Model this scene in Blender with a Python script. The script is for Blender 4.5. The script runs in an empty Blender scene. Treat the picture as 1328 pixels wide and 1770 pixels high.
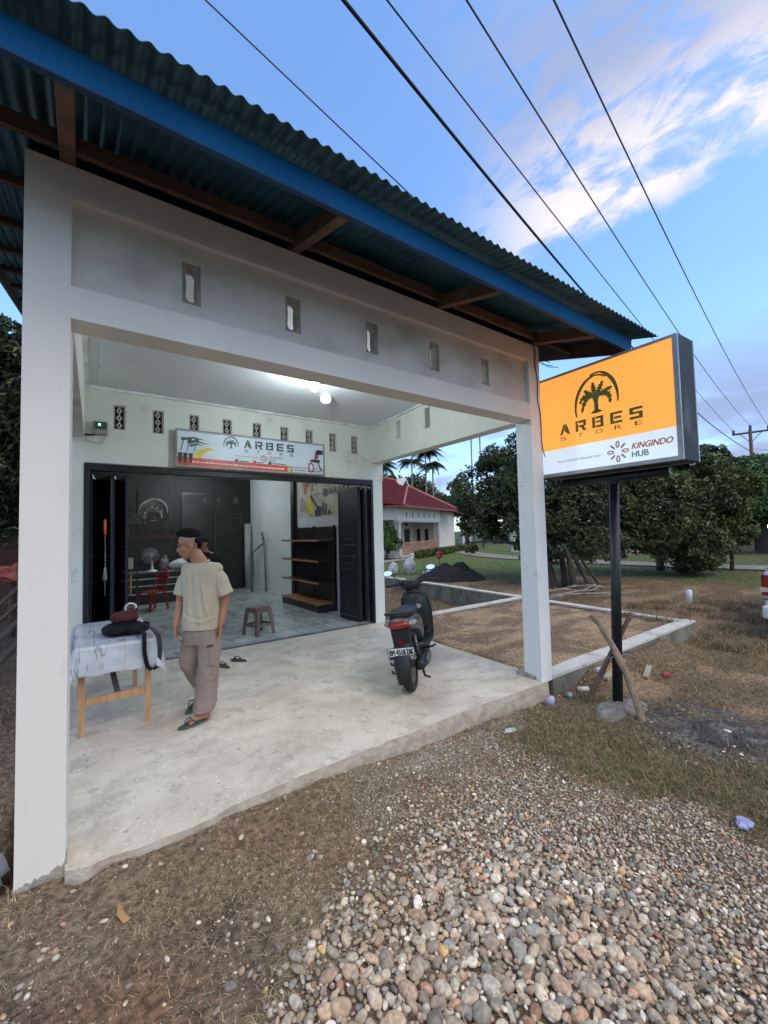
import bpy, math, random
import numpy as np
from mathutils import Vector, Matrix, noise as mnoise
random.seed(7); rng = np.random.default_rng(7)
SC = bpy.context.scene
COL = SC.collection
RAD = math.radians
ORG = {}

# ---------------------------------------------------------------- noise
def _hash(ix, iy, iz, s):
    n = (ix*374761393 + iy*668265263 + iz*2147483647*3 + s*1274126177) & 0xffffffff
    n = ((n ^ (n >> 13))*1274126177) & 0xffffffff
    n = n ^ (n >> 16)
    return (n & 0xffff)/65535.0
def vnoise(x, y, z=0.0, s=0):
    x = np.asarray(x, float); y = np.asarray(y, float); z = np.asarray(z, float)+0*x
    ix = np.floor(x).astype(np.int64); iy = np.floor(y).astype(np.int64); iz = np.floor(z).astype(np.int64)
    fx = x-ix; fy = y-iy; fz = z-iz
    fx = fx*fx*(3-2*fx); fy = fy*fy*(3-2*fy); fz = fz*fz*(3-2*fz)
    r = 0
    for dx in (0, 1):
        for dy in (0, 1):
            for dz in (0, 1):
                w = (fx if dx else 1-fx)*(fy if dy else 1-fy)*(fz if dz else 1-fz)
                r = r + w*_hash(ix+dx, iy+dy, iz+dz, s)
    return r
def fbm(x, y, z=0.0, o=4, s=0):
    r = 0; a = .5; t = 0
    for i in range(o):
        r = r + a*vnoise(np.asarray(x)*2**i+13.1*i, np.asarray(y)*2**i+7.7*i, np.asarray(z)*2**i, s+i); t += a; a *= .5
    return r/t
def sstep(a, b, x):
    t = np.clip((np.asarray(x, float)-a)/(b-a), 0, 1); return t*t*(3-2*t)

# ---------------------------------------------------------------- materials
_mc = {}
def lin(r, g, b):
    f = lambda c: (c/255/12.92) if c/255 <= .04045 else ((c/255+.055)/1.055)**2.4
    return (f(r), f(g), f(b))
def mat(name, c, rough=.7, c2=None, var=.18, scale=4.0, detail=6, metal=0.0, bump=0.0, bscale=40.0, spec=.5, stretch=(1, 1, 1),
        contrast=(.35, .65), attr=None, emit=None, estr=0.0, coat=0.0, wave=None, trans=0.0, dirt=None, dscale=1.2, damt=(.55, .75), sss=0, specks=None):
    if name in _mc: return _mc[name]
    m = bpy.data.materials.new(name); m.use_nodes = True
    nt = m.node_tree; N = nt.nodes; L = nt.links
    b = N['Principled BSDF']
    tc = N.new('ShaderNodeTexCoord'); mp = N.new('ShaderNodeMapping'); mp.inputs['Scale'].default_value = stretch
    L.new(tc.outputs['Object'], mp.inputs['Vector'])
    nz = N.new('ShaderNodeTexNoise'); nz.inputs['Scale'].default_value = scale; nz.inputs['Detail'].default_value = detail
    L.new(mp.outputs['Vector'], nz.inputs['Vector'])
    mr = N.new('ShaderNodeMapRange'); mr.interpolation_type = 'SMOOTHSTEP'
    mr.inputs['From Min'].default_value = contrast[0]; mr.inputs['From Max'].default_value = contrast[1]
    L.new(nz.outputs['Fac'], mr.inputs['Value'])
    mx = N.new('ShaderNodeMix'); mx.data_type = 'RGBA'
    L.new(mr.outputs['Result'], mx.inputs['Factor'])
    if attr:
        at = N.new('ShaderNodeAttribute'); at.attribute_name = attr
        lo = N.new('ShaderNodeMix'); lo.data_type = 'RGBA'; lo.blend_type = 'MULTIPLY'; lo.inputs['Factor'].default_value = 1
        hi = N.new('ShaderNodeMix'); hi.data_type = 'RGBA'; hi.blend_type = 'MULTIPLY'; hi.inputs['Factor'].default_value = 1
        L.new(at.outputs['Color'], lo.inputs['A']); L.new(at.outputs['Color'], hi.inputs['A'])
        lo.inputs['B'].default_value = (1-var, 1-var, 1-var, 1); hi.inputs['B'].default_value = (1+var, 1+var, 1+var, 1)
        L.new(lo.outputs['Result'], mx.inputs['A']); L.new(hi.outputs['Result'], mx.inputs['B'])
    else:
        a = c; bb = c2
        if c2 is None:
            a = tuple(min(1, v*(1-var)) for v in c); bb = tuple(min(1, v*(1+var)) for v in c)
        mx.inputs['A'].default_value = (*a, 1); mx.inputs['B'].default_value = (*bb, 1)
    out = mx.outputs['Result']
    if wave:   # (axis, scale, colour multiply, bump)
        wv = N.new('ShaderNodeTexWave'); wv.wave_type = 'BANDS'; wv.bands_direction = wave[0]; wv.inputs['Scale'].default_value = wave[1]
        wv.inputs['Distortion'].default_value = wave[4] if len(wave) > 4 else 0.0
        wv.wave_profile = wave[5] if len(wave) > 5 else 'SIN'
        L.new(tc.outputs['Object'], wv.inputs['Vector'])
        m2 = N.new('ShaderNodeMix'); m2.data_type = 'RGBA'; m2.blend_type = 'MULTIPLY'; m2.inputs['Factor'].default_value = 1
        cr = N.new('ShaderNodeMapRange'); cr.inputs['To Min'].default_value = wave[2]; cr.inputs['To Max'].default_value = 1.0
        cr.inputs['From Max'].default_value = .6
        L.new(wv.outputs['Fac'], cr.inputs['Value'])
        L.new(out, m2.inputs['A']); L.new(cr.outputs['Result'], m2.inputs['B']); out = m2.outputs['Result']
    if dirt:
        n3 = N.new('ShaderNodeTexNoise'); n3.inputs['Scale'].default_value = dscale; n3.inputs['Detail'].default_value = 9; n3.inputs['Roughness'].default_value = .65
        L.new(mp.outputs['Vector'], n3.inputs['Vector'])
        r3 = N.new('ShaderNodeMapRange'); r3.interpolation_type = 'SMOOTHSTEP'
        r3.inputs['From Min'].default_value = damt[0]; r3.inputs['From Max'].default_value = damt[1]; r3.inputs['To Max'].default_value = damt[2] if len(damt) > 2 else .8
        L.new(n3.outputs['Fac'], r3.inputs['Value'])
        m3 = N.new('ShaderNodeMix'); m3.data_type = 'RGBA'; m3.inputs['B'].default_value = (*dirt, 1)
        L.new(out, m3.inputs['A']); L.new(r3.outputs['Result'], m3.inputs['Factor']); out = m3.outputs['Result']
    for sp in (specks or ()):   # (colour, scale, lo, hi, amount)
        n4 = N.new('ShaderNodeTexNoise'); n4.inputs['Scale'].default_value = sp[1]; n4.inputs['Detail'].default_value = 3; n4.inputs['Roughness'].default_value = .7
        L.new(mp.outputs['Vector'], n4.inputs['Vector'])
        r4 = N.new('ShaderNodeMapRange'); r4.inputs['From Min'].default_value = sp[2]; r4.inputs['From Max'].default_value = sp[3]; r4.inputs['To Max'].default_value = sp[4]
        L.new(n4.outputs['Fac'], r4.inputs['Value'])
        m4 = N.new('ShaderNodeMix'); m4.data_type = 'RGBA'; m4.inputs['B'].default_value = (*sp[0], 1)
        L.new(out, m4.inputs['A']); L.new(r4.outputs['Result'], m4.inputs['Factor']); out = m4.outputs['Result']
    L.new(out, b.inputs['Base Color'])
    b.inputs['Roughness'].default_value = rough; b.inputs['Metallic'].default_value = metal
    b.inputs['Specular IOR Level'].default_value = spec; b.inputs['Coat Weight'].default_value = coat
    b.inputs['Transmission Weight'].default_value = trans
    if sss:
        b.inputs['Subsurface Weight'].default_value = sss; b.inputs['Subsurface Radius'].default_value = (.01, .004, .002)
    if emit is not None:
        b.inputs['Emission Color'].default_value = (*emit, 1); b.inputs['Emission Strength'].default_value = estr
    if bump or wave:
        n2 = N.new('ShaderNodeTexNoise'); n2.inputs['Scale'].default_value = bscale; n2.inputs['Detail'].default_value = 5
        L.new(mp.outputs['Vector'], n2.inputs['Vector'])
        bp = N.new('ShaderNodeBump'); bp.inputs['Strength'].default_value = bump; bp.inputs['Distance'].default_value = .02
        L.new(n2.outputs['Fac'], bp.inputs['Height'])
        last = bp
        if wave and wave[3]:
            b2 = N.new('ShaderNodeBump'); b2.inputs['Strength'].default_value = wave[3]; b2.inputs['Distance'].default_value = .02
            L.new(wv.outputs['Fac'], b2.inputs['Height']); L.new(bp.outputs['Normal'], b2.inputs['Normal']); last = b2
        L.new(last.outputs['Normal'], b.inputs['Normal'])
    _mc[name] = m
    return m

# ---------------------------------------------------------------- mesh builder
class MB:
    def __init__(s): s.v = []; s.f = []
    def add(s, vs, fs):
        o = len(s.v); s.v += [tuple(map(float, p)) for p in vs]; s.f += [tuple(i+o for i in f) for f in fs]; return s
    def hexa(s, p):   # 8 pts: bottom 4 ccw, top 4 ccw
        return s.add(p, [(3, 2, 1, 0), (4, 5, 6, 7), (0, 1, 5, 4), (1, 2, 6, 5), (2, 3, 7, 6), (3, 0, 4, 7)])
    def box(s, a, b):
        x0, y0, z0 = a; x1, y1, z1 = b
        return s.hexa([(x0, y0, z0), (x1, y0, z0), (x1, y1, z0), (x0, y1, z0), (x0, y0, z1), (x1, y0, z1), (x1, y1, z1), (x0, y1, z1)])
    def bar(s, p0, p1, w, h, up=(0, 0, 1)):   # rectangular bar
        p0 = Vector(p0); p1 = Vector(p1); d = (p1-p0).normalized(); up = Vector(up)
        if abs(d.dot(up)) > .95: up = Vector((0, 1, 0)) if abs(d.y) < .9 else Vector((1, 0, 0))
        r = d.cross(up).normalized(); u = r.cross(d)
        q = []
        for p in (p0, p1):
            q += [p-r*w/2-u*h/2, p+r*w/2-u*h/2, p+r*w/2+u*h/2, p-r*w/2+u*h/2]
        return s.add(q, [(3, 2, 1, 0), (4, 5, 6, 7), (0, 1, 5, 4), (1, 2, 6, 5), (2, 3, 7, 6), (3, 0, 4, 7)])
    def tube(s, pts, r, n=8, cap=True):
        pts = [Vector(p) for p in pts]; k = len(pts)
        rs = r if hasattr(r, '__len__') else [r]*k
        d0 = (pts[1]-pts[0]).normalized(); ref = Vector((0, 0, 1)) if abs(d0.z) < .9 else Vector((1, 0, 0))
        vs = []
        for i, p in enumerate(pts):
            d = (pts[min(i+1, k-1)]-pts[max(i-1, 0)]).normalized()
            a = d.cross(ref)
            if a.length < 1e-3: a = d.cross(Vector((0, 1, 0)))
            a.normalize(); b = d.cross(a).normalized(); ref = a.cross(d).normalized() if a.cross(d).dot(ref) > 0 else -(a.cross(d).normalized())
            for j in range(n):
                t = 2*math.pi*j/n; vs.append(p+(a*math.cos(t)+b*math.sin(t))*rs[i])
        fs = [(i*n+j, i*n+(j+1) % n, (i+1)*n+(j+1) % n, (i+1)*n+j) for i in range(k-1) for j in range(n)]
        if cap: fs += [tuple(range(n))[::-1], tuple((k-1)*n+j for j in range(n))]
        return s.add(vs, fs)
    def lathe(s, c, prof, n=24, axis=(0, 0, 1)):  # prof [(r,h)]
        ax = Vector(axis).normalized(); ref = Vector((1, 0, 0)) if abs(ax.x) < .9 else Vector((0, 1, 0))
        a = ax.cross(ref).normalized(); b = ax.cross(a); c = Vector(c); vs = []
        for r, h in prof:
            for j in range(n):
                t = 2*math.pi*j/n; vs.append(c+ax*h+(a*math.cos(t)+b*math.sin(t))*max(r, 1e-4))
        k = len(prof)
        fs = [(i*n+j, i*n+(j+1) % n, (i+1)*n+(j+1) % n, (i+1)*n+j) for i in range(k-1) for j in range(n)]
        fs += [tuple(range(n))[::-1], tuple((k-1)*n+j for j in range(n))]
        return s.add(vs, fs)
    def ell(s, c, r, n=16, m=10, rot=None):
        c = Vector(c); vs = []; R = rot if rot is not None else Matrix.Identity(3)
        for i in range(m+1):
            ph = math.pi*i/m
            for j in range(n):
                t = 2*math.pi*j/n
                vs.append(c+R @ Vector((r[0]*math.sin(ph)*math.cos(t), r[1]*math.sin(ph)*math.sin(t), r[2]*math.cos(ph))))
        fs = [(i*n+j, (i+1)*n+j, (i+1)*n+(j+1) % n, i*n+(j+1) % n) for i in range(m) for j in range(n)]
        return s.add(vs, fs)
    def cap(s, p0, p1, r0, r1, n=14, fl=None):   # tapered capsule
        p0 = Vector(p0); p1 = Vector(p1); d = p1-p0; L = d.length; d = d/L
        a = d.orthogonal().normalized()
        if fl is not None:
            a = (Vector(fl[0])-d*Vector(fl[0]).dot(d)).normalized()
        b = d.cross(a); k = fl[1] if fl else 1.0
        prof = [(math.sin(t)*r0, -math.cos(t)*r0) for t in np.linspace(.02, math.pi/2, 5)]
        prof += [(math.cos(t)*r1, L+math.sin(t)*r1) for t in np.linspace(0, math.pi/2-.02, 5)]
        vs = []
        for r, h in prof:
            for j in range(n):
                t = 2*math.pi*j/n; vs.append(p0+d*h+a*math.cos(t)*r+b*math.sin(t)*r*k)
        K = len(prof)
        fs = [(i*n+j, i*n+(j+1) % n, (i+1)*n+(j+1) % n, (i+1)*n+j) for i in range(K-1) for j in range(n)]
        fs += [tuple(range(n))[::-1], tuple((K-1)*n+j for j in range(n))]
        return s.add(vs, fs)
    def loft(s, rings, closed=True):   # rings: list of equally long point lists
        n = len(rings[0]); o = [p for r in rings for p in r]; k = len(rings)
        fs = [(i*n+j, i*n+(j+1) % n, (i+1)*n+(j+1) % n, (i+1)*n+j) for i in range(k-1) for j in range(n)]
        if closed: fs += [tuple(range(n))[::-1], tuple((k-1)*n+j for j in range(n))]
        return s.add(o, fs)
    def prism(s, poly, o, U, V, W, th):      # 2-D polygon on plane (o,U,V) extruded th along W
        o = Vector(o); U = Vector(U); V = Vector(V); W = Vector(W); n = len(poly)
        a = [o+U*x+V*y for x, y in poly]; b = [p+W*th for p in a]
        ar = sum(poly[i][0]*poly[(i+1) % n][1]-poly[(i+1) % n][0]*poly[i][1] for i in range(n))
        flip = (ar > 0) != (U.cross(V).dot(W)*(1 if th > 0 else -1) > 0)
        top = tuple(range(n, 2*n)); bot = tuple(range(n))[::-1]
        sd = [(i, (i+1) % n, n+(i+1) % n, n+i) for i in range(n)]
        fs = [top, bot]+sd
        if flip: fs = [f[::-1] for f in fs]
        return s.add(a+b, fs)
    def ring(s, outer, inner, o, U, V, W, th):   # frame between two equally long polygons
        o = Vector(o); U = Vector(U); V = Vector(V); W = Vector(W); n = len(outer)
        P = [o+U*x+V*y for x, y in outer]+[o+U*x+V*y for x, y in inner]
        P = P+[p+W*th for p in P]; fs = []
        for i in range(n):
            j = (i+1) % n
            fs += [(i, j, n+j, n+i), (2*n+j, 2*n+i, 3*n+i, 3*n+j), (i, 2*n+i, 2*n+j, j), (n+i, n+j, 3*n+j, 3*n+i)]
        return s.add(P, fs)
    def build(s, name, m, parent=None, smooth=False, bevel=0.0, seg=2, mods=None):
        me = bpy.data.meshes.new(name)
        off = np.array(ORG[parent.name]) if parent is not None else np.zeros(3)
        V = np.array(s.v)-off
        me.from_pydata([tuple(p) for p in V], [], s.f); me.validate(); me.update()
        o = bpy.data.objects.new(name, me); COL.objects.link(o)
        if m: me.materials.append(m)
        if smooth: me.polygons.foreach_set('use_smooth', [True]*len(me.polygons))
        if parent is not None: o.parent = parent; ORG[o.name] = off
        else: ORG[o.name] = np.zeros(3)
        if bevel:
            b = o.modifiers.new('bev', 'BEVEL'); b.width = bevel; b.segments = seg; b.limit_method = 'ANGLE'; b.angle_limit = RAD(40)
            b.harden_normals = False
        return o

def npmesh(name, V, F, m, parent=None, smooth=True, col=None):
    """V (n,3), F (k,3|4) -> object, quickly"""
    V = np.asarray(V, np.float32); F = np.asarray(F, np.int32)
    if parent is not None: V = V-np.array(ORG[parent.name], np.float32)
    me = bpy.data.meshes.new(name); k = F.shape[1]
    me.vertices.add(len(V)); me.vertices.foreach_set('co', V.ravel())
    me.loops.add(F.size); me.loops.foreach_set('vertex_index', F.ravel())
    me.polygons.add(len(F)); me.polygons.foreach_set('loop_start', np.arange(len(F), dtype=np.int32)*k)
    try: me.polygons.foreach_set('loop_total', np.full(len(F), k, np.int32))
    except Exception: pass
    me.polygons.foreach_set('use_smooth', np.full(len(F), smooth, bool))
    me.update(calc_edges=True)
    if col is not None:
        a = me.color_attributes.new('col', 'FLOAT_COLOR', 'POINT')
        c = np.ones((len(V), 4), np.float32); c[:, :3] = col; a.data.foreach_set('color', c.ravel())
    me.materials.append(m)
    o = bpy.data.objects.new(name, me); COL.objects.link(o)
    if parent is not None: o.parent = parent; ORG[o.name] = ORG[parent.name]
    else: ORG[o.name] = np.zeros(3)
    return o

def tag(o, label=None, cat=None, group=None, kind=None):
    if label: o['label'] = label
    if cat: o['category'] = cat
    if group: o['group'] = group
    if kind: o['kind'] = kind
    return o
def thing(name, loc, label, cat, group=None, rotz=0.0):
    o = bpy.data.objects.new(name, None); COL.objects.link(o); o.location = loc; o.rotation_euler = (0, 0, rotz)
    o.empty_display_size = .2
    ORG[o.name] = np.array(loc, float) if rotz == 0 else np.zeros(3)
    return tag(o, label, cat, group)
def copy_tree(o, parent=None):
    c = o.copy(); COL.objects.link(c)
    if parent is not None: c.parent = parent
    ORG[c.name] = ORG.get(o.name, np.zeros(3))
    for ch in [x for x in bpy.data.objects if x.parent == o]: copy_tree(ch, c)
    return c

def blob(mb, name, m, parent, voxel=.012, smooth=6, disp=None, sub=0):
    """fuse overlapping closed shapes into one continuous surface"""
    me = bpy.data.meshes.new('tmp'); me.from_pydata(mb.v, [], mb.f); me.update()
    t = bpy.data.objects.new('tmp', me); COL.objects.link(t)
    r = t.modifiers.new('r', 'REMESH'); r.mode = 'VOXEL'; r.voxel_size = voxel; r.use_smooth_shade = True
    if smooth:
        q = t.modifiers.new('s', 'SMOOTH'); q.factor = .5; q.iterations = smooth
    dg = bpy.context.evaluated_depsgraph_get()
    new = bpy.data.meshes.new_from_object(t.evaluated_get(dg))
    bpy.data.objects.remove(t); bpy.data.meshes.remove(me)
    n = len(new.vertices); V = np.empty(n*3, np.float32); new.vertices.foreach_get('co', V); V = V.reshape(-1, 3)
    if disp is not None:
        Nn = np.empty(n*3, np.float32); new.vertices.foreach_get('normal', Nn); Nn = Nn.reshape(-1, 3)
        V = V+Nn*disp(V)[:, None]
    if parent is not None: V = V-np.array(ORG[parent.name], np.float32)
    new.vertices.foreach_set('co', V.astype(np.float32).ravel()); new.update()
    new.polygons.foreach_set('use_smooth', [True]*len(new.polygons))
    new.name = name; new.materials.clear(); new.materials.append(m)
    o = bpy.data.objects.new(name, new); COL.objects.link(o)
    if parent is not None: o.parent = parent; ORG[o.name] = ORG[parent.name]
    else: ORG[o.name] = np.zeros(3)
    return o

def text(s, name, m, parent, o, U, V, size, width=None, ext=.002, bold=0.0, shear=0.0, spacing=1.0, height=None):
    """lettering as a thin solid: starts at o, runs along U, up V; width/height force the box"""
    c = bpy.data.curves.new('t', 'FONT'); c.body = s; c.size = size; c.extrude = 0.0; c.offset = 0.0; c.shear = shear; c.space_character = spacing
    t = bpy.data.objects.new('t', c); COL.objects.link(t)
    dg = bpy.context.evaluated_depsgraph_get(); dg.update()
    me = bpy.data.meshes.new_from_object(t.evaluated_get(dg))
    bpy.data.objects.remove(t); bpy.data.curves.remove(c)
    P = np.array([v.co[:] for v in me.vertices]); F = [tuple(p.vertices) for p in me.polygons]; bpy.data.meshes.remove(me)
    if not len(P): return None
    P[:, 0] -= P[:, 0].min()
    if width: P[:, 0] *= width/max(P[:, 0].max(), 1e-6)
    if height: P[:, 1] = (P[:, 1]-P[:, 1].min())*height/max(np.ptp(P[:, 1]), 1e-6)
    U = Vector(U).normalized(); V = Vector(V).normalized(); W = U.cross(V); o = Vector(o)
    mb = MB(); mb.add([o+U*x+V*y+W*ext for x, y, _ in P], F); hh = float(np.ptp(P[:, 1]))
    for k, (dx, dy) in enumerate(((1, 0), (-1, 0), (0, .7), (0, -.7)) if bold else ()):   # heavier strokes
        mb.add([o+U*(x+dx*bold*hh*4)+V*(y+dy*bold*hh*4)+W*(ext+.0002*(k+1)) for x, y, _ in P], F)
    return mb.build(name, m, parent)

def flat(polys, name, m, parent, o, U, V, sx=1.0, sy=1.0, th=.002):
    U = Vector(U).normalized(); V = Vector(V).normalized(); W = U.cross(V); mb = MB()
    for i, p in enumerate(polys):
        mb.prism([(x*sx, y*sy) for x, y in p], o, U, V, W, th+i*.0003)
    return mb.build(name, m, parent)

# emblem pieces, unit boxes -----------------------------------------------
LET = {
 'A': [[(0, 0), (.24, 0), (.62, 1), (.38, 1)], [(.66, 1), (.42, .36), (.52, .36), (.46, .2), (.66, .2), (.72, 0), (1, 0), (.68, 1)]],
 'R': [[(0, 0), (.24, 0), (.24, .74), (0, .74)], [(0, .78), (.24, .78), (.24, 1), (0, 1)], [(.3, .78), (.74, .78), (.74, .56), (.3, .56), (.3, .38), (.5, .38), (.72, 0), (1, 0), (.78, .38), (.98, .46), (.98, 1), (.3, 1)]],
 'B': [[(0, 0), (.24, 0), (.24, 1), (0, 1)], [(.3, .8), (.72, .8), (.72, .6), (.3, .6), (.3, .44), (.72, .44), (.72, .2), (.3, .2), (.3, 0), (.98, 0), (.98, .48), (.9, .52), (.98, .56), (.98, 1), (.3, 1)]],
 'E': [[(0, 0), (1, 0), (.94, .2), (.26, .2), (.26, .8), (1, .8), (1, 1), (0, 1)], [(.32, .4), (.9, .4), (.9, .6), (.32, .6)]],
 'S': [[(0, 0), (1, 0), (1, .6), (.28, .6), (.28, .78), (1, .78), (1, 1), (0, 1), (0, .42), (.72, .42), (.72, .22), (0, .22)]],
}
def arbes(name, m, parent, o, U, V, w, h, gap=.45, th=.002):
    o = Vector(o); Uv = Vector(U).normalized(); cw = w/(5+4*gap); pl = []
    for i, ch in enumerate('ARBES'):
        flat([[((x+i*(1+gap))*cw, y*h) for x, y in p] for p in LET[ch]], name, m, parent, o, U, V, th=th)
def arch_polys():
    out = []
    def arc(a0, a1, cx, cy, rx, ry, w0, w1, n=22):
        A = []; B = []
        for i in range(n+1):
            t = i/n; a = RAD(a0+(a1-a0)*t); w = w0+(w1-w0)*t
            ww = w*(.35+.65*math.sin(math.pi*min(1, t*1.15+.1)))
            A.append((cx+rx*math.cos(a), cy+ry*math.sin(a))); B.append((cx+(rx-ww)*math.cos(a), cy+(ry-ww)*math.sin(a)))
        return A+B[::-1]
    out.append(arc(200, 58, -.02, .26, .64, .74, .07, .13)); out.append(arc(-14, 108, .04, .34, .62, .72, .07, .14))
    return out
def palm_polys(n=7):
    out = [[(-.17, -.22), (-.05, -.14), (-.05, .1), (-.11, .3), (.11, .3), (.06, .1), (.07, -.14), (.19, -.22), (.05, -.25), (-.05, -.25)]]
    tips = [(-.42, -.14), (-.47, .16), (-.33, .56), (-.07, .74), (.22, .70), (.47, .44), (.40, -.04)]
    ctr = [(-.30, .50), (-.36, .52), (-.20, .40), (-.06, .5), (.10, .45), (.30, .40), (.44, .46)]
    for (tx, ty), (cx, cy) in zip(tips, ctr):
        A = []; B = []
        for i in range(13):
            t = i/12; x = 2*(1-t)*t*cx+t*t*tx; y = .24*(1-t)**2+2*(1-t)*t*cy+t*t*ty
            dx = 2*(1-t)*cx+2*t*(tx-cx); dy = 2*(1-t)*(cy-.24)+2*t*(ty-cy); l = math.hypot(dx, dy) or 1
            w = .072*math.sin(math.pi*(t*.93+.04))**.6*(1.35 if i % 2 else .55)
            A.append((x-dy/l*w, y+dx/l*w)); B.append((x+dy/l*w, y-dx/l*w))
        out.append(A+B[::-1])
    return out
def flower(name1, name2, m1, m2, parent, o, U, V, r):
    p1 = []; p2 = []
    for k in range(4):
        a = RAD(90*k); ca, sa = math.cos(a), math.sin(a); L = []; I = []
        for i in range(16):
            t = 2*math.pi*i/16; x = .62+.30*math.cos(t)*1.0; y = .17*math.sin(t); xi = .62+.2*math.cos(t); yi = .07*math.sin(t)
            L.append(((x*ca-y*sa)*r, (x*sa+y*ca)*r)); I.append(((xi*ca-yi*sa)*r, (xi*sa+yi*ca)*r))
        p1.append((L, I))
        a = RAD(90*k+45); ca, sa = math.cos(a), math.sin(a)
        p2.append([((x*ca-y*sa)*r, (x*sa+y*ca)*r) for x, y in ((.42, -.07), (.82, -.07), (.88, 0), (.82, .07), (.42, .07), (.36, 0))])
    U = Vector(U).normalized(); V = Vector(V).normalized(); W = U.cross(V)
    for L, I in p1: MB().ring(L, I, o, U, V, W, .003).build('emblem_petal', m1, parent)
    for q in p2: flat([q], 'emblem_ray', m2, parent, o, U, V, th=.003)
CLOUD_V = 0.035
SKYTINT = (.77, .91, 1.03, 1)
# ================================================================= camera
cam = bpy.data.cameras.new('camera'); co = bpy.data.objects.new('camera', cam); COL.objects.link(co); SC.camera = co
yaw, pitch, roll = RAD(35.83), RAD(2.68), RAD(-1.415)
fw = Vector((math.sin(yaw)*math.cos(pitch), math.cos(yaw)*math.cos(pitch), math.sin(pitch)))
r0 = Vector((math.cos(yaw), -math.sin(yaw), 0)); u0 = r0.cross(fw)
Rv = r0*math.cos(roll)+u0*math.sin(roll); Uv = -r0*math.sin(roll)+u0*math.cos(roll)
M4 = Matrix.Identity(4)
for i in range(3): M4[i][0] = Rv[i]; M4[i][1] = Uv[i]; M4[i][2] = -fw[i]
M4.translation = Vector((0, 0, 1.65)); co.matrix_world = M4
cam.sensor_fit = 'HORIZONTAL'; cam.sensor_width = 36; cam.lens = 36*734/1328; cam.clip_start = .05; cam.clip_end = 2000
SC.render.resolution_x = 768; SC.render.resolution_y = 1024
SC.view_settings.view_transform = 'Standard'; SC.view_settings.look = 'None'; SC.view_settings.exposure = 1.25; SC.view_settings.gamma = 1
SC.view_settings.use_curve_mapping = False
SC.cycles.max_bounces = 6; SC.cycles.diffuse_bounces = 4; SC.cycles.use_denoising = True
SC.cycles.sample_clamp_indirect = 6

# ================================================================= sky
w = bpy.data.worlds.new('World'); SC.world = w; w.use_nodes = True
nt = w.node_tree; N = nt.nodes; L = nt.links; bg = N['Background']
SUN_EL, SUN_AZ = RAD(52), RAD(168)      # azimuth clockwise from +y
sky = N.new('ShaderNodeTexSky'); sky.sky_type = 'NISHITA'; sky.sun_disc = False; sky.sun_elevation = SUN_EL; sky.sun_rotation = SUN_AZ
sky.air_density = 1.0; sky.dust_density = 0.6; sky.ozone_density = 2.2
tc = N.new('ShaderNodeTexCoord')
def vm(op, a, b=None):
    n = N.new('ShaderNodeVectorMath'); n.operation = op
    for i, q in enumerate((a, b)):
        if q is None: continue
        if hasattr(q, 'links'): L.new(q, n.inputs[i])
        else: n.inputs[i].default_value = q
    return n
def ma(op, a, b=None, clamp=False):
    n = N.new('ShaderNodeMath'); n.operation = op; n.use_clamp = clamp
    for i, q in enumerate((a, b)):
        if q is None: continue
        if hasattr(q, 'links'): L.new(q, n.inputs[i])
        else: n.inputs[i].default_value = q
    return n.outputs[0]
def ss(v, a, b):
    n = N.new('ShaderNodeMapRange'); n.interpolation_type = 'SMOOTHSTEP'; n.inputs['From Min'].default_value = a; n.inputs['From Max'].default_value = b
    L.new(v, n.inputs['Value']); return n.outputs['Result']
F0 = Vector((.76, .30, .575)).normalized(); R0 = Vector((.30, -.76, 0)).normalized(); U0 = R0.cross(F0)
D = tc.outputs['Generated']
df = ma('MAXIMUM', vm('DOT_PRODUCT', D, F0).outputs['Value'], .12)
a_ = ma('DIVIDE', vm('DOT_PRODUCT', D, R0).outputs['Value'], df); b_ = ma('DIVIDE', vm('DOT_PRODUCT', D, U0).outputs['Value'], df)
cx = N.new('ShaderNodeCombineXYZ'); L.new(a_, cx.inputs[0]); L.new(b_, cx.inputs[1])
rotn = N.new('ShaderNodeVectorRotate'); rotn.rotation_type = 'Z_AXIS'; rotn.inputs['Angle'].default_value = RAD(-9); L.new(cx.outputs[0], rotn.inputs['Vector'])
sep = N.new('ShaderNodeSeparateXYZ'); L.new(rotn.outputs[0], sep.inputs[0])
def cnoise(sc, det, rgh, st, dist=0.0):
    mp = N.new('ShaderNodeMapping'); mp.inputs['Scale'].default_value = st; L.new(rotn.outputs[0], mp.inputs['Vector'])
    n = N.new('ShaderNodeTexNoise'); n.inputs['Scale'].default_value = sc; n.inputs['Detail'].default_value = det; n.inputs['Roughness'].default_value = rgh
    n.inputs['Distortion'].default_value = dist; L.new(mp.outputs[0], n.inputs['Vector']); return n.outputs['Fac']
n1 = cnoise(6.0, 9, .58, (.75, 1.3, 1), .35); n2 = cnoise(15, 9, .62, (.6, 1.3, 1), .5); n3 = cnoise(1.5, 5, .5, (1, 1.2, 1))
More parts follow.
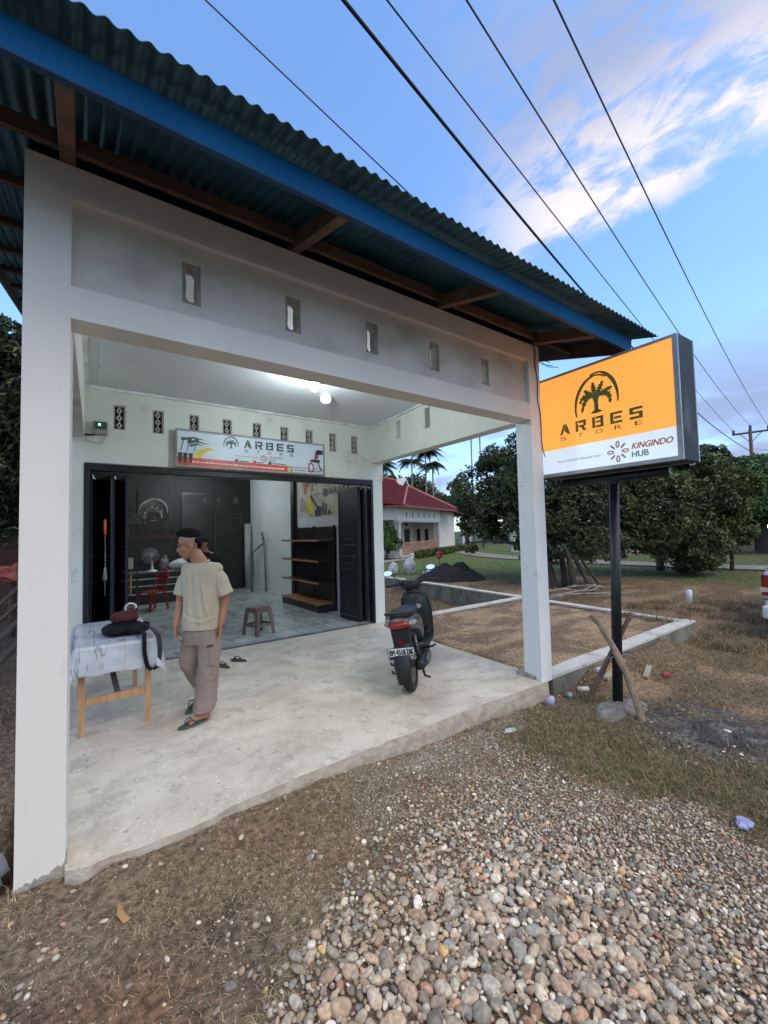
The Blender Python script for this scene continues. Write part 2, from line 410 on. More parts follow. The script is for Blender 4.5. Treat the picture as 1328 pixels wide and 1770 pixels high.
# v = height above the lit lower edge of the bank
v = ma('ADD', sep.outputs[1], ma('MULTIPLY', ma('SUBTRACT', n1, .5), .13))
v = ma('ADD', v, CLOUD_V)
rise = ss(v, -.012, .035); fall = ma('SUBTRACT', 1.0, ss(v, .12, .60)); left = ss(sep.outputs[0], -.36, -.06)
texd = ss(ma('ADD', ma('MULTIPLY', n2, .55), ma('MULTIPLY', n1, .45)), .40, .57)
dens = ma('MULTIPLY', ma('MULTIPLY', rise, fall), left)
dens = ma('MULTIPLY', dens, ma('ADD', ma('MULTIPLY', texd, .95), .22), clamp=True)
lit = ma('MULTIPLY', ma('SUBTRACT', 1.0, ss(v, .05, .24)), ss(n2, .28, .52), clamp=True)
ccol = N.new('ShaderNodeMix'); ccol.data_type = 'RGBA'; L.new(lit, ccol.inputs['Factor'])
ccol.inputs['A'].default_value = (1.15, 1.4, 2.15, 1); ccol.inputs['B'].default_value = (2.95, 2.75, 2.8, 1)
# low bank near the horizon
sz = N.new('ShaderNodeSeparateXYZ'); L.new(D, sz.inputs[0])
lowm = N.new('ShaderNodeTexNoise'); mpl = N.new('ShaderNodeMapping'); mpl.inputs['Scale'].default_value = (2.2, 2.2, 7); L.new(D, mpl.inputs['Vector'])
L.new(mpl.outputs[0], lowm.inputs['Vector']); lowm.inputs['Scale'].default_value = 1.6; lowm.inputs['Detail'].default_value = 8
low = ma('MULTIPLY', ss(lowm.outputs['Fac'], .36, .60), ma('MULTIPLY', ss(sz.outputs[2], -.05, .12), ma('SUBTRACT', 1.0, ss(sz.outputs[2], .22, .4))))
glow = ss(vm('DOT_PRODUCT', D, Vector((-.12, -.52, .85)).normalized()).outputs['Value'], .52, .95)   # warm glow added to the unseen sky behind the camera to light the front
skyc = N.new('ShaderNodeMix'); skyc.data_type = 'RGBA'; skyc.blend_type = 'MULTIPLY'; skyc.inputs['Factor'].default_value = 1
L.new(sky.outputs[0], skyc.inputs['A']); skyc.inputs['B'].default_value = SKYTINT
m1 = N.new('ShaderNodeMix'); m1.data_type = 'RGBA'; L.new(ma('MULTIPLY', low, .9), m1.inputs['Factor']); L.new(skyc.outputs['Result'], m1.inputs['A']); m1.inputs['B'].default_value = (1.05, 1.25, 1.95, 1)
m2 = N.new('ShaderNodeMix'); m2.data_type = 'RGBA'; L.new(dens, m2.inputs['Factor']); L.new(m1.outputs['Result'], m2.inputs['A']); L.new(ccol.outputs['Result'], m2.inputs['B'])
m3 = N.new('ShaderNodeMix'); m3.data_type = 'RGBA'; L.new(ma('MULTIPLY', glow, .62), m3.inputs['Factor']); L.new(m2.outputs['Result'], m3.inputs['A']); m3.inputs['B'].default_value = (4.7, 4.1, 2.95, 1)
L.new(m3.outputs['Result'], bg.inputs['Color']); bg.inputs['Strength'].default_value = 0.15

sl = bpy.data.lights.new('sun', 'SUN'); sl.energy = .45; sl.angle = RAD(26); sl.color = (1, .88, .74)
so = bpy.data.objects.new('sun', sl); COL.objects.link(so)
sd = Vector((math.sin(SUN_AZ)*math.cos(SUN_EL), math.cos(SUN_AZ)*math.cos(SUN_EL), math.sin(SUN_EL)))
so.rotation_euler = sd.to_track_quat('Z', 'Y').to_euler()

# ================================================================= ground
def hgt(x, y):
    x = np.asarray(x, float); y = np.asarray(y, float)
    h = -.062-.032*np.clip(x, -2, 10)
    h = h+(.035*(1-sstep(1.2, 3.0, x)))*np.exp(-((y-2.72)/.22)**2)*(y < 2.9)*sstep(-.02, .2, x)
    far = sstep(9, 14, np.hypot(x, y)); h = h*(1-far)+(-.36)*far
    amp = 1-sstep(12, 30, np.hypot(x, y))*.6
    h = h+amp*((fbm(x*1.3, y*1.3, 0, 3, 5)-.5)*.07+(fbm(x*6, y*6, 0, 3, 9)-.5)*.018)
    # under the slab and the shop floor: keep below
    ins = (sstep(-.34, -.22, x)*(1-sstep(4.35+.1*np.clip(y-2.8, 0, 4), 4.48+.1*np.clip(y-2.8, 0, 4), x)))*sstep(2.84, 2.9, y)*(1-sstep(13.8, 14.2, y))
    h = np.where(ins > 0, h*(1-ins)+(-.34)*ins, h)
    # sand filled bay between the low walls, and the deeper pit behind it
    bay = sstep(4.3, 4.5, x)*(1-sstep(8.45, 8.6, x))*sstep(2.98, 3.02, y)*(1-sstep(6.36, 6.42, y))
    h = h*(1-bay)+bay*(-.045+(fbm(x*2.2, y*3.2, 0, 4, 3)-.5)*.07)
    pit = sstep(4.62, 4.7, x)*(1-sstep(8.9, 9.1, x))*sstep(6.6, 6.8, y)*(1-sstep(13.4, 13.8, y))
    h = h*(1-pit)+pit*(-.5+(fbm(x*2, y*2, 0, 3, 4)-.5)*.12)
    # clay spoil and footing
    cl = np.exp(-(((x-4.45)/.62)**2+((y-1.55)/.6)**2)**1.5)
    h = h+cl*(.05+(fbm(x*9, y*9, 0, 3, 21)-.5)*.07)
    # gravel is heaped a little
    bank = np.exp(-(np.maximum(0, 2.83-y)/.34)**2)*(y < 2.85)*sstep(4.7, 5.1, x)*(1-sstep(7.2, 8.0, x)); h = h*(1-bank)+bank*(-.085+(fbm(x*5, y*5, 0, 3, 14)-.5)*.05)
    gr = gravelmask(x, y); h = h+gr*.02
    return h
def gravelmask(x, y):
    # pebble spread between the slab, the turf and the frame
    n = (fbm(x*2.1, y*2.1, 0, 3, 31)-.5)*.55
    d1 = (x-.62)-(y-1.66)*1.25+n              # left border running up to the right
    m = sstep(-.05, .35, d1)*(1-sstep(2.62, 3.05, y+n*.5))
    m = m*(1-.86*sstep(1.55, 2.25, y+n*.5+(1.9-x)*.25))*(1-.5*sstep(2.0, 2.9, x)*sstep(.46, .6, fbm(x*4.1, y*4.1, 0, 3, 36)))*(1-.6*sstep(.50, .62, fbm(x*3.1, y*3.1, 0, 3, 35))*sstep(1.2, 2.0, y))
    # turf border on the right
    tb = 2.86+.0*x+.75*np.clip(1.5-y, 0, 2)
    m = m*(1-sstep(-.1, .22, (x-tb)+n*.6))
    rim = 1-sstep(.28, .52, (x-3.05)*.9-(y-1.3)*.75+n*.4)
    return m*np.clip(rim, 0, 1)
def grassmask(x, y):
    n = (fbm(x*2.4, y*2.4, 0, 3, 41)-.5)*.6
    g = np.exp(-(((x-3.5+n)/.72)**2+((y-1.78+n)/.95)**2)**2)
    g2 = np.exp(-(((x-3.7+n)/.55)**2+((y-.85)/.55)**2)**2)
    return np.clip(np.maximum(g, g2)*(1-gravelmask(x, y)), 0, 1)
def claymask(x, y):
    n = (fbm(x*3.1, y*3.1, 0, 3, 8)-.5)*.7
    return np.exp(-(((x-4.55+n)/.66)**2+((y-1.42+n*.7)/.58)**2)**2)
def lines(*segs):
    o = [np.arange(a, b, s) for a, b, s in segs]; return np.unique(np.round(np.concatenate(o), 4))
gx = lines((-420, -60, 30), (-60, -10, 4), (-10, -2, .5), (-2, -.5, .1), (-.5, 6.2, .03), (6.2, 10, .08), (10, 30, .5), (30, 90, 4), (90, 420, 30), (420, 421, 1))
gy = lines((-60, -10, 6), (-10, 0, .8), (0, .4, .1), (.4, 3.3, .03), (3.3, 7, .07), (7, 15, .25), (15, 50, 1), (50, 100, 5), (100, 421, 30), (420, 421, 1))
X, Y = np.meshgrid(gx, gy); Z = hgt(X, Y)
nx, ny = len(gx), len(gy)
idx = np.arange(nx*ny).reshape(ny, nx)
F = np.stack([idx[:-1, :-1], idx[:-1, 1:], idx[1:, 1:], idx[1:, :-1]], -1).reshape(-1, 4)
def C(*c): return np.array(c)
def blend(base, c, m): return base*(1-m[..., None])+np.array(c)*m[..., None]
def ground_col(X, Y):
    n = fbm(X*1.1, Y*1.1, 0, 4, 50); n2_ = fbm(X*5, Y*5, 0, 4, 55)
    c = np.zeros(X.shape+(3,))+np.array([.165, .110, .072])
    c = blend(c, (.20, .145, .10), sstep(.4, .65, n)); c = blend(c, (.10, .068, .048), sstep(.52, .7, n2_)*.7)
    c = blend(c, (.20, .10, .058), sstep(.5, .7, fbm(X*.9, Y*.9, 0, 3, 77))*.5)
    # dry field to the right of the sign
    fld = sstep(4.3, 5.2, X)*(1-sstep(17, 20, X)); c = blend(c, (.165, .112, .062), fld*(.45+.55*sstep(.35, .6, n2_))*.85)
    c = blend(c, (.30, .195, .115), fld*sstep(.50, .62, fbm(X*1.3+4, Y*2.1, 0, 4, 66))*.8)
    gr = gravelmask(X, Y); c = blend(c, (.17, .12, .085), gr)
    conc = np.exp(-(((X-2.75)/1.1)**2+((Y-2.62)/.2)**2)**2)*sstep(.35, .5, n2_); c = blend(c, (.33, .30, .265), conc*.85)
    c = blend(c, (.125, .105, .06), grassmask(X, Y)*.8)
    c = blend(c, (.045, .044, .048), claymask(X, Y)); c = blend(c, (.12, .115, .11), claymask(X, Y)*sstep(.5, .62, fbm(X*7, Y*12, 0, 3, 88)))
    bay = sstep(4.3, 4.5, X)*(1-sstep(8.45, 8.6, X))*sstep(2.98, 3.02, Y)*(1-sstep(6.36, 6.42, Y))
    sand = np.zeros(X.shape+(3,))+np.array([.35, .245, .145]); sand = blend(sand, (.20, .135, .085), sstep(.42, .62, fbm(X*1.4, Y*3.5, 0, 4, 61))); sand = blend(sand, (.44, .33, .21), sstep(.6, .72, n2_)*.6)
    c = c*(1-bay[..., None])+sand*bay[..., None]
    pit = sstep(4.62, 4.7, X)*(1-sstep(8.9, 9.1, X))*sstep(6.5, 6.7, Y)*(1-sstep(13.4, 13.8, Y)); c = blend(c, (.12, .095, .055), pit*.8)
    # far turf
    yy = Y-(.36*(X-12)); far = sstep(12.5, 16.5, Y+.35*(X-9)+n*1.5)*sstep(9.0, 9.6, X+.0*Y)*sstep(8, 11, Y+n*2)
    c = blend(c, (.10, .155, .035), far*(.6+.4*sstep(.3, .6, n)))
    fr = sstep(16.5, 19, X+n*2)*(Y < 14); c = blend(c, (.10, .115, .04), fr*.8)
    # left yard beside the shop stays dark earth
    lf = (1-sstep(-.9, -.3, X)); c = blend(c, (.055, .042, .034), lf*.8)
    rd = (1-sstep(-2.6, -1.6, Y+.3*n)); c = blend(c, (.055, .053, .05), rd*.95)
    fff = sstep(40, 80, np.hypot(X, Y)); c = blend(c, (.05, .075, .028), fff)
    return c
gcol = ground_col(X, Y)
mg = mat('soil', (.2, .2, .2), .95, attr='col', var=.5, scale=30, detail=9, bump=.7, bscale=70, contrast=(.3, .7), spec=.25, specks=(((.36, .29, .21), 120, .60, .68, .75), ((.035, .025, .018), 75, .58, .68, .8), ((.30, .24, .17), 38, .64, .70, .5)))
go = npmesh('ground', np.stack([X, Y, Z], -1).reshape(-1, 3), F, mg, col=gcol.reshape(-1, 3)); tag(go, kind='structure')

# far lane on the right, house path
m_lane = mat('lane_gravel', (.27, .25, .22), .9, c2=(.19, .18, .15), scale=3, bump=.3, bscale=25)
def strip(name, pts, wd, m, z=None, lift=.02):
    mb = MB(); P = []
    pts = [Vector((*p, 0)) for p in pts]
    for i, p in enumerate(pts):
        d = (pts[min(i+1, len(pts)-1)]-pts[max(i-1, 0)]).normalized(); nrm = Vector((-d.y, d.x, 0))
        for s in (-1, 0, 1):
            q = p+nrm*wd/2*s; q.z = (float(hgt(q.x, q.y)) if z is None else z)+lift+(.012 if s == 0 else 0); P.append(q)
    fs = []
    for i in range(len(pts)-1):
        for s in (0, 1): fs.append((i*3+s, i*3+s+1, (i+1)*3+s+1, (i+1)*3+s))
    mb.add(P, [f[::-1] for f in fs]); o = mb.build(name, m, smooth=True); tag(o, kind='structure'); return o
def curve(ps, n=24):
    out = []
    k = len(ps)-1
    for s in range(k):
        p0 = ps[max(s-1, 0)]; p1 = ps[s]; p2 = ps[s+1]; p3 = ps[min(s+2, k)]
        for i in range(n):
            t = i/n
            out.append(tuple(.5*((2*b)+(c-a)*t+(2*a-5*b+4*c-d)*t*t+(-a+3*b-3*c+d)*t**3) for a, b, c, d in zip(p0, p1, p2, p3)))
    out.append(tuple(ps[-1])); return out
strip('lane', curve([(26.0, -8), (24.6, 2), (24.0, 7), (23.6, 12), (24.5, 20), (30, 30)], 14), 2.2, m_lane, lift=.05)
strip('path', curve([(8, 20.2), (14.5, 22.4), (20, 24.2), (27, 28.0), (34, 31.5)], 12), 1.3, mat('path_earth', (.3, .27, .22), .9), lift=.05)
# ================================================================= materials for the shop
m_wall = mat('wall_paint', (.74, .735, .70), .8, c2=(.80, .795, .765), scale=1.6, bump=.10, bscale=70, dirt=(.52, .51, .47), dscale=1.6, damt=(.56, .74, .35))
m_front = mat('front_paint', (.74, .71, .655), .8, c2=(.80, .77, .715), scale=1.2, bump=.12, bscale=70, dirt=(.58, .57, .55), dscale=2.2, damt=(.55, .75, .35), stretch=(1, 1, .45), specks=(((.50, .49, .47), 8, .62, .76, .4), ((.42, .41, .40), 60, .70, .74, .5)))
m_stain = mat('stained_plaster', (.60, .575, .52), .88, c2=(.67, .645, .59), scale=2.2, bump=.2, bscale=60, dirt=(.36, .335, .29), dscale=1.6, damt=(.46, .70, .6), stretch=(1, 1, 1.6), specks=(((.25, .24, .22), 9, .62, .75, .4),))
m_back = mat('porch_wall_paint', (.72, .745, .685), .8, c2=(.78, .80, .745), scale=1.6, bump=.12, bscale=60, dirt=(.42, .43, .39), dscale=1.9, damt=(.55, .70, .55))
m_ceil = mat('ceiling_board', (.68, .70, .73), .6, var=.03, scale=1)
m_pil = mat('pillar_paint', (.77, .785, .79), .75, c2=(.82, .83, .83), scale=1.4, bump=.08, bscale=80, dirt=(.42, .43, .44), dscale=9, damt=(.64, .70, .7), specks=(((.30, .31, .33), 26, .66, .72, .7), ((.45, .42, .36), 3, .60, .75, .4)))
m_plaster = mat('bare_cement', (.30, .275, .235), .95, c2=(.42, .39, .34), scale=14, bump=.6, bscale=45)
m_slab = mat('porch_concrete', (.575, .51, .415), .82, c2=(.68, .615, .515), scale=2.6, detail=10, bump=.28, bscale=55, dirt=(.36, .315, .25), dscale=2.4, damt=(.47, .66, .6), specks=(((.26, .23, .19), 11, .64, .69, .8), ((.80, .76, .68), 34, .56, .68, .75), ((.16, .14, .12), 48, .64, .69, .8), ((.40, .34, .26), 1.3, .50, .62, .6), ((.33, .30, .26), 4.5, .60, .66, .55)))
m_slabedge = mat('slab_edge_cement', (.38, .325, .26), .95, c2=(.50, .44, .37), scale=9, bump=.8, bscale=30)
m_wood = mat('roof_timber', (.11, .062, .040), .85, c2=(.17, .10, .062), scale=5, bump=.3, bscale=60, stretch=(1, 1, 1))
m_sheet = mat('corrugated_sheet', (.028, .098, .130), .5, c2=(.042, .135, .17), scale=3, spec=.5, metal=.25)
m_fascia = mat('blue_fascia_paint', (.006, .108, .275), .7, c2=(.009, .13, .315), scale=2, spec=.15)
m_black = mat('black_steel_paint', (.009, .010, .014), .42, var=.2, scale=8)
m_tile = mat('marble_tile', (.44, .49, .475), .12, c2=(.58, .625, .61), scale=3.2, detail=9, contrast=(.38, .62), dirt=(.22, .26, .26), dscale=4.5, damt=(.54, .6, .6), stretch=(1, .5, 1))
m_grout = mat('tile_grout', (.16, .18, .18), .8)
m_inwall = mat('interior_white', (.60, .645, .645), .7, var=.03, scale=1)
m_dark = mat('charcoal_wall', (.013, .014, .015), .6, var=.12, scale=2)
m_vent = mat('vent_cement', (.30, .27, .225), .9, c2=(.40, .365, .31), scale=12, bump=.4, bscale=50)

shop = thing('shop_building', (2.1, 2.8, 0), 'white plastered shop with open porch and blue corrugated roof', 'shop')

# porch slab (ragged front edge) ----------------------------------------
fe = [(-.045, 2.86), (-.04, 2.74), (.02, 2.705), (.07, 2.70), (.16, 2.71), (.28, 2.685), (.39, 2.70), (.56, 2.685), (.72, 2.72), (.92, 2.75), (1.25, 2.775), (1.62, 2.78), (2.17, 2.785), (2.85, 2.80), (3.4, 2.785), (4.0, 2.77), (4.12, 2.775)]
fe2 = []
for i in range(len(fe)-1):
    for k in range(6):
        t = k/6; x = fe[i][0]*(1-t)+fe[i+1][0]*t; y = fe[i][1]*(1-t)+fe[i+1][1]*t
        fe2.append((x, y+(float(fbm(x*9, 3, 0, 3, 70))-.5)*.035*(1-min(1, max(0, (x-2.4)))*.6)))
fe2.append(fe[-1])
right = [(4.13, 2.80), (4.22, 3.02), (4.24, 3.5), (4.27, 4.0), (4.28, 4.57), (4.37, 5.14), (4.46, 5.69), (4.55, 6.3), (4.6, 6.52)]
outl = fe2+right+[(-.22, 6.52), (-.235, 2.99), (-.12, 2.985)]
mb = MB(); n = len(outl)
jit = [(float(fbm(x*14, y*14, 0, 3, 71))-.5)*.02 for x, y in outl]
mb.add([(x, y, 0) for x, y in outl], [tuple(range(n))])
slab = mb.build('porch_slab', m_slab); tag(slab, kind='structure')
mb = MB()
mb.add([(x, y, .0) for x, y in outl]+[(x+(0 if i < len(fe2) else .0), y-(.012+jit[i]), -.05) for i, (x, y) in enumerate(outl)]+[(x, y-(.03+jit[i]*2), -.36) for i, (x, y) in enumerate(outl)],
       [f for r in (0, 1) for f in [(r*n+i, (r+1)*n+i, (r+1)*n+(i+1) % n, r*n+(i+1) % n) for i in range(n)]])
mb.build('slab_side', m_slabedge, slab)

# pillars -----------------------------------------------------------------
mb = MB().hexa([(-.24, 2.80, -.12), (-.04, 2.80, -.1), (-.03, 3.0, -.1), (-.23, 3.0, -.1), (-.24, 2.80, 3.708), (-.04, 2.80, 3.708), (-.03, 3.0, 3.708), (-.23, 3.0, 3.71)])
mb.build('pillar', m_front, shop)
jag = lambda a, b_, z0, z1, n_, sd_: [(a+(b_-a)*i/n_, z0+(z1-z0)*i/n_+(float(vnoise(i*.9, 2.3, 0, sd_))-.5)*.030+(float(vnoise(i*2.7, 5.3, 0, sd_))-.5)*.012) for i in range(n_+1)]
MB().prism([(-.246, -.4), (-.034, -.4)]+jag(-.034, -.246, .012, -.045, 30, 5), (0, 2.792, 0), (1, 0, 0), (0, 0, 1), (0, 1, 0), .215).build('pillar_foot', m_plaster, shop)
mb = MB().hexa([(4.06, 2.80, -.03), (4.285, 2.82, -.03), (4.30, 3.03, -.03), (4.08, 3.03, -.03), (4.05, 2.80, 3.71), (4.25, 2.80, 3.71), (4.27, 3.0, 3.71), (4.06, 3.0, 3.71)])
mb.build('pillar', m_pil, shop)
MB().prism([(4.052, -.36), (4.296, -.36)]+jag(4.296, 4.052, .075, .035, 26, 8), (0, 2.793, 0), (1, .02, 0), (0, 0, 1), (0, 1, 0), .245).build('pillar_foot', m_plaster, shop)

# front beam with its recessed band and five openings ---------------------------
mb = MB().box((-.0400, 2.80, 2.85), (4.05, 3.0, 3.03)); mb.build('beam', m_front, shop)
mb = MB().box((-.0400, 2.80, 3.52), (4.05, 3.0, 3.708)); mb.build('beam', m_front, shop)
vx = [(.525, .635), (1.215, 1.335), (1.915, 2.04), (2.615, 2.74), (3.32, 3.435)]
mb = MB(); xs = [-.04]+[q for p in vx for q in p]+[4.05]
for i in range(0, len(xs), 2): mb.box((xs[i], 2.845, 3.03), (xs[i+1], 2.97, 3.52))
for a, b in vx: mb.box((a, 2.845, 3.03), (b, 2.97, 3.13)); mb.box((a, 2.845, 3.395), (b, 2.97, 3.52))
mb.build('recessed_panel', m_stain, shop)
def octo(x0, x1, z0, z1, c):
    return [(x0+c, z0), (x1-c, z0), (x1, z0+c*1.5), (x1-c*.25, (z0+z1)/2), (x1, z1-c*1.5), (x1-c, z1), (x0+c, z1), (x0, z1-c*1.5), (x0+c*.25, (z0+z1)/2), (x0, z0+c*1.5)]
def rect10(x0, x1, z0, z1):
    xm = (x0+x1)/2; zm = (z0+z1)/2
    return [(x0, z0), (x1, z0), (x1, z0+.02), (x1, zm), (x1, z1-.02), (x1, z1), (x0, z1), (x0, z1-.02), (x0, zm), (x0, z0+.02)]
for a, b in vx:
    mb = MB(); mb.ring(rect10(a+.001, b-.001, 3.131, 3.394), octo(a+.022, b-.022, 3.155, 3.37, .016), (0, 2.865, 0), (1, 0, 0), (0, 0, 1), (0, 1, 0), .07)
    mb.build('vent_block', m_vent, shop)
# side beams -----------------------------------------------------------------
mb = MB().hexa([(-.24, 3.002, 2.88), (-.03, 3.002, 2.88), (.06, 6.44, 2.93), (-.16, 6.44, 2.93), (-.24, 3.002, 3.70), (-.03, 3.002, 3.70), (.06, 6.44, 3.70), (-.16, 6.44, 3.70)])
mb.build('beam', m_back, shop)
def rb(x0, x1, z0, z1, y0, y1, mbx):   # slice of the skewed right-hand beam
    f = lambda y: (y-3.0)/3.44
    xi = lambda y: 4.075+.335*f(y)
    mbx.hexa([(xi(y0)+x0, y0, z0(y0)), (xi(y0)+x1, y0, z0(y0)), (xi(y1)+x1, y1, z0(y1)), (xi(y1)+x0, y1, z0(y1)), (xi(y0)+x0, y0, z1(y0)), (xi(y0)+x1, y0, z1(y0)), (xi(y1)+x1, y1, z1(y1)), (xi(y1)+x0, y1, z1(y1))])
lowz = lambda y: 2.87+.05*(y-3)/3.44
k3 = lambda c: (lambda y: c)
mb = MB(); ys = [3.002, 4.64, 4.77, 5.45, 5.58, 6.438]
for i in range(0, 6, 2): rb(0, .19, lowz, k3(3.70), ys[i], ys[i+1], mb)
for i in (1, 3): rb(0, .19, lowz, k3(3.19), ys[i], ys[i+1], mb); rb(0, .19, k3(3.50), k3(3.70), ys[i], ys[i+1], mb)
mb.build('beam', m_back, shop)
for i in (1, 3):
    mb = MB(); rb(.09, .13, k3(3.191), k3(3.499), ys[i]+.001, ys[i]+.022, mb); rb(.09, .13, k3(3.191), k3(3.499), ys[i+1]-.022, ys[i+1]-.001, mb)
    rb(.09, .13, k3(3.191), k3(3.215), ys[i]+.023, ys[i+1]-.023, mb); rb(.09, .13, k3(3.475), k3(3.499), ys[i]+.023, ys[i+1]-.023, mb)
    mb.build('vent_block', m_vent, shop)
# ceiling + cornice -----------------------------------------------------------
MB().hexa([(-.03, 3.0, 3.59), (4.08, 3.0, 3.59), (4.42, 6.44, 3.59), (.05, 6.44, 3.59), (-.03, 3.0, 3.62), (4.08, 3.0, 3.62), (4.42, 6.44, 3.62), (.05, 6.44, 3.62)]).build('ceiling', m_ceil, shop)
mb = MB().bar((.05, 6.415, 3.572), (4.40, 6.415, 3.572), .045, .03); mb.bar((4.055, 3.03, 3.572), (4.385, 6.39, 3.572), .045, .03); mb.bar((-.005, 3.03, 3.572), (.08, 6.39, 3.572), .045, .03)
mb.bar((.14, 3.05, 3.578), (.20, 6.30, 3.578), .012, .022)
mb.build('cornice', mat('cornice_white', (.74, .76, .78), .6), shop)

# porch back wall with door opening and nine vents --------------------------------
vb = [(.36, .50, 3.07, 3.39), (.81, .95, 3.07, 3.39), (1.27, 1.41, 3.07, 3.39), (1.73, 1.87, 3.07, 3.39), (2.18, 2.32, 3.07, 3.39), (2.63, 2.77, 3.07, 3.39), (3.07, 3.21, 3.07, 3.39), (3.52, 3.66, 3.06, 3.385), (3.96, 4.10, 3.06, 3.385)]
mb = MB(); xs = [-.20]+[q for p in vb for q in p[:2]]+[4.64]
for i in range(0, len(xs), 2): mb.box((xs[i], 6.44, 3.06), (xs[i+1], 6.56, 3.39))
mb.box((-.20, 6.44, 3.39), (4.64, 6.56, 3.70)); mb.box((-.20, 6.44, 2.61), (4.64, 6.56, 3.06))
mb.box((-.20, 6.44, -.1), (.055, 6.56, 2.61)); mb.box((4.405, 6.44, -.1), (4.62, 6.56, 2.61))
mb.build('wall', m_back, shop)
for a, b, z0, z1 in vb:
    mb = MB(); z0 = 3.061; z1 = 3.389; xm = (a+b)/2
    rr = lambda e: [(a+e, z0+e), (b-e, z0+e), (b-e, z1-e), (a+e, z1-e)]
    mb.ring(rr(.001), rr(.018), (0, 6.452, 0), (1, 0, 0), (0, 0, 1), (0, 1, 0), .06)
    for k in range(3):
        zc = z0+.018+(k+.5)*(z1-z0-.036)/3; hh = (z1-z0-.036)/6
        mb.ring([(xm, zc-hh), (b-.034, zc), (xm, zc+hh), (a+.034, zc)], [(xm, zc-hh*.45), (xm+.016, zc), (xm, zc+hh*.45), (xm-.016, zc)], (0, 6.46, 0), (1, 0, 0), (0, 0, 1), (0, 1, 0), .04)
    mb.build('vent_block', mat('vent_grey', (.42, .41, .37), .9, c2=(.52, .50, .46), scale=10), shop)
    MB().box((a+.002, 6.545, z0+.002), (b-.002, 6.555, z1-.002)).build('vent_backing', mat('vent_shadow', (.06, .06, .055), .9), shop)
# door frame + folding leaves ---------------------------------------------------
mb = MB().box((.057, 6.425, 2.515), (4.403, 6.57, 2.608)); mb.box((.057, 6.425, -.0), (.115, 6.57, 2.513)); mb.box((4.355, 6.425, 0), (4.403, 6.57, 2.513))
fr = mb.build('door_frame', m_black, shop, bevel=.004)
MB().box((.2, 6.415, 2.60), (4.38, 6.424, 2.612)).build('frame_rail', mat('pale_rail', (.32, .27, .24), .5), fr)
MB().box((.116, 6.43, .0), (4.354, 6.50, .016)).build('threshold', mat('threshold_steel', (.10, .12, .12), .4), shop)
def leaf(p0, p1, nm='folding_door'):
    p0 = Vector((*p0, 0)); p1 = Vector((*p1, 0)); d = (p1-p0); Ln = d.length; d.normalize(); W = Vector((d.y, -d.x, 0))
    mb = MB(); T = .03
    def q(u0, u1, z0, z1, w0=-T/2, w1=T/2):
        a = p0+d*u0; b = p0+d*u1
        mb.hexa([(*(a+W*w0).xy, z0), (*(b+W*w0).xy, z0), (*(b+W*w1).xy, z0), (*(a+W*w1).xy, z0), (*(a+W*w0).xy, z1), (*(b+W*w0).xy, z1), (*(b+W*w1).xy, z1), (*(a+W*w1).xy, z1)])
    q(0, .055, .03, 2.49); q(Ln-.055, Ln, .03, 2.49)
    for z0, z1 in ((.03, .11), (.92, .98), (1.30, 1.36), (1.62, 1.68), (2.42, 2.49)): q(.056, Ln-.056, z0, z1)
    q(.057, Ln-.057, .112, .918, -.008, .008); q(.057, Ln-.057, 1.682, 2.418, -.008, .008)
    q(.057, Ln-.057, .982, 1.298, -.008, .008); q(.057, Ln-.057, 1.362, 1.618, -.008, .008)
    o = mb.build(nm, m_black, shop, bevel=.003, seg=1)
    mb = MB()
    for z in (1.07, 1.2, 1.42, 1.53):
        for sgn in (-1, 1):
            a = p0+d*.09+W*.014*sgn; b = p0+d*(Ln-.09)+W*.014*sgn; mb.bar((*a.xy, z), (*b.xy, z), .012, .022)
    mb.build('louvre', mat('louvre_edge', (.05, .055, .06), .35), o); return o
leaf((.135, 6.60), (.19, 7.22)); leaf((.20, 7.22), (.36, 6.62)); leaf((.375, 6.62), (.44, 7.24)); leaf((.45, 7.24), (.53, 6.62))
leaf((4.18, 6.60), (4.12, 7.22)); leaf((4.215, 6.60), (4.26, 7.22)); leaf((4.31, 6.60), (4.33, 7.2))
# interior shell ----------------------------------------------------------------
MB().box((-.10, 6.561, 3.42), (4.62, 13.7, 3.45)).build('ceiling', mat('shop_ceiling', (.66, .69, .70), .7), shop)
MB().box((-.10, 6.50, -.08), (4.62, 13.7, .012)).build('shop_floor', m_tile, shop)
mb = MB()
for k in range(18): mb.box((.0, 6.6+k*.4, .0121), (4.5, 6.606+k*.4, .0135))
for k in range(11): mb.box((.2+k*.4, 6.6, .0121), (.206+k*.4, 13.5, .0137))
mb.build('tile_joint', m_grout, shop)
mb = MB().box((4.48, 6.561, .012), (4.60, 13.55, 3.418)); mb.build('wall', m_inwall, shop)
mb = MB().box((-.08, 6.561, .012), (.09, 13.55, 3.418)); mb.build('wall', m_dark, shop)
MB().box((.092, 13.5, .0125), (4.478, 13.62, 3.418)).build('wall', m_dark, shop)
bw = MB().box((4.38, 9.95, .013), (4.477, 10.12, 3.417)); bw.build('corner_post', m_black, shop)
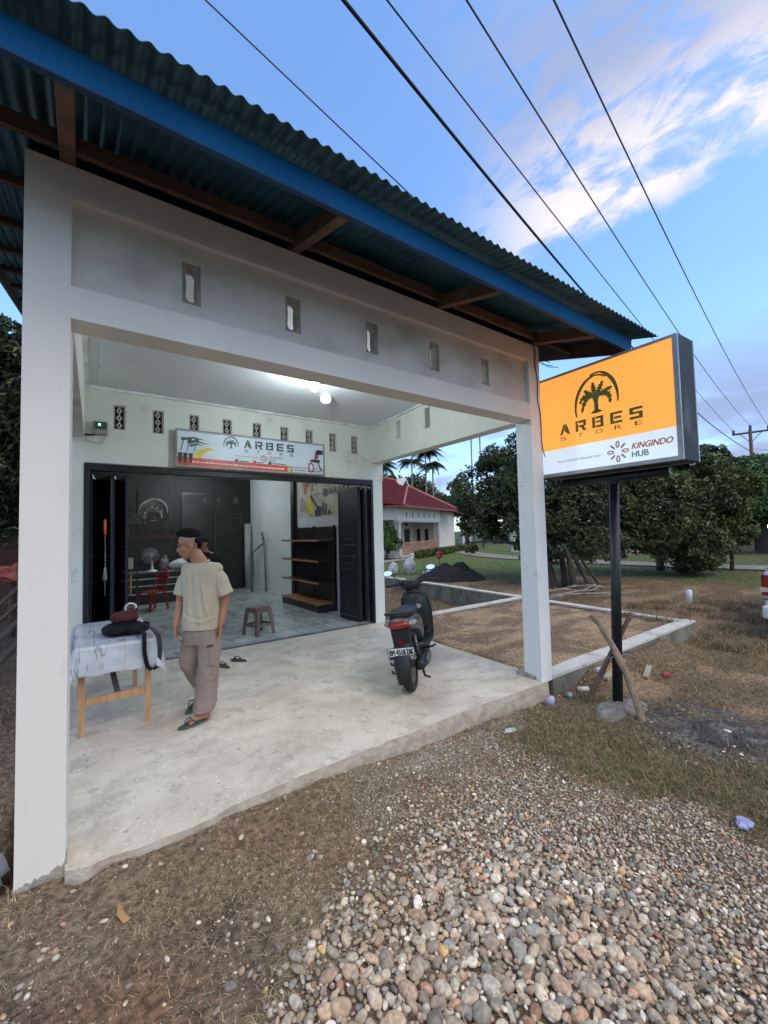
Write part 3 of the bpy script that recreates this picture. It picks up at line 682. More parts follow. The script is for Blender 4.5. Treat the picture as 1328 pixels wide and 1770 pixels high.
# fluted cladding and dark doors on the far wall
mb = MB()
for k in range(26): mb.box((.95+k*.048, 13.47, 1.0), (.985+k*.048, 13.498, 3.41))
mb.build('slat_cladding', mat('slat_grey', (.034, .035, .036), .55), shop)
def pdoor(x0, x1, z1):
    mb = MB().ring([(x0, .014), (x1, .014), (x1, z1), (x0, z1)], [(x0+.06, .02), (x1-.06, .02), (x1-.06, z1-.06), (x0+.06, z1-.06)], (0, 13.46, 0), (1, 0, 0), (0, 0, 1), (0, 1, 0), .038)
    o = mb.build('door', mat('dark_door_frame', (.028, .03, .032), .4), shop)
    MB().box((x0+.062, 13.48, .02), (x1-.062, 13.497, z1-.062)).build('door_panel', mat('dark_door', (.018, .020, .021), .5, wave=('Z', 6, .6, .3)), o)
pdoor(2.45, 3.15, 2.95); pdoor(3.35, 4.2, 2.35)
# solid masonry behind the porch on both flanks (outside faces)
MB().box((-.20, 6.561, -.3), (-.081, 13.7, 3.71)).build('wall', m_stain, shop)
MB().box((4.601, 6.561, -.45), (4.66, 13.7, 3.71)).build('wall', m_back, shop)
MB().box((-.19, 13.63, -.3), (4.65, 13.72, 3.71)).build('wall', m_stain, shop)

for x0_, x1_ in ((-.20, -.09), (4.55, 4.64)): MB().hexa([(x0_, 6.6, 3.712), (x1_, 6.6, 3.712), (x1_, 13.6, 3.712), (x0_, 13.6, 3.712), (x0_, 6.6, 4.72), (x1_, 6.6, 4.72), (x1_, 13.6, 6.57), (x0_, 13.6, 6.57)]).build('gable_wall', m_stain, shop)
MB().box((-.08, 13.5, 3.712), (4.54, 13.6, 6.5)).build('gable_wall', m_stain, shop)
# roof ---------------------------------------------------------------------------
TAN = .264; ZE = lambda y: 3.93+TAN*(y-2.8)
px_ = .076; xs = np.arange(-.80, 5.10, px_/8); A = .011
ysr = np.array([1.89, 2.2, 3, 4, 5, 6, 7, 8.3, 10, 12, 14.2])
XX, YY = np.meshgrid(xs, ysr); ZZ = ZE(YY)+A*np.cos(2*np.pi*XX/px_)+(fbm(XX*.8, YY*.4, 0, 2, 3)-.5)*.02
n1_, n2__ = XX.shape; ii = np.arange(n1_*n2__).reshape(n1_, n2__)
F1 = np.stack([ii[:-1, :-1], ii[:-1, 1:], ii[1:, 1:], ii[1:, :-1]], -1).reshape(-1, 4)
V1 = np.stack([XX, YY, ZZ], -1).reshape(-1, 3)
roof = npmesh('roof', V1, F1, m_sheet, shop)
sm = roof.modifiers.new('solid', 'SOLIDIFY'); sm.thickness = .003
# flared underside strip of the sheet meets the fascia
MB().hexa([(-.81, 2.075, 3.535), (4.86, 2.075, 3.535), (4.86, 2.095, 3.535), (-.81, 2.095, 3.535), (-.81, 2.06, 3.668), (4.86, 2.06, 3.668), (4.86, 2.08, 3.68), (-.81, 2.08, 3.68)]).build('fascia', m_fascia, roof, bevel=.006)
MB().box((-.81, 2.066, 3.525), (4.86, 2.10, 3.534)).build('fascia_lip', mat('blue_lip', (.006, .05, .14), .7), roof)
def rafter(x, y0=2.10, y1=14.1, w=.07, h=.115, dz=.02):
    z = lambda y: ZE(y)-A-dz
    mb = MB().hexa([(x-w/2, y0, z(y0)-h), (x+w/2, y0, z(y0)-h), (x+w/2, y1, z(y1)-h), (x-w/2, y1, z(y1)-h), (x-w/2, y0, z(y0)), (x+w/2, y0, z(y0)), (x+w/2, y1, z(y1)), (x-w/2, y1, z(y1))])
    return mb.build('rafter', m_wood, roof, bevel=.003, seg=1)
for x in (-.06, 1.28, 2.72, 4.14): rafter(x, dz=.09)
rafter(4.84, w=.03, h=.20, dz=.015); rafter(-.775, w=.03, h=.16, dz=.015)
for y in (3.75, 4.7, 5.6, 6.5, 7.4, 8.4, 9.6, 10.8, 12, 13.2, 14):
    z = ZE(y)-A-.004
    MB().bar((-.755, y, z-.033), (4.81, y, z-.033), .05, .06).build('purlin', m_wood, roof)
MB().bar((-.755, 2.745, 3.785), (4.81, 2.745, 3.785), .035, .085).build('wall_plate', m_wood, roof)
MB().box((-.24, 2.98, 3.71), (4.26, 3.0, 3.90)).build('eave_strip', mat('attic_shade', (.02, .014, .011), .9), roof)  # dark strip painted as the attic shade in the gap above the wall
mb = MB()
for i, (dy, dz, s) in enumerate(((.05, -.02, 1), (.12, -.06, .8), (.02, .03, .9))): mb.tube([(4.26, 2.9-dy, 3.60+dz), (4.34, 2.86-dy, 3.56+dz*1.3), (4.42+.03*s, 2.8-dy, 3.54+dz)], .004, 5)
mb.build('rebar_end', mat('rusty_rod', (.08, .05, .035), .8), shop)
# conduit running down the right-hand pillar, small gecko-like crack mark left out
mb = MB().tube(curve([(4.10, 2.79, 3.72), (4.17, 2.79, 3.66), (4.165, 2.793, 3.5), (4.20, 2.793, 3.3), (4.19, 2.795, 3.1), (4.235, 2.795, 2.9), (4.245, 2.80, 2.6), (4.28, 2.79, 2.45)], 6), .0055, 6)
tag(mb.build('power_cable', m_black, smooth=True), 'thin black cable running down the right porch pillar behind the lit sign', 'cable')
# ================================================================= pole sign
m_org = mat('lit_orange_acrylic', (.62, .25, .035), .45, var=.03, scale=1.2, emit=(1.0, .37, .07), estr=.42)
m_lwh = mat('lit_white_acrylic', (.75, .78, .80), .35, var=.03, emit=(.72, .86, 1.0), estr=.25)
m_grn = mat('sign_green_film', (.16, .20, .05), .5, var=.1); m_grn2 = mat('sign_grey_green_film', (.25, .36, .33), .5); m_red = mat('sign_orange_red_film', (.70, .24, .10), .5)
m_alu = mat('aluminium_edge', (.33, .35, .37), .4, metal=.5, c2=(.42, .44, .46), scale=6); m_side = mat('sign_side_sheet', (.025, .032, .038), .6, spec=.25, c2=(.09, .10, .11), scale=2.6, contrast=(.5, .68), stretch=(1, 1, .6))
sg = thing('pole_sign', (4.52, 2.22, -.2), 'lit orange and white box sign on a black pole beside the right porch pillar', 'sign')
u = Vector((-.033, -1, 0)).normalized(); nrm = Vector((-1, .033, 0)).normalized(); zz = Vector((0, 0, 1))
O = Vector((4.405, 2.945, 2.225)); Wd, Hd, Dp = 1.485, 1.145, .30
# back box
bx = [O-nrm*0, O+u*Wd, O+u*Wd-nrm*Dp, O-nrm*Dp]
MB().hexa([tuple(p-nrm*.004) for p in bx]+[tuple(p+zz*Hd-nrm*.004) for p in bx]).build('sign_box', m_side, sg, bevel=.004)
fm = MB().ring([(0, 0), (Wd, 0), (Wd, Hd), (0, Hd)], [(.035, .04), (Wd-.045, .04), (Wd-.045, Hd-.025), (.035, Hd-.025)], O, u, zz, nrm, .022); fm.build('edge_trim', m_alu, sg, bevel=.003)
fm = MB().ring([(0, 0), (Wd, 0), (Wd, Hd), (0, Hd)], [(.03, .03), (Wd-.03, .03), (Wd-.03, Hd-.03), (.03, Hd-.03)], O-nrm*(Dp+.004), u, zz, -nrm, .02); fm.build('edge_trim', m_alu, sg)
fo = O+nrm*.004; SPL = .308
MB().prism([(.036, SPL), (Wd-.046, SPL), (Wd-.046, Hd-.026), (.036, Hd-.026)], fo, u, zz, nrm, .006).build('orange_panel', m_org, sg)
MB().prism([(.036, .041), (Wd-.046, .041), (Wd-.046, SPL-.0005), (.036, SPL-.0005)], fo, u, zz, nrm, .006).build('white_panel', m_lwh, sg)
T0 = fo+nrm*.0065
P = lambda x, z: T0+u*x+zz*z
arbes('brand_lettering', m_grn, sg, P(.287, .455), u, zz, .875, .115, .55)
for ch, x in zip('STORE', (.29, .50, .695, .89, 1.085)): text(ch, 'store_lettering', m_grn, sg, P(x, .390), u, zz, .075, width=.075 if ch != 'T' else .06, height=.043, ext=.002)
flat(arch_polys(), 'arch_emblem', m_grn, sg, P(.712, .605), u, zz, .36, .41); flat(palm_polys(), 'palm_emblem', m_grn, sg, P(.712, .69), u, zz, .37, .335)
flower('flower_emblem', 'flower_emblem', m_red, m_grn2, sg, P(.912, .168), u, zz, .118)
text('KINGINDO', 'dealer_lettering', m_red, sg, P(1.045, .168), u, zz, .1, width=.36, height=.056, bold=.012, shear=.3, ext=.002)
text('HUB', 'dealer_lettering', m_grn2, sg, P(1.045, .088), u, zz, .1, width=.15, height=.056, bold=.012, ext=.002)
text('AUTHORIZED DEALER RIAU :', 'small_lettering', mat('small_grey_film', (.2, .22, .2), .6), sg, P(.245, .148), u, zz, .04, width=.52, height=.022, ext=.002)
# bracket and pole
MB().tube([(4.56, 2.75, 2.155), (4.60, 1.68, 2.165)], .045, 16).build('support_bar', m_black, sg, smooth=True)
MB().tube([(4.53, 2.24, -.22), (4.60, 2.20, 2.10)], [.050, .047], 20).build('pole', m_black, sg, smooth=True)
mb = MB(); rr = []
for k in range(5):
    ring = []
    for j in range(28):
        t = 2*math.pi*j/28; r = (.40, .38, .30, .16, .02)[k]*(1+.22*(float(vnoise(math.cos(t)*1.5+5, math.sin(t)*1.5+5, 0, 4))-.5)); ring.append((4.42+r*math.cos(t)*.95, 2.13+r*math.sin(t)*.62, (-.27, -.185, -.155, -.145, -.14)[k]+.012*math.sin(j*1.7)))
    rr.append(ring)
mb.loft(rr).build('concrete_footing', mat('footing_cement', (.17, .165, .155), .95, c2=(.24, .23, .215), scale=8, bump=.4), sg, smooth=True)
# two props and a wire tie
m_stick = mat('weathered_pole', (.20, .145, .10), .9, c2=(.30, .225, .16), scale=7, bump=.5, bscale=50, stretch=(3, 3, .6))
def stick(pts, r, label, m=m_stick):
    o = MB().tube(curve(pts, 8), [r*(1+.12*math.sin(i*1.3)) for i in range(8*(len(pts)-1)+1)], 10).build('prop_pole', m, smooth=True)
    return tag(o, label, 'pole')
stick([(4.38, 2.48, -.22), (4.55, 2.33, .25), (4.69, 2.13, .74)], .026, 'dark wooden prop with its foot left of the black sign pole', mat('dark_pole', (.12, .085, .06), .9, c2=(.19, .14, .10), scale=7, bump=.5))
stick([(4.25, 1.87, -.22), (4.36, 2.06, .2), (4.43, 2.3, .58), (4.42, 2.42, .72)], .032, 'pale bent wooden prop with its foot right of the black sign pole')
tag(MB().tube(curve([(4.45, 2.30, .28), (4.56, 2.12, .34), (4.75, 2.15, .22), (4.95, 2.25, -.02), (5.05, 2.3, -.2)], 6), .004, 6).build('wire_loop', mat('grey_wire', (.25, .25, .25), .5), smooth=True), 'loose grey wire looped round the black sign pole above its props', 'wire')

# ================================================================= banner over the door
bn = thing('shop_banner', (2.22, 6.35, 2.62), 'long white and red shop banner hung over the folding door', 'banner')
mw = mat('banner_white', (.66, .74, .84), .4, var=.03, scale=2); mr_ = mat('banner_red', (.62, .09, .06), .4); mk = mat('banner_dark_green', (.05, .09, .075), .5)
my = mat('banner_yellow', (.72, .55, .05), .5); mpk = mat('banner_magenta', (.45, .05, .12), .5); mblu = mat('banner_blue', (.04, .14, .5), .5); mwt = mat('banner_lettering_white', (.8, .8, .8), .5); mgreen = mat('banner_green', (.35, .6, .3), .5)
BX0, BX1, BZ0, BZ1 = 1.085, 3.36, 2.625, 3.14
MB().box((BX0, 6.345, BZ0), (BX1, 6.42, BZ1)).build('banner_box', mw, bn)
MB().ring([(BX0-.008, BZ0-.008), (BX1+.008, BZ0-.008), (BX1+.008, BZ1+.008), (BX0-.008, BZ1+.008)], [(BX0+.016, BZ0+.016), (BX1-.016, BZ0+.016), (BX1-.016, BZ1-.016), (BX0+.016, BZ1-.016)], (0, 6.344, 0), (1, 0, 0), (0, 0, 1), (0, -1, 0), .012).build('banner_frame', mat('banner_frame', (.30, .28, .27), .5), bn)
BU, BV = (1, 0, 0), (0, 0, 1); B = lambda x, z: (BX0+x, 6.3435, BZ0+z)
flat([[(0.017, .017), (2.255, .017), (2.255, .10), (.017, .135)]], 'red_band', mr_, bn, B(0, 0), BU, BV)
B2 = lambda x, z: (BX0+x, 6.341, BZ0+z)
flat([[(1.70, .02), (2.25, .02), (2.25, .09), (1.70, .09)]], 'phone_panel', mw, bn, B2(0, 0), BU, BV)
flat([[(1.62, .018), (1.68, .018), (1.68, .092), (1.62, .092)]], 'phone_icon', mgreen, bn, B2(0, 0), BU, BV)
B3 = lambda x, z: (BX0+x, 6.338, BZ0+z)
text('WA ADMIN : 0812 6893 8067', 'phone_lettering', mk, bn, B3(1.725, .04), BU, BV, .04, width=.49, height=.03, ext=.001, bold=.01)
mb = MB(); x = .2
random.seed(3)
while x < 1.5:
    wl = random.uniform(.02, .085); mb.box((BX0+x, 6.336, BZ0+.066-.012*x), (BX0+x+wl, 6.3405, BZ0+.082-.012*x)); x += wl+.012
mb.build('small_lettering', mwt, bn)
arbes('brand_lettering', mk, bn, B2(.93, .335), BU, BV, .80, .12, .50)
for ch, xx in zip('STORE', (.935, 1.12, 1.30, 1.49, 1.67)): text(ch, 'store_lettering', mk, bn, B2(xx, .27), BU, BV, .06, width=.055, height=.04, ext=.001)
flat(arch_polys(), 'arch_emblem', mk, bn, B2(.74, .315), BU, BV, .165, .165); flat(palm_polys(), 'palm_emblem', mk, bn, B2(.74, .345), BU, BV, .165, .135)
flower('flower_emblem', 'flower_emblem', mr_, mk, bn, B2(1.235, .205), BU, BV, .062)
text('KINGINDO', 'dealer_lettering', mr_, bn, B2(1.315, .21), BU, BV, .04, width=.22, height=.03, shear=.3, ext=.001)
text('HUB', 'dealer_lettering', mk, bn, B2(1.315, .165), BU, BV, .04, width=.10, height=.03, ext=.001)
MB().box((BX0+.80, 6.340, BZ0+.205), (BX0+1.14, 6.3432, BZ0+.209)).build('rule_line', mk, bn)
for k, (xx, mm) in enumerate(((.82, mblu), (1.09, mr_), (1.33, mk))):
    flat([[(xx+.026*math.cos(t), .135+.026*math.sin(t)) for t in np.linspace(0, 6.0, 14)]], 'social_icon', mm, bn, B2(0, 0), BU, BV)
    mb = MB(); mb.box((BX0+xx+.04, 6.340, BZ0+.126), (BX0+xx+.04+(.14, .1, .22)[k], 6.3432, BZ0+.138)); mb.build('icon_caption', mk, bn)
# pictures: potted saplings at the left, a fat-tyred field cart at the right
sw = [[(.22, .17), (.30, .25), (.42, .29), (.52, .265), (.42, .24), (.34, .18), (.30, .12), (.24, .13)]]
flat(sw, 'yellow_swoosh', my, bn, B2(0, 0), BU, BV)
flat([[(.10, .40), (.22, .425), (.40, .385), (.22, .40), (.12, .37)], [(.14, .36), (.24, .38), (.46, .33), (.26, .35), (.16, .32)], [(.17, .31), (.26, .335), (.38, .31), (.27, .315), (.19, .28)]], 'dark_swoosh', mk, bn, B2(0, 0), BU, BV)
for k, xx in enumerate((.05, .115, .185)):
    flat([[(xx-.025, .17), (xx+.03, .17), (xx+.022, .08), (xx+.01, .03), (xx-.008, .03), (xx-.02, .08)]], 'printed_tool', mat('banner_black', (.03, .03, .035), .5), bn, B3(0, .02), BU, BV)
    flat([[(xx-.002+.02*k, .21), (xx+.008+.02*k, .21), (xx+.05+.02*k, .37), (xx+.04+.02*k, .37)], [(xx+.02+.02*k, .36), (xx+.07+.02*k, .37), (xx+.06+.02*k, .41), (xx+.015+.02*k, .40)]], 'printed_tool', mk, bn, B3(0, 0), BU, BV)
cx_, cz_ = 2.03, .115
flat([[(cx_+.05*math.cos(t)*1., cz_+.085*math.sin(t)) for t in np.linspace(0, 6.0, 18)]], 'printed_wheel', mpk, bn, B3(0, 0), BU, BV)
flat([[(cx_+.028*math.cos(t), cz_+.055*math.sin(t)) for t in np.linspace(0, 6.0, 18)]], 'printed_hub', mw, bn, (BX0, 6.335, BZ0), BU, BV)
flat([[(cx_-.02, .215), (cx_+.15, .20), (cx_+.17, .25), (cx_+.0, .25)], [(cx_+.07, .36), (cx_+.12, .42), (cx_+.22, .41), (cx_+.22, .35), (cx_+.12, .33)], [(cx_+.06, .26), (cx_+.09, .26), (cx_+.12, .33), (cx_+.09, .33)], [(cx_+.12, .2), (cx_+.14, .2), (cx_+.20, .06), (cx_+.18, .06)]], 'printed_cart', mat('banner_black', (.03, .03, .035), .5), bn, B3(0, .0), BU, BV)
flat([[(cx_+.10+.035*math.cos(t), .31+.045*math.sin(t)) for t in np.linspace(0, 6.0, 14)]], 'printed_motor', mpk, bn, (BX0, 6.335, BZ0), BU, BV)

# ================================================================= lamps of the porch and shop
bl = thing('ceiling_bulb', (2.30, 4.55, 3.59), 'glowing white globe bulb hanging from the porch ceiling', 'lamp')
MB().lathe((2.30, 4.55, 3.585), [(.045, 0), (.045, -.03), (.025, -.035), (.022, -.09)], 16).build('bulb_holder', mat('white_plastic', (.75, .75, .74), .4), bl, smooth=True)
MB().ell((2.30, 4.55, 3.43), (.062, .062, .072), 20, 12).build('glass_globe', mat('glowing_globe', (.9, .9, .9), .3, emit=(.86, .97, 1), estr=14), bl, smooth=True)
pl = bpy.data.lights.new('bulb_light', 'POINT'); pl.energy = 24; pl.color = (.82, .97, 1); pl.shadow_soft_size = .07
po = bpy.data.objects.new('bulb_light', pl); COL.objects.link(po); po.location = (2.30, 4.55, 3.33)
lp = thing('ceiling_panel_lamp', (2.80, 5.20, 3.59), 'small round unlit white lamp beside the glowing porch bulb', 'lamp')
MB().lathe((2.80, 5.20, 3.585), [(.06, 0), (.075, -.03), (.075, -.09), (.05, -.12)], 20).build('lamp_body', mat('frosted_plastic', (.6, .66, .7), .3, emit=(.7, .9, 1), estr=.25), lp, smooth=True)  # faint glow put into the plastic of the lamp
for i, (x, y, lab) in enumerate(((2.0, 10.2, 'bright recessed downlight nearest the folding door header'), (2.75, 12.0, 'smaller recessed downlight deeper inside the shop'))):
    d = thing('downlight', (x, y, 3.42), lab, 'downlight', group='recessed downlights')
    MB().lathe((x, y, 3.417), [(.10, 0), (.10, -.012)], 20).build('trim_ring', mat('white_plastic', (.75, .75, .74), .4), d)
    MB().lathe((x, y, 3.402), [(.078, 0), (.078, -.004)], 20).build('diffuser', mat('downlight_glow', (.9, .9, .9), .3, emit=(.9, .98, 1), estr=16), d)
    q = bpy.data.lights.new('downlight_lamp', 'POINT'); q.energy = 19; q.color = (.88, .97, 1); q.shadow_soft_size = .08
    qo = bpy.data.objects.new('downlight_lamp', q); COL.objects.link(qo); qo.location = (x, y, 3.32)
# meter box with a green light
mt = thing('meter_box', (.21, 6.44, 2.93), 'small grey power box with a green light at the top left of the porch', 'electric box')
MB().box((.15, 6.36, 2.97), (.30, 6.438, 3.13)).build('box_body', mat('grey_box', (.30, .31, .29), .5), mt, bevel=.006)
MB().box((.165, 6.352, 3.03), (.285, 6.359, 3.12)).build('box_window', mat('dark_window', (.05, .09, .06), .2), mt)
MB().ell((.21, 6.348, 3.085), (.011, .006, .011), 10, 8).build('indicator_light', mat('green_glow', (.1, .8, .3), .3, emit=(.1, 1, .35), estr=10), mt)
MB().tube(curve([(.06, 6.40, 2.955), (.12, 6.38, 2.95), (.16, 6.40, 2.96)], 6), .012, 6).build('feed_cable', m_black, mt, smooth=True)
MB().tube(curve([(.07, 6.42, 2.90), (.14, 6.41, 2.865), (.24, 6.41, 2.87), (.27, 6.41, 2.96)], 6), .004, 6).build('loop_wire', mat('grey_wire', (.25, .25, .25), .5), mt, smooth=True)
# ================================================================= wall logo inside
m_blk = mat('black_acrylic', (.012, .012, .013), .25); m_line = mat('logo_outline', (.30, .30, .29), .5)
lg = thing('wall_logo', (1.72, 13.46, 2.3), 'black round palm logo and letters on the dark slatted far wall', 'wall sign')
R_ = .40
flat([[(R_*math.cos(t), R_*math.sin(t)) for t in np.linspace(0, 6.2, 36)]], 'disc', m_blk, lg, (1.72, 13.455, 2.33), (1, 0, 0), (0, 0, 1))
flat(arch_polys(), 'arch_emblem', m_line, lg, (1.72, 13.44, 2.25), (1, 0, 0), (0, 0, 1), .55, .48)
flat(arch_polys(), 'arch_inlay', m_blk, lg, (1.72, 13.434, 2.23), (1, 0, 0), (0, 0, 1), .52, .46)
flat(palm_polys(), 'palm_emblem', m_line, lg, (1.72, 13.44, 2.22), (1, 0, 0), (0, 0, 1), .50, .42)
flat(palm_polys(), 'palm_inlay', m_blk, lg, (1.72, 13.432, 2.225), (1, 0, 0), (0, 0, 1), .42, .36)
arbes('letters', m_blk, lg, (1.28, 13.46, 1.72), (1, 0, 0), (0, 0, 1), .95, .17, .25)
text('STORE', 'letters', m_blk, lg, (1.36, 13.462, 1.50), (1, 0, 0), (0, 0, 1), .2, width=.78, height=.14, bold=.01)
MB().box((1.2, 13.458, 1.66), (2.28, 13.466, 1.68)).build('accent_line', mat('rust_line', (.14, .05, .03), .6), lg)
w2 = thing('wall_letters', (3.2, 13.46, 2.6), 'three small faint grey letters high on the dark far wall', 'wall letters')
for ch, x in zip('ARB', (3.02, 3.45, 3.95)): text(ch, 'letter', mat('faint_letter', (.11, .11, .11), .4), w2, (x, 13.455, 2.66), (1, 0, 0), (0, 0, 1), .2, width=.12, height=.17)

# poster on the right-hand inner wall ----------------------------------------------
ps = thing('wall_poster', (4.47, 8.7, 2.05), 'cream dealer poster above the black shelf on the inner white wall', 'poster')
O = Vector((4.474, 9.86, 2.05)); u = Vector((0, -1, 0)); z = Vector((0, 0, 1)); Q = lambda a, b, k=0: O+u*a+z*b-Vector((.004*k, 0, 0))
def pflat(p, n, m, k=1): return flat(p, n, m, ps, Q(0, 0, k), u, z, th=.002)
pflat([[(0, 0), (2.9, 0), (2.9, 1.3), (0, 1.3)]], 'poster_sheet', mat('poster_cream', (.56, .53, .44), .6), 0)
pflat([[(1.2, .01), (2.9, .01), (2.9, .62)]], 'green_corner', mat('poster_olive', (.50, .48, .30), .6))
flower('flower_emblem', 'flower_emblem', mat('poster_red', (.45, .13, .09), .6), mat('poster_dark', (.10, .11, .10), .6), ps, Q(.78, .95, 2), u, z, .38)
text('HUB', 'dealer_lettering', mat('poster_dark', (.10, .11, .10), .6), ps, Q(1.22, .78, 2), u, z, .3, width=.62, height=.27, bold=.02)
text('@ARBES', 'brand_lettering', mat('poster_dark', (.10, .11, .10), .6), ps, Q(1.35, .42, 2), u, z, .3, width=1.15, height=.17, bold=.02, spacing=1.4)
pflat([[(.85, .50), (1.22, .50), (1.22, .515), (.85, .515)]], 'rule_line', mat('poster_dark', (.10, .11, .10), .6))
random.seed(5)
for k, (x, zz_, w_, h_, mm) in enumerate(((.28, .55, .28, .5, mat('poster_red', (.45, .13, .09), .6)), (.35, .9, .16, .3, mat('poster_orange', (.55, .25, .12), .6)), (.12, .12, .3, .35, mat('poster_mauve', (.35, .25, .32), .6)), (.45, .02, .42, .48, mat('poster_yellow', (.62, .5, .07), .6)))):
    pflat([[(x+w_*.5+w_*.5*math.cos(t)*(1+.25*math.sin(3*t+k)), zz_+h_*.5+h_*.5*math.sin(t)) for t in np.linspace(0, 6, 16)]], 'printed_tool', mm, 1+k*.7)
mk2 = mat('poster_ink', (.03, .03, .03), .6)
pflat([[(.95, .0), (1.2, .0), (1.28, .2), (1.1, .24), (.95, .12)], [(.72, .5), (.76, .52), (1.1, .2), (1.06, .16)], [(.70, .52), (.74, .5), (.85, .36), (.80, .34)], [(1.32, .02), (1.38, .02), (1.38, .3), (1.34, .3)], [(1.44, .02), (1.50, .02), (1.50, .26), (1.46, .26)], [(1.56, .02), (1.72, .02), (1.64, .14)]], 'printed_mower', mk2, 4)

# gondola shelf -----------------------------------------------------------------------
sh = thing('display_shelf', (4.24, 8.9, .013), 'black shelf rack with four brown edged boards against the inner wall', 'shelf')
m_sb = mat('shelf_black', (.014, .014, .016), .35); m_br = mat('shelf_edge_brown', (.30, .115, .06), .5, c2=(.38, .16, .09), scale=6)
MB().box((4.40, 7.92, .2), (4.44, 9.84, 1.8)).build('back_panel', m_sb, sh, bevel=.003)
for y in (7.92, 8.87, 9.80): MB().box((4.385, y, .02), (4.445, y+.035, 1.82)).build('upright', m_sb, sh)
MB().box((4.02, 7.94, .014), (4.398, 9.84, .17)).build('base_plinth', m_sb, sh, bevel=.004)
for z_, xf in ((.172, 4.0), (.60, 4.02), (1.05, 4.02), (1.485, 4.02)):
    for (ya, yb) in ((7.94, 8.88), (8.90, 9.84)):
        s_ = MB().box((xf+.012, ya, z_), (4.398, yb, z_+.022)).build('shelf', m_sb if z_ > .3 else m_br, sh)
        MB().box((xf-.006, ya, z_-.006), (xf+.010, yb, z_+.034)).build('shelf_edge', m_br, s_, bevel=.002)
MB().box((4.455, 7.35, 1.28), (4.478, 7.44, 1.45)).build('switch', mat('white_plastic', (.75, .75, .74), .4), tag(thing('wall_switch', (4.47, 7.4, 1.3), 'white wall switch plate beside the right folding door leaf', 'switch')))

# brown plastic stool -------------------------------------------------------------------
st = thing('plastic_stool', (2.45, 7.03, .013), 'brown plastic stool standing on the tiles just inside the door', 'stool')
m_st = mat('brown_plastic', (.13, .085, .072), .4, c2=(.165, .11, .095), scale=3)
c = Vector((2.45, 7.03, .013)); ang = RAD(20)
def rot2(x, y): return (c.x+x*math.cos(ang)-y*math.sin(ang), c.y+x*math.sin(ang)+y*math.cos(ang))
def sq(h, z, r=.25, n=5):
    out = []
    for qx, qy in ((1, 1), (-1, 1), (-1, -1), (1, -1)):
        a0 = math.atan2(qy, qx)-math.pi/4
        for i in range(n):
            a = a0+math.pi/2*i/(n-1); x = qx*h*(1-r)+h*r*math.cos(a); y = qy*h*(1-r)+h*r*math.sin(a); out.append((*rot2(x, y), c.z+z))
    return out
MB().loft([sq(.125, .415), sq(.15, .418), sq(.152, .44), sq(.145, .452), sq(.12, .456)]).build('seat', m_st, st, smooth=False, bevel=.003)
for sx, sy in ((1, 1), (-1, 1), (-1, -1), (1, -1)):
    def q(hx, hy, z, wd): return [(*rot2(sx*hx-sx*a*wd, sy*hy-sy*b*wd), c.z+z) for a, b in ((0, 0), (1, 0), (1, .3), (.3, .3), (.3, 1), (0, 1))]
    r4 = [q(.19, .19, 0, .055), q(.178, .178, .14, .06), q(.158, .158, .34, .075), q(.148, .148, .416, .13)]
    if sx*sy < 0: r4 = [r[::-1] for r in r4]
    MB().loft(r4).build('leg', m_st, st)
for k in range(4):
    a, b = [((-1, -1), (1, -1)), ((1, -1), (1, 1)), ((1, 1), (-1, 1)), ((-1, 1), (-1, -1))][k]
    p = rot2(a[0]*.165, a[1]*.165); q_ = rot2(b[0]*.165, b[1]*.165)
    MB().bar((*p, .17), (*q_, .17), .012, .045).build('rail', m_st, st)
    p = rot2(a[0]*.142, a[1]*.142); q_ = rot2(b[0]*.142, b[1]*.142)
    MB().bar((*p, .405), (*q_, .405), .012, .05).build('apron', m_st, st)

# counter, fan, bags, red chair -------------------------------------------------------------
ct = thing('shop_counter', (1.65, 12.2, .013), 'low black counter with thin white horizontal trims in the shop', 'counter')
MB().box((.75, 12.0, .014), (2.6, 12.5, .77)).build('counter_body', m_sb, ct, bevel=.004)
MB().box((.72, 11.96, .772), (2.63, 12.53, .80)).build('counter_top', mat('counter_top_grey', (.22, .22, .22), .4), ct)
for z_ in (.26, .45, .62): MB().box((.76, 11.985, z_), (2.59, 11.999, z_+.022)).build('trim_strip', mat('trim_white', (.62, .63, .6), .5), ct)
fn = thing('desk_fan', (1.50, 12.12, .80), 'white desk fan standing on the black counter', 'fan')
m_fw = mat('fan_white', (.66, .67, .66), .35); m_fg = mat('fan_grille', (.45, .46, .46), .4)
MB().lathe((1.52, 12.12, .80), [(.14, 0), (.14, .012), (.10, .03), (.035, .05), (.022, .2), (.022, .26)], 20).build('fan_stand', m_fw, fn, smooth=True)
fd = Vector((-.35, -.93, .10)).normalized(); fc = Vector((1.48, 12.06, 1.20))
MB().tube([tuple(fc-fd*.02), tuple(fc-fd*.16)], [.05, .04], 14).build('motor', m_fw, fn, smooth=True)
a_x = fd.cross(Vector((0, 0, 1))).normalized(); b_x = a_x.cross(fd)
mb = MB()
for k in range(26):
    t = 2*math.pi*k/26; d = a_x*math.cos(t)+b_x*math.sin(t); mb.tube([tuple(fc+fd*.065+d*.02), tuple(fc+fd*.06+d*.12), tuple(fc+fd*.02+d*.185), tuple(fc-fd*.03+d*.16), tuple(fc-fd*.04+d*.05)], .0022, 4)
for r in (.09, .187): mb.tube([tuple(fc+fd*(.062 if r < .1 else .02)+(a_x*math.cos(t)+b_x*math.sin(t))*r) for t in np.linspace(0, 2*math.pi, 25)], .004, 5)
mb.build('grille', m_fg, fn)
mb = MB()
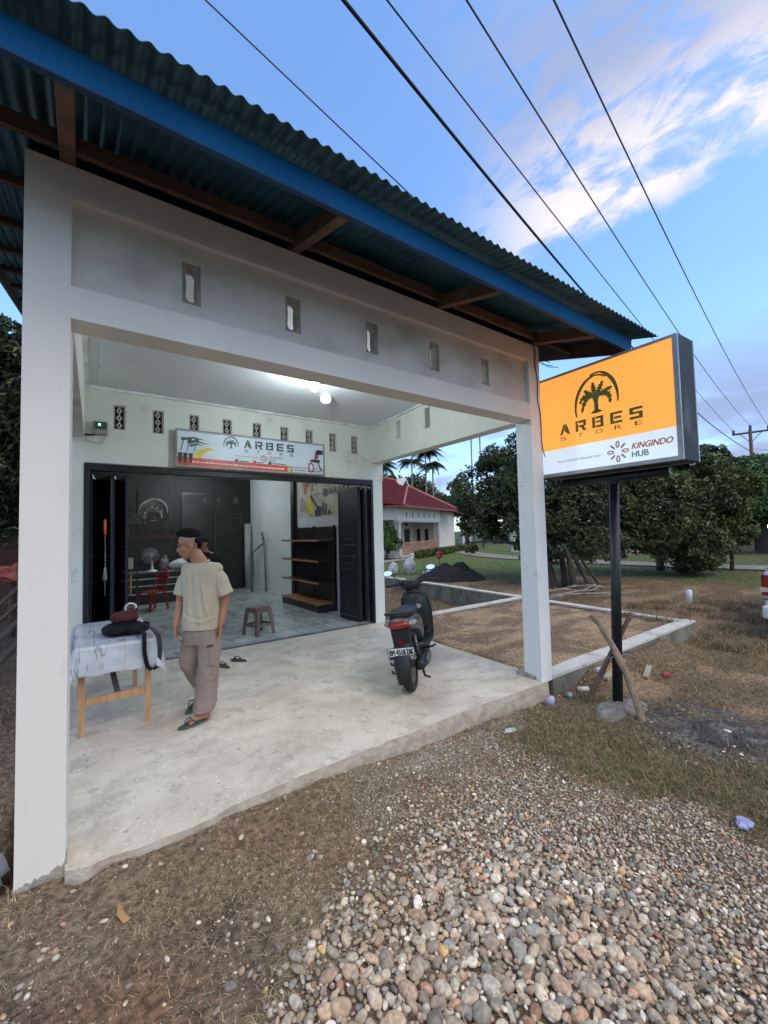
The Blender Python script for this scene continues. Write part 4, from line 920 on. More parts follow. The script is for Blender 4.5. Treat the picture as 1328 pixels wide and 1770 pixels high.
for k in range(3):
    t = 2*math.pi*k/3+.4; pts = []
    for rr_ in (.03, .09, .15): 
        for s_ in (-.45, .45):
            d = a_x*math.cos(t+s_)+b_x*math.sin(t+s_); pts.append(tuple(fc+fd*(.012+.02*s_)+d*rr_))
    mb.add(pts, [(0, 1, 3, 2), (2, 3, 5, 4)])
mb.build('blade', mat('fan_blade', (.30, .33, .40), .3), fn)
def bag(name, c, r, m, label, seed, cat='bag'):
    def dsp(V): return (fbm(V[:, 0]*9, V[:, 1]*9, V[:, 2]*9, 4, seed)-.5)*r[2]*.55
    mb = MB().ell(c, r, 18, 12); mb.ell((c[0]+r[0]*.2, c[1], c[2]+r[2]*.55), (r[0]*.55, r[1]*.6, r[2]*.8), 14, 10)
    return tag(blob(mb, name, m, None, voxel=max(.012, min(r)/7), smooth=2, disp=dsp), label, cat)
bag('plastic_bag', (2.13, 12.15, .93), (.24, .14, .13), mat('white_film', (.50, .52, .52), .3), 'crumpled white plastic bag on the counter beside the fan', 3)
bag('packaged_part', (1.80, 12.18, .97), (.11, .1, .17), mat('grey_cover', (.20, .20, .21), .5), 'tall grey wrapped bundle on the counter between fan and white bag', 8, 'bundle')
def chair(loc, rz):
    t = thing('plastic_chair', loc, 'red plastic chair in front of the black shop counter', 'chair', rotz=rz)
    m = mat('red_plastic', (.34, .015, .02), .35)
    MB().box((-.20, -.20, .40), (.20, .20, .43)).build('seat', m, t, bevel=.012)
    for sx in (-1, 1):
        MB().bar((sx*.22, -.22, 0), (sx*.18, -.17, .405), .035, .035).build('leg', m, t)
        MB().bar((sx*.21, .24, 0), (sx*.18, .17, .405), .035, .035).build('leg', m, t)
    mb = MB().tube(curve([(-.19, .18, .42), (-.19, .24, .7), (-.13, .27, .88), (.13, .27, .88), (.19, .24, .7), (.19, .18, .42)], 6), .016, 8); mb.bar((-.17, .255, .72), (.17, .255, .72), .015, .06)
    for x in (-.09, 0, .09): mb.bar((x, .21, .44), (x, .265, .87), .03, .01)
    mb.build('backrest', m, t, smooth=False)
chair((1.38, 10.95, .013), RAD(-60))

# things leaning in the rear corner
tag(MB().tube([(4.34, 13.3, .013), (4.33, 13.33, 1.0), (4.34, 13.36, 2.0)], [.10, .105, .10], 16).build('sheet_roll', mat('grey_roll', (.30, .32, .32), .6, c2=(.4, .42, .42), scale=9), smooth=True), 'tall pale grey roll standing upright in the rear shop corner', 'roll')
mb = MB().tube([(4.1, 12.3, .02), (4.2, 12.6, .35), (4.28, 12.7, .45), (4.27, 12.75, 1.1), (4.38, 12.4, 1.32), (4.40, 12.1, 1.42), (4.30, 12.0, 1.72)], .03, 8); mb.tube([(4.40, 12.1, 1.42), (4.43, 12.05, .02)], .022, 8)
tag(mb.build('machine_handle', mat('grey_tube', (.12, .13, .13), .4), smooth=True), 'bent grey tube handle leaning by the grey roll in the rear corner', 'handle')

# tools hung on the left inside -----------------------------------------------------------------
rk = thing('tool_rack', (.72, 8.05, .013), 'dark rack hung with garden tools behind the left folding leaves', 'tool rack')
mb = MB()
for x in (.60, .78): mb.box((x, 8.06, .014), (x+.025, 8.085, 2.45))
for z_ in (.5, 1.1, 1.6, 2.1): mb.box((.626, 8.065, z_), (.779, 8.08, z_+.02))
mb.build('rack_frame', m_black, rk)
MB().tube([(.70, 8.03, .72), (.70, 8.03, 1.05)], .018, 8).build('tool_handle', mat('tool_wood', (.42, .24, .13), .6), rk, smooth=True)
MB().box((.665, 8.0, 1.15), (.735, 8.05, 1.33)).build('packet', mat('packet_cream', (.42, .42, .26), .5), rk)
mb = MB(); random.seed(9)
for k in range(26):
    a = (random.uniform(.60, .90), 7.98+random.uniform(-.04, .04), random.uniform(1.88, 2.12)); mb.ell(a, (.018, .012, .012), 8, 6)
for k in range(10): mb.ell((.64+random.uniform(-.015, .015), 7.99, 1.45+k*.035), (.012, .01, .014), 6, 5)
mb.build('flower_garland', mat('garland_grey', (.36, .36, .32), .6), rk)
og = thing('hanging_tool', (.29, 6.85, .9), 'orange handled tool hanging between the left folding leaves', 'tool')
MB().tube([(.285, 6.56, 1.70), (.285, 6.56, 1.90)], .016, 8).build('handle', mat('orange_plastic', (.70, .12, .02), .4), og, smooth=True)
MB().tube([(.285, 6.56, .92), (.29, 6.565, 1.3), (.285, 6.56, 1.70)], .007, 6).build('shaft', mat('grey_shaft', (.15, .15, .15), .4), og, smooth=True)
MB().tube([(.285, 6.56, 1.12), (.288, 6.56, 1.28)], [.03, .012], 8).build('tool_head', mat('grey_shaft2', (.25, .25, .25), .5), og, smooth=True)

# ================================================================= table, cloth, bags
tb = thing('wooden_table', (.28, 5.0, 0), 'light wooden trestle table with plain square legs on the porch', 'table')
m_tw = mat('pale_timber', (.46, .245, .11), .6, c2=(.56, .32, .16), scale=4, stretch=(6, 6, .7), bump=.12, bscale=40)
legs = [(.035, 4.44), (.525, 4.45), (.53, 5.57), (.03, 5.55)]
for x, y in legs: MB().box((x-.022, y-.018, 0), (x+.022, y+.018, .715)).build('leg', m_tw, tb, bevel=.003)
MB().bar((.06, 4.44, .28), (.50, 4.45, .28), .022, .06).build('rail', m_tw, tb, bevel=.002)
MB().bar((.055, 5.55, .60), (.505, 5.57, .60), .022, .06).build('rail', m_tw, tb, bevel=.002)
MB().bar((.24, 5.53, .58), (.30, 4.46, .27), .045, .02).build('brace', mat('grey_timber', (.16, .13, .11), .8), tb)
MB().bar((.03, 4.46, .66), (.03, 5.53, .66), .02, .08).build('apron', m_tw, tb); MB().bar((.527, 4.47, .66), (.53, 5.55, .66), .02, .08).build('apron', m_tw, tb)
MB().box((-.0, 4.40, .716), (.575, 5.63, .738)).build('tabletop', m_tw, tb, bevel=.003)
x0, x1, y0, y1 = -.006, .581, 4.392, 5.638; OV = .25; nu, nv = 90, 110
U_ = np.linspace(x0-OV, x1+OV*.8, nu); V_ = np.linspace(y0-OV*1.05, y1+OV, nv); UU, VV = np.meshgrid(U_, V_)
cxx = np.clip(UU, x0, x1); cyy = np.clip(VV, y0, y1); dx = UU-cxx; dy = VV-cyy; d = np.hypot(dx, dy); dd_ = np.where(d < 1e-6, 1, d)
corner = (np.abs(dx) > 1e-6) & (np.abs(dy) > 1e-6)
per = cxx*1.0+cyy*1.0
wavy = .5+.5*np.sin(per*19+np.sin(per*7)*1.5)
out = .012*np.minimum(1, d/.02)+d*(.05+.17*wavy*np.minimum(1, d/.12))+corner*d*.18
PX_ = cxx+dx/dd_*out; PY_ = cyy+dy/dd_*out; PZ_ = .7435-np.maximum(0, d-.008)*(.97-.10*wavy)+(fbm(UU*7, VV*7, 0, 3, 12)-.5)*.003*(d < .01)
ii = np.arange(nu*nv).reshape(nv, nu); F_ = np.stack([ii[:-1, :-1], ii[:-1, 1:], ii[1:, 1:], ii[1:, :-1]], -1).reshape(-1, 4)
m_cl = mat('marbled_oilcloth', (.43, .46, .50), .25, c2=(.60, .63, .67), scale=3, spec=.6)
nt = m_cl.node_tree; b = nt.nodes['Principled BSDF']; src = b.inputs['Base Color'].links[0].from_socket
tcn = nt.nodes.new('ShaderNodeTexCoord'); mpn = nt.nodes.new('ShaderNodeMapping'); mpn.inputs['Rotation'].default_value = (0, RAD(32), RAD(34)); mpn.inputs['Scale'].default_value = (3.3, .5, .7)
nzv = nt.nodes.new('ShaderNodeTexNoise'); nzv.inputs['Scale'].default_value = 1.7; nzv.inputs['Detail'].default_value = 4; nt.links.new(tcn.outputs['Object'], mpn.inputs['Vector']); nt.links.new(mpn.outputs[0], nzv.inputs['Vector'])
ab = nt.nodes.new('ShaderNodeMath'); ab.operation = 'SUBTRACT'; ab.inputs[1].default_value = .5; nt.links.new(nzv.outputs['Fac'], ab.inputs[0])
a2 = nt.nodes.new('ShaderNodeMath'); a2.operation = 'ABSOLUTE'; nt.links.new(ab.outputs[0], a2.inputs[0])
mrn = nt.nodes.new('ShaderNodeMapRange'); mrn.inputs['From Max'].default_value = .014; mrn.inputs['To Min'].default_value = .75; mrn.inputs['To Max'].default_value = 0; nt.links.new(a2.outputs[0], mrn.inputs['Value'])
mvn = nt.nodes.new('ShaderNodeMix'); mvn.data_type = 'RGBA'; mvn.inputs['B'].default_value = (.17, .15, .17, 1); nt.links.new(mrn.outputs[0], mvn.inputs['Factor']); nt.links.new(src, mvn.inputs['A']); nt.links.new(mvn.outputs['Result'], b.inputs['Base Color'])
oc = npmesh('tablecloth', np.stack([PX_, PY_, PZ_], -1).reshape(-1, 3), F_, m_cl); tag(oc, 'grey marbled oilcloth draped over the wooden porch table', 'tablecloth')
s_ = oc.modifiers.new('s', 'SOLIDIFY'); s_.thickness = .002; s_.offset = 1
# black backpack
m_bp = mat('black_nylon', (.008, .008, .010), .85, c2=(.014, .014, .016), spec=.15, scale=14, bump=.25, bscale=90)
bp_ = thing('backpack', (.40, 4.72, .746), 'black backpack lying flat on the marbled tablecloth', 'backpack')
def dsp(V): return (fbm(V[:, 0]*14, V[:, 1]*14, V[:, 2]*14, 3, 9)-.5)*.022
mb = MB().ell((.36, 4.80, .80), (.185, .20, .055), 20, 12); mb.ell((.46, 4.66, .80), (.11, .12, .045), 16, 10); mb.ell((.30, 4.72, .79), (.12, .12, .04), 16, 10)
blob(mb, 'bag_body', m_bp, bp_, voxel=.010, smooth=3, disp=dsp)
def strap(pts, w, m, par, nm='strap'):
    P = [Vector(p) for p in curve(pts, 6)]; vs = []; fs = []
    for i, p in enumerate(P):
        d = (P[min(i+1, len(P)-1)]-P[max(i-1, 0)]).normalized(); s = Vector((.93, -.2, .0)); s = (s-d*s.dot(d)).normalized(); n_ = s.cross(d)
        vs += [p-s*w/2-n_*.004, p+s*w/2-n_*.004, p+s*w/2+n_*.004, p-s*w/2+n_*.004]
    k = len(P); fs = [(i*4+j, i*4+(j+1) % 4, (i+1)*4+(j+1) % 4, (i+1)*4+j) for i in range(k-1) for j in range(4)]+[(3, 2, 1, 0), ((k-1)*4, (k-1)*4+1, (k-1)*4+2, (k-1)*4+3)]
    return MB().add(vs, fs).build(nm, m, par, smooth=False)
strap([(.46, 4.62, .80), (.49, 4.47, .79), (.487, 4.365, .755), (.485, 4.34, .66), (.50, 4.335, .55), (.515, 4.335, .50)], .034, m_bp, bp_)
strap([(.50, 4.72, .81), (.565, 4.58, .80), (.585, 4.44, .785), (.60, 4.345, .74), (.605, 4.325, .62), (.59, 4.325, .52), (.575, 4.33, .49)], .036, mat('dark_blue_webbing', (.02, .022, .035), .7), bp_)
strap([(.515, 4.333, .50), (.545, 4.33, .485), (.575, 4.332, .49)], .03, m_bp, bp_)
MB().ell((.545, 4.80, .80), (.04, .03, .035), 12, 8).build('buckle', m_bp, bp_, smooth=True)
# maroon bag on top
mb_ = thing('maroon_bag', (.37, 4.82, .84), 'small maroon bag lying on top of the black backpack', 'bag')
mb = MB().ell((.37, 4.83, .885), (.125, .12, .055), 18, 12); mb.ell((.40, 4.84, .925), (.085, .09, .04), 16, 10); mb.ell((.33, 4.80, .91), (.08, .07, .04), 16, 10)
blob(mb, 'bag_body', mat('maroon_cloth', (.060, .005, .009), .85, c2=(.10, .010, .015), scale=12, bump=.3, bscale=80), mb_, voxel=.009, smooth=3, disp=lambda V: (fbm(V[:, 0]*18, V[:, 1]*18, V[:, 2]*18, 3, 19)-.5)*.022)
MB().tube(curve([(.385, 4.80, .945), (.375, 4.79, .99), (.41, 4.79, 1.02), (.455, 4.79, 1.005), (.465, 4.79, .97)], 6), .010, 8).build('carry_loop', mat('white_rope', (.66, .65, .62), .7), mb_, smooth=True)
# loose sandals by the threshold
def slipper(name, loc, rz, m, label=None, parent=None, L_=.25, group=None):
    t = thing(name, loc, label, 'sandal', rotz=rz, group=group) if parent is None else parent
    def sole(z, s): return [((.042+.008*math.cos(a))*math.sin(a)*s*(1.12 if math.cos(a) > 0 else .9), L_/2*math.cos(a)*s, z) for a in np.linspace(0, 2*math.pi, 24, endpoint=False)]
    MB().loft([sole(.0, .97), sole(.008, 1), sole(.018, 1), sole(.02, .96)]).build('sole', m, t, bevel=.0)
    for s in (-1, 1): MB().tube(curve([(0, L_*.32, .02), (s*.018, L_*.2, .055), (s*.042, -L_*.02, .022)], 5), .006, 6).build('strap', m, t, smooth=True)
    return t
m_sl = mat('brown_rubber', (.06, .045, .035), .7)
slipper('sandal', (1.73, 5.74, .002), RAD(35), m_sl, 'dark brown sandal near the threshold, nearer the stool')
slipper('sandal', (1.50, 5.62, .002), RAD(20), m_sl, 'dark brown sandal near the threshold, partly behind the walking man')
# ================================================================= people
m_skin = mat('skin_tan', (.36, .160, .092), .55, c2=(.42, .20, .120), scale=9, sss=.0, bump=.05, bscale=120)
m_hair = mat('black_hair', (.006, .0055, .0055), .85, c2=(.012, .011, .010), scale=60, bump=.5, bscale=160, spec=.15)
def head(mb, c, d, s=1.0):
    """adds a head (closed shapes) at centre c looking along d; returns basis"""
    d = Vector(d).normalized(); up = Vector((0, 0, 1)); sd_ = d.cross(up).normalized(); up = sd_.cross(d).normalized(); c = Vector(c)
    R = Matrix((sd_, d, up)).transposed(); T = lambda x, y, z: c+sd_*x*s+d*y*s+up*z*s
    mb.ell(T(0, -.012, .03), (.074*s, .092*s, .088*s), 20, 14, R)       # cranium
    mb.ell(T(0, .022, -.035), (.060*s, .066*s, .078*s), 18, 12, R)     # face
    mb.ell(T(0, .048, -.092), (.030*s, .030*s, .024*s), 12, 8, R)      # chin
    mb.cap(T(0, .080, .002), T(0, .098, -.032), .009*s, .013*s, 10)      # nose
    mb.ell(T(0, .084, -.066), (.024*s, .012*s, .011*s), 12, 8, R)      # lips
    for q in (-1, 1):
        mb.ell(T(q*.074, -.012, -.012), (.010*s, .020*s, .031*s), 10, 8, R)   # ear
        mb.ell(T(q*.044, .052, -.028), (.022*s, .022*s, .020*s), 10, 8, R)    # cheek
        mb.cap(T(q*.010, .083, .020), T(q*.045, .068, .022), .010*s, .009*s, 8)  # brow ridge
        mb.cap(T(q*.058, .0, -.05), T(q*.03, .05, -.085), .018*s, .016*s, 8)       # jaw
    return T, R
def face_bits(T, R, par, s=1.0):
    mb = MB(); 
    for q in (-1, 1): mb.ell(T(q*.030, .0745, -.0), (.012*s, .007*s, .0055*s), 10, 8, R)
    mb.build('eye', mat('eye_shade', (.10, .07, .06), .4), par, smooth=True)
    mb = MB()
    for q in (-1, 1): mb.ell(T(q*.030, .081, -.0), (.006*s, .0035*s, .006*s), 8, 6, R)
    mb.build('iris', mat('dark_brown_iris', (.02, .012, .01), .2), par, smooth=True)
    mb = MB()
    for q in (-1, 1): mb.tube([T(q*.012, .091, .026), T(q*.030, .087, .033), T(q*.052, .070, .028)], [.0035*s, .0045*s, .002*s], 6)
    mb.build('eyebrow', m_hair, par, smooth=True)
    MB().tube([T(-.022, .089, -.067), T(0, .0965, -.066), T(.022, .089, -.067)], .0016, 5).build('mouth_line', mat('lip_line', (.15, .05, .04), .6), par)
def hand(mb, wrist, d, palmn, thumb_side, curl=.35, s=1.0):
    """palm + four unequal bent fingers + thumb"""
    w = Vector(wrist); d = Vector(d).normalized(); n = Vector(palmn); n = (n-d*n.dot(d)).normalized(); sd_ = d.cross(n).normalized()*thumb_side
    R = Matrix((sd_, n, d)).transposed()
    mb.ell(w+d*.048*s, (.038*s, .015*s, .052*s), 14, 10, R)
    for k, (o, ln) in enumerate(((.029, .068), (.010, .078), (-.009, .072), (-.027, .056))):
        p = w+d*.085*s+sd_*o*s; c_ = curl*(1+.18*k); dd = (d*math.cos(c_*.6)+n*math.sin(c_*.6)); p1 = p+dd*ln*.45*s
        d2 = (d*math.cos(c_*1.6)+n*math.sin(c_*1.6)); p2 = p1+d2*ln*.32*s; d3 = (d*math.cos(c_*2.5)+n*math.sin(c_*2.5)); p3 = p2+d3*ln*.26*s
        mb.cap(p, p1, .0088*s, .0082*s, 8); mb.cap(p1, p2, .0082*s, .0075*s, 8); mb.cap(p2, p3, .0075*s, .0066*s, 8)
    t0 = w+d*.022*s+sd_*.026*s; t1 = t0+(sd_*.62+d*.75+n*.3).normalized()*.036*s; t2 = t1+(sd_*.18+d*.93+n*.45).normalized()*.032*s
    mb.cap(t0, t1, .0125*s, .010*s, 8); mb.cap(t1, t2, .0095*s, .008*s, 8)
def ering(c, ax, ay, n=20, rz=0.0, pw=2.4):
    out = []
    for j in range(n):
        t = 2*math.pi*j/n; ct, st_ = math.cos(t), math.sin(t)
        x = abs(ct)**(2/pw)*math.copysign(1, ct)*ax; y = abs(st_)**(2/pw)*math.copysign(1, st_)*ay
        out.append((c[0]+x*math.cos(rz)-y*math.sin(rz), c[1]+x*math.sin(rz)+y*math.cos(rz), c[2]))
    return out

man = thing('person', (.93, 4.22, 0), 'man in beige t-shirt and taupe cargo trousers walking past the table, looking down', 'person', rotz=-yaw)
# local axes: x = to the camera's right, y = away from it
Hc = (-.105, .0, 1.575); Hd = (-.90, -.36, -.20)
mb = MB(); T, R = head(mb, Hc, Hd, 1.10)
mb.cap((-.070, .02, 1.50), (-.005, .035, 1.38), .060, .072)            # neck
mb.ell((.0, .03, 1.29), (.15, .08, .07), 18, 12)
mb.ell((.0, .03, 1.18), (.13, .080, .19), 18, 12); mb.ell((.0, .03, .93), (.125, .080, .18), 18, 12)
shR = (.155, .03, 1.30); elR = (.205, .06, 1.06); wrR = (.185, .0, .84)
shL = (-.148, .03, 1.295); elL = (-.215, .05, 1.05); wrL = (-.215, -.04, .845)
for a, b_, c in ((shR, elR, wrR), (shL, elL, wrL)):
    mb.cap(a, b_, .046, .040); mb.cap(b_, c, .041, .027, fl=((1, 0, 0), .85))
hand(mb, (.184, -.005, .828), (-.08, -.06, -1), (-.9, -.25, 0), 1, .42); hand(mb, (-.215, -.045, .835), (.10, -.12, -1), (.8, .2, 0), -1, .45)
# legs: one planted in front, the other trailing with its heel up
hipR = (.075, .02, .86); knR = (.085, -.03, .47); anR = (.06, -.09, .085)
hipL = (-.075, .03, .86); knL = (-.135, .08, .46); anL = (-.085, .26, .14)
for a, b_, c in ((hipR, knR, anR), (hipL, knL, anL)):
    mb.cap(a, b_, .080, .056); mb.cap(b_, c, .054, .034)
def foot(mb, an, toe, s=1.0):
    an = Vector(an); toe = Vector(toe); d = (toe-an); d.z = 0; d.normalize(); sd_ = Vector((-d.y, d.x, 0)); g = toe.z
    h = Vector((an.x, an.y, 0))-d*.045; 
    mb.cap(an, an-d*.03+Vector((0, 0, -.045)), .034, .033); mb.cap(an-d*.03+Vector((0, 0, -.042)), toe-d*.055+Vector((0, 0, .006)), .033, .024, fl=((sd_.x, sd_.y, 0), .62))
    mb.cap(an+Vector((0, 0, -.02)), toe-d*.07+Vector((0, 0, .014)), .03, .022)
    for k in range(5):
        o = sd_*(.034-.0175*k); ln = (.040, .036, .032, .028, .024)[k]*1.0; r = .0115 if k == 0 else .0082
        mb.cap(toe-d*.060+o*.9, toe-d*(.060-ln)+o*1.1+Vector((0, 0, -.002)), r, r*.9, 8)
foot(mb, anR, (-.045, -.215, .034)); foot(mb, anL, (-.150, .10, .035))
body = blob(mb, 'body', m_skin, man, voxel=.0072, smooth=2)
face_bits(T, R, man, 1.1)
# hair: cropped sides, fuller fringe
mb = MB(); mb.ell(T(0, -.024, .070), (.079, .092, .072), 22, 14, R); mb.ell(T(0, -.050, .025), (.0745, .060, .060), 18, 12, R); mb.ell(T(0, .018, .112), (.064, .072, .040), 18, 10, R); mb.ell(T(0, .050, .110), (.042, .032, .026), 16, 10, R); mb.ell(T(0, -.066, .0), (.060, .040, .055), 16, 10, R)
hair = blob(mb, 'hair', m_hair, man, voxel=.008, smooth=1, disp=lambda V: (fbm(V[:, 0]*70, V[:, 1]*70, V[:, 2]*45, 3, 2)-.45)*.014)
# t-shirt
def folds(a1, seed, k=(10, 10, 2.2)):
    def f(V):
        w_ = np.sin(V[:, 0]*22+fbm(V[:, 0]*4, V[:, 1]*4, V[:, 2]*2.5, 3, seed)*16)*.5
        return (fbm(V[:, 0]*k[0], V[:, 1]*k[1], V[:, 2]*k[2], 4, seed)-.5)*a1*2.2+w_*a1*.32
    return f
m_tee = mat('beige_cotton', (.47, .40, .29), .9, c2=(.53, .46, .345), scale=5, bump=.12, bscale=220)
mb = MB()
mb.loft([ering((-.005, .03, z), ax, ay, 26, rz) for z, ax, ay, rz in ((.795, .166, .122, 0), (.80, .172, .127, 0), (.90, .164, .122, 0), (1.02, .158, .118, 0), (1.14, .160, .117, 0), (1.24, .172, .116, 0), (1.32, .180, .108, 0), (1.37, .150, .092, 0), (1.405, .088, .082, 0))])
for s_, a_, b_, c_ in ((1, (.125, .028, 1.345), (.172, .035, 1.25), (.214, .045, 1.105)), (-1, (-.122, .028, 1.335), (-.168, .035, 1.245), (-.205, .045, 1.115))):
    d_ = (Vector(c_)-Vector(b_)).normalized(); e1 = d_.cross(Vector((0, 1, 0))).normalized(); e2 = d_.cross(e1); rr_ = []
    for p_, r_ in ((a_, .050), (b_, .062), (Vector(b_).lerp(Vector(c_), .5), .066), (c_, .074), (Vector(c_)-d_*.004, .064)): rr_.append([tuple(Vector(p_)+e1*r_*.92*math.cos(t)+e2*r_*math.sin(t)) for t in np.linspace(0, 2*math.pi, 22, endpoint=False)])
    mb.loft(rr_)
mb.ell((-.005, .03, 1.32), (.185, .11, .085), 18, 10); mb.cap((-.13, .03, 1.345), (.13, .03, 1.345), .062, .062)
def teef(V):
    x, y, z = V[:, 0], V[:, 1], V[:, 2]; fr = (y < .06)*1.0; D = (1.36-z)
    def fold(x0, k, q, z0, z1, w_, a_): return a_*np.exp(-((x-(x0+k*D+q*D*D))/w_)**2)*sstep(z1-.05, z1+.05, z)*(1-sstep(z0-.05, z0+.04, z))*fr
    f_ = fold(-.01, .02, .12, 1.34, .86, .011, .011)+fold(.035, .02, .28, 1.24, .92, .013, .011)+fold(.085, -.02, .25, 1.18, .95, .012, .009)+fold(-.075, -.02, .05, 1.28, .84, .012, .009)-fold(.015, .02, .18, 1.32, .88, .014, .009)-fold(-.05, 0, .1, 1.3, .85, .014, .008)+fold(.125, .10, .0, 1.34, 1.16, .010, .008)+fold(.15, .12, .0, 1.33, 1.15, .009, .007)
    g = .009*np.exp(-((z-(.875+.9*(x-.02)**2*3))/.012)**2)*(np.abs(x) < .13)*fr-.008*np.exp(-((z-(.905+.9*(x-.02)**2*3))/.014)**2)*(np.abs(x) < .13)*fr
    return (f_+g+folds(.014, 44, (8, 8, 1.8))(V))*(.15+.85*sstep(.80, .845, z))
tee = blob(mb, 't_shirt', m_tee, man, voxel=.0075, smooth=2, disp=teef)
MB().tube([(-.018+.080*math.cos(t), .028+.078*math.sin(t), 1.398+.012*math.sin(t)+.020*math.cos(t)) for t in np.linspace(0, 2*math.pi, 26)], .009, 6).build('collar', mat('collar_cotton', (.46, .40, .29), .9), tee, smooth=True)
# trousers, wide and creased
m_tr = mat('taupe_cotton', (.25, .195, .16), .92, c2=(.30, .235, .195), scale=4, bump=.12, bscale=200)
mb = MB()
mb.loft([ering((0, .025, z), ax, ay, 24) for z, ax, ay in ((.66, .165, .12), (.74, .166, .122), (.80, .150, .105), (.86, .138, .092))])
def leg_tube(pts):
    mb.loft([ering((x, y, z), r, r*k, 20, pw=2.2) for x, y, z, r, k in pts])
leg_tube([(.060, -.085, .095, .078, 1.15), (.062, -.08, .10, .084, 1.15), (.075, -.05, .28, .090, 1.1), (.085, -.02, .48, .096, 1.05), (.08, .01, .68, .100, 1.05), (.072, .025, .78, .075, 1.05)])
leg_tube([(-.082, .245, .17, .070, 1.15), (-.085, .24, .18, .078, 1.15), (-.115, .16, .32, .086, 1.1), (-.140, .09, .47, .094, 1.05), (-.100, .05, .66, .100, 1.05), (-.072, .03, .78, .075, 1.05)])
def trf(V):
    kn = np.exp(-((V[:, 2]-.42)/.14)**2)+np.exp(-((V[:, 2]-.14)/.07)**2)*1.4
    return folds(.021, 71, (8, 8, 2.4))(V)+np.sin(V[:, 2]*45+V[:, 0]*38+fbm(V[:, 0]*7, V[:, 1]*7, V[:, 2]*7, 3, 5)*16)*.0035*kn
tro = blob(mb, 'trousers', m_tr, man, voxel=.0095, smooth=3, disp=trf)
MB().hexa([(.135, -.115, .50), (.175, -.105, .50), (.18, -.095, .62), (.14, -.108, .62), (.128, -.125, .50), (.178, -.114, .50), (.186, -.104, .62), (.132, -.118, .62)]).build('cargo_pocket', m_tr, tro)
MB().bar((.10, -.115, .665), (.155, -.108, .672), .004, .016).build('pocket_badge', mat('badge_brown', (.06, .04, .035), .8), tro)
m_ff = mat('green_grey_rubber', (.075, .10, .085), .7)
def flip(o, d, tilt):
    d = Vector(d).normalized(); a = Vector((-d.y, d.x, 0)).normalized(); n_ = a.cross(d); n_ = n_ if n_.z > 0 else -n_; o = Vector(o)
    def sole(z, s): return [tuple(o+a*((.044+.008*math.cos(t))*math.sin(t)*s)+d*(.135*math.cos(t)*s)+n_*z) for t in np.linspace(0, 2*math.pi, 24, endpoint=False)]
    f_ = MB().loft([sole(.0, .97), sole(.004, 1), sole(.014, 1), sole(.016, .96)]).build('flip_flop', m_ff, man)
    for s in (-1, 1): MB().tube([tuple(o+a*x+d*y+n_*z) for x, y, z in ((0, .088, .015), (s*.020, .055, .058), (s*.036, .02, .062), (s*.046, -.03, .02))], .0055, 6).build('strap', m_ff, f_, smooth=True)
flip((.00, -.165, .003), (-.105, -.125, 0), 0); flip((-.125, .175, .045), (-.065, -.16, -.080), 0)

# second man, further inside, mostly hidden -------------------------------------------
man2 = thing('person', (1.98, 8.55, .013), 'person in a black cap and black shirt standing inside behind the walking man', 'person', rotz=-yaw)
mb = MB(); T, R = head(mb, (-.06, 0, 1.50), (-.25, -.95, -.12), .98)
mb.cap((-.05, .03, 1.44), (-.03, .05, 1.33), .055, .062); mb.ell((0, .04, 1.25), (.17, .10, .10), 16, 10); mb.ell((0, .03, 1.05), (.15, .10, .22), 16, 10); mb.ell((0, .03, .85), (.15, .11, .15), 16, 10)
for s in (-1, 1):
    mb.cap((s*.17, .04, 1.26), (s*.22, .06, 1.0), .05, .04); mb.cap((s*.22, .06, 1.0), (s*.20, -.06, .80), .04, .028)
    hand(mb, (s*.20, -.065, .785), (-s*.05, -.15, -1), (-s*.9, -.2, 0), s, .4)
    mb.cap((s*.08, .03, .82), (s*.09, .01, .44), .085, .06); mb.cap((s*.09, .01, .44), (s*.09, .03, .09), .056, .036)
    foot(mb, (s*.09, .03, .085), (s*.12, -.13, .034))
blob(mb, 'body', m_skin, man2, voxel=.009, smooth=2); face_bits(T, R, man2)
m_bk = mat('black_cotton', (.014, .014, .016), .9)
mb = MB(); mb.loft([ering((0, .035, z), ax, ay) for z, ax, ay in ((.73, .18, .13), (.9, .18, .13), (1.1, .175, .125), (1.25, .175, .11), (1.31, .12, .085), (1.335, .07, .07))])
for s in (-1, 1): mb.cap((s*.155, .04, 1.25), (s*.215, .055, 1.03), .068, .068)
sh_ = blob(mb, 'shirt', m_bk, man2, voxel=.011, smooth=3, disp=folds(.010, 14))
text('RIDE', 'shirt_print', mat('print_grey', (.3, .3, .3), .8), sh_, (.02, -.115, 1.20), (1, 0, 0), (0, 0, 1), .04, width=.10, height=.03, ext=.002)
mb = MB()
for s in (-1, 1): mb.loft([ering((s*.09, .02, z), r, r*1.1) for z, r in ((.11, .075), (.45, .085), (.70, .10), (.82, .085))])
mb.loft([ering((0, .03, z), .165, .12) for z in (.68, .80, .86)])
blob(mb, 'trousers', mat('dark_denim', (.025, .028, .035), .9), man2, voxel=.012, smooth=3)
mb = MB(); mb.ell(T(0, -.015, .055), (.084, .100, .070), 20, 12, R); mb.ell(T(0, .115, .048), (.06, .05, .008), 16, 8, R)
cp = blob(mb, 'cap', m_bk, man2, voxel=.008, smooth=1)
MB().ell(T(0, .085, .078), (.012, .006, .010), 8, 6, R).build('cap_badge', mat('badge_white', (.6, .6, .6), .5), cp)
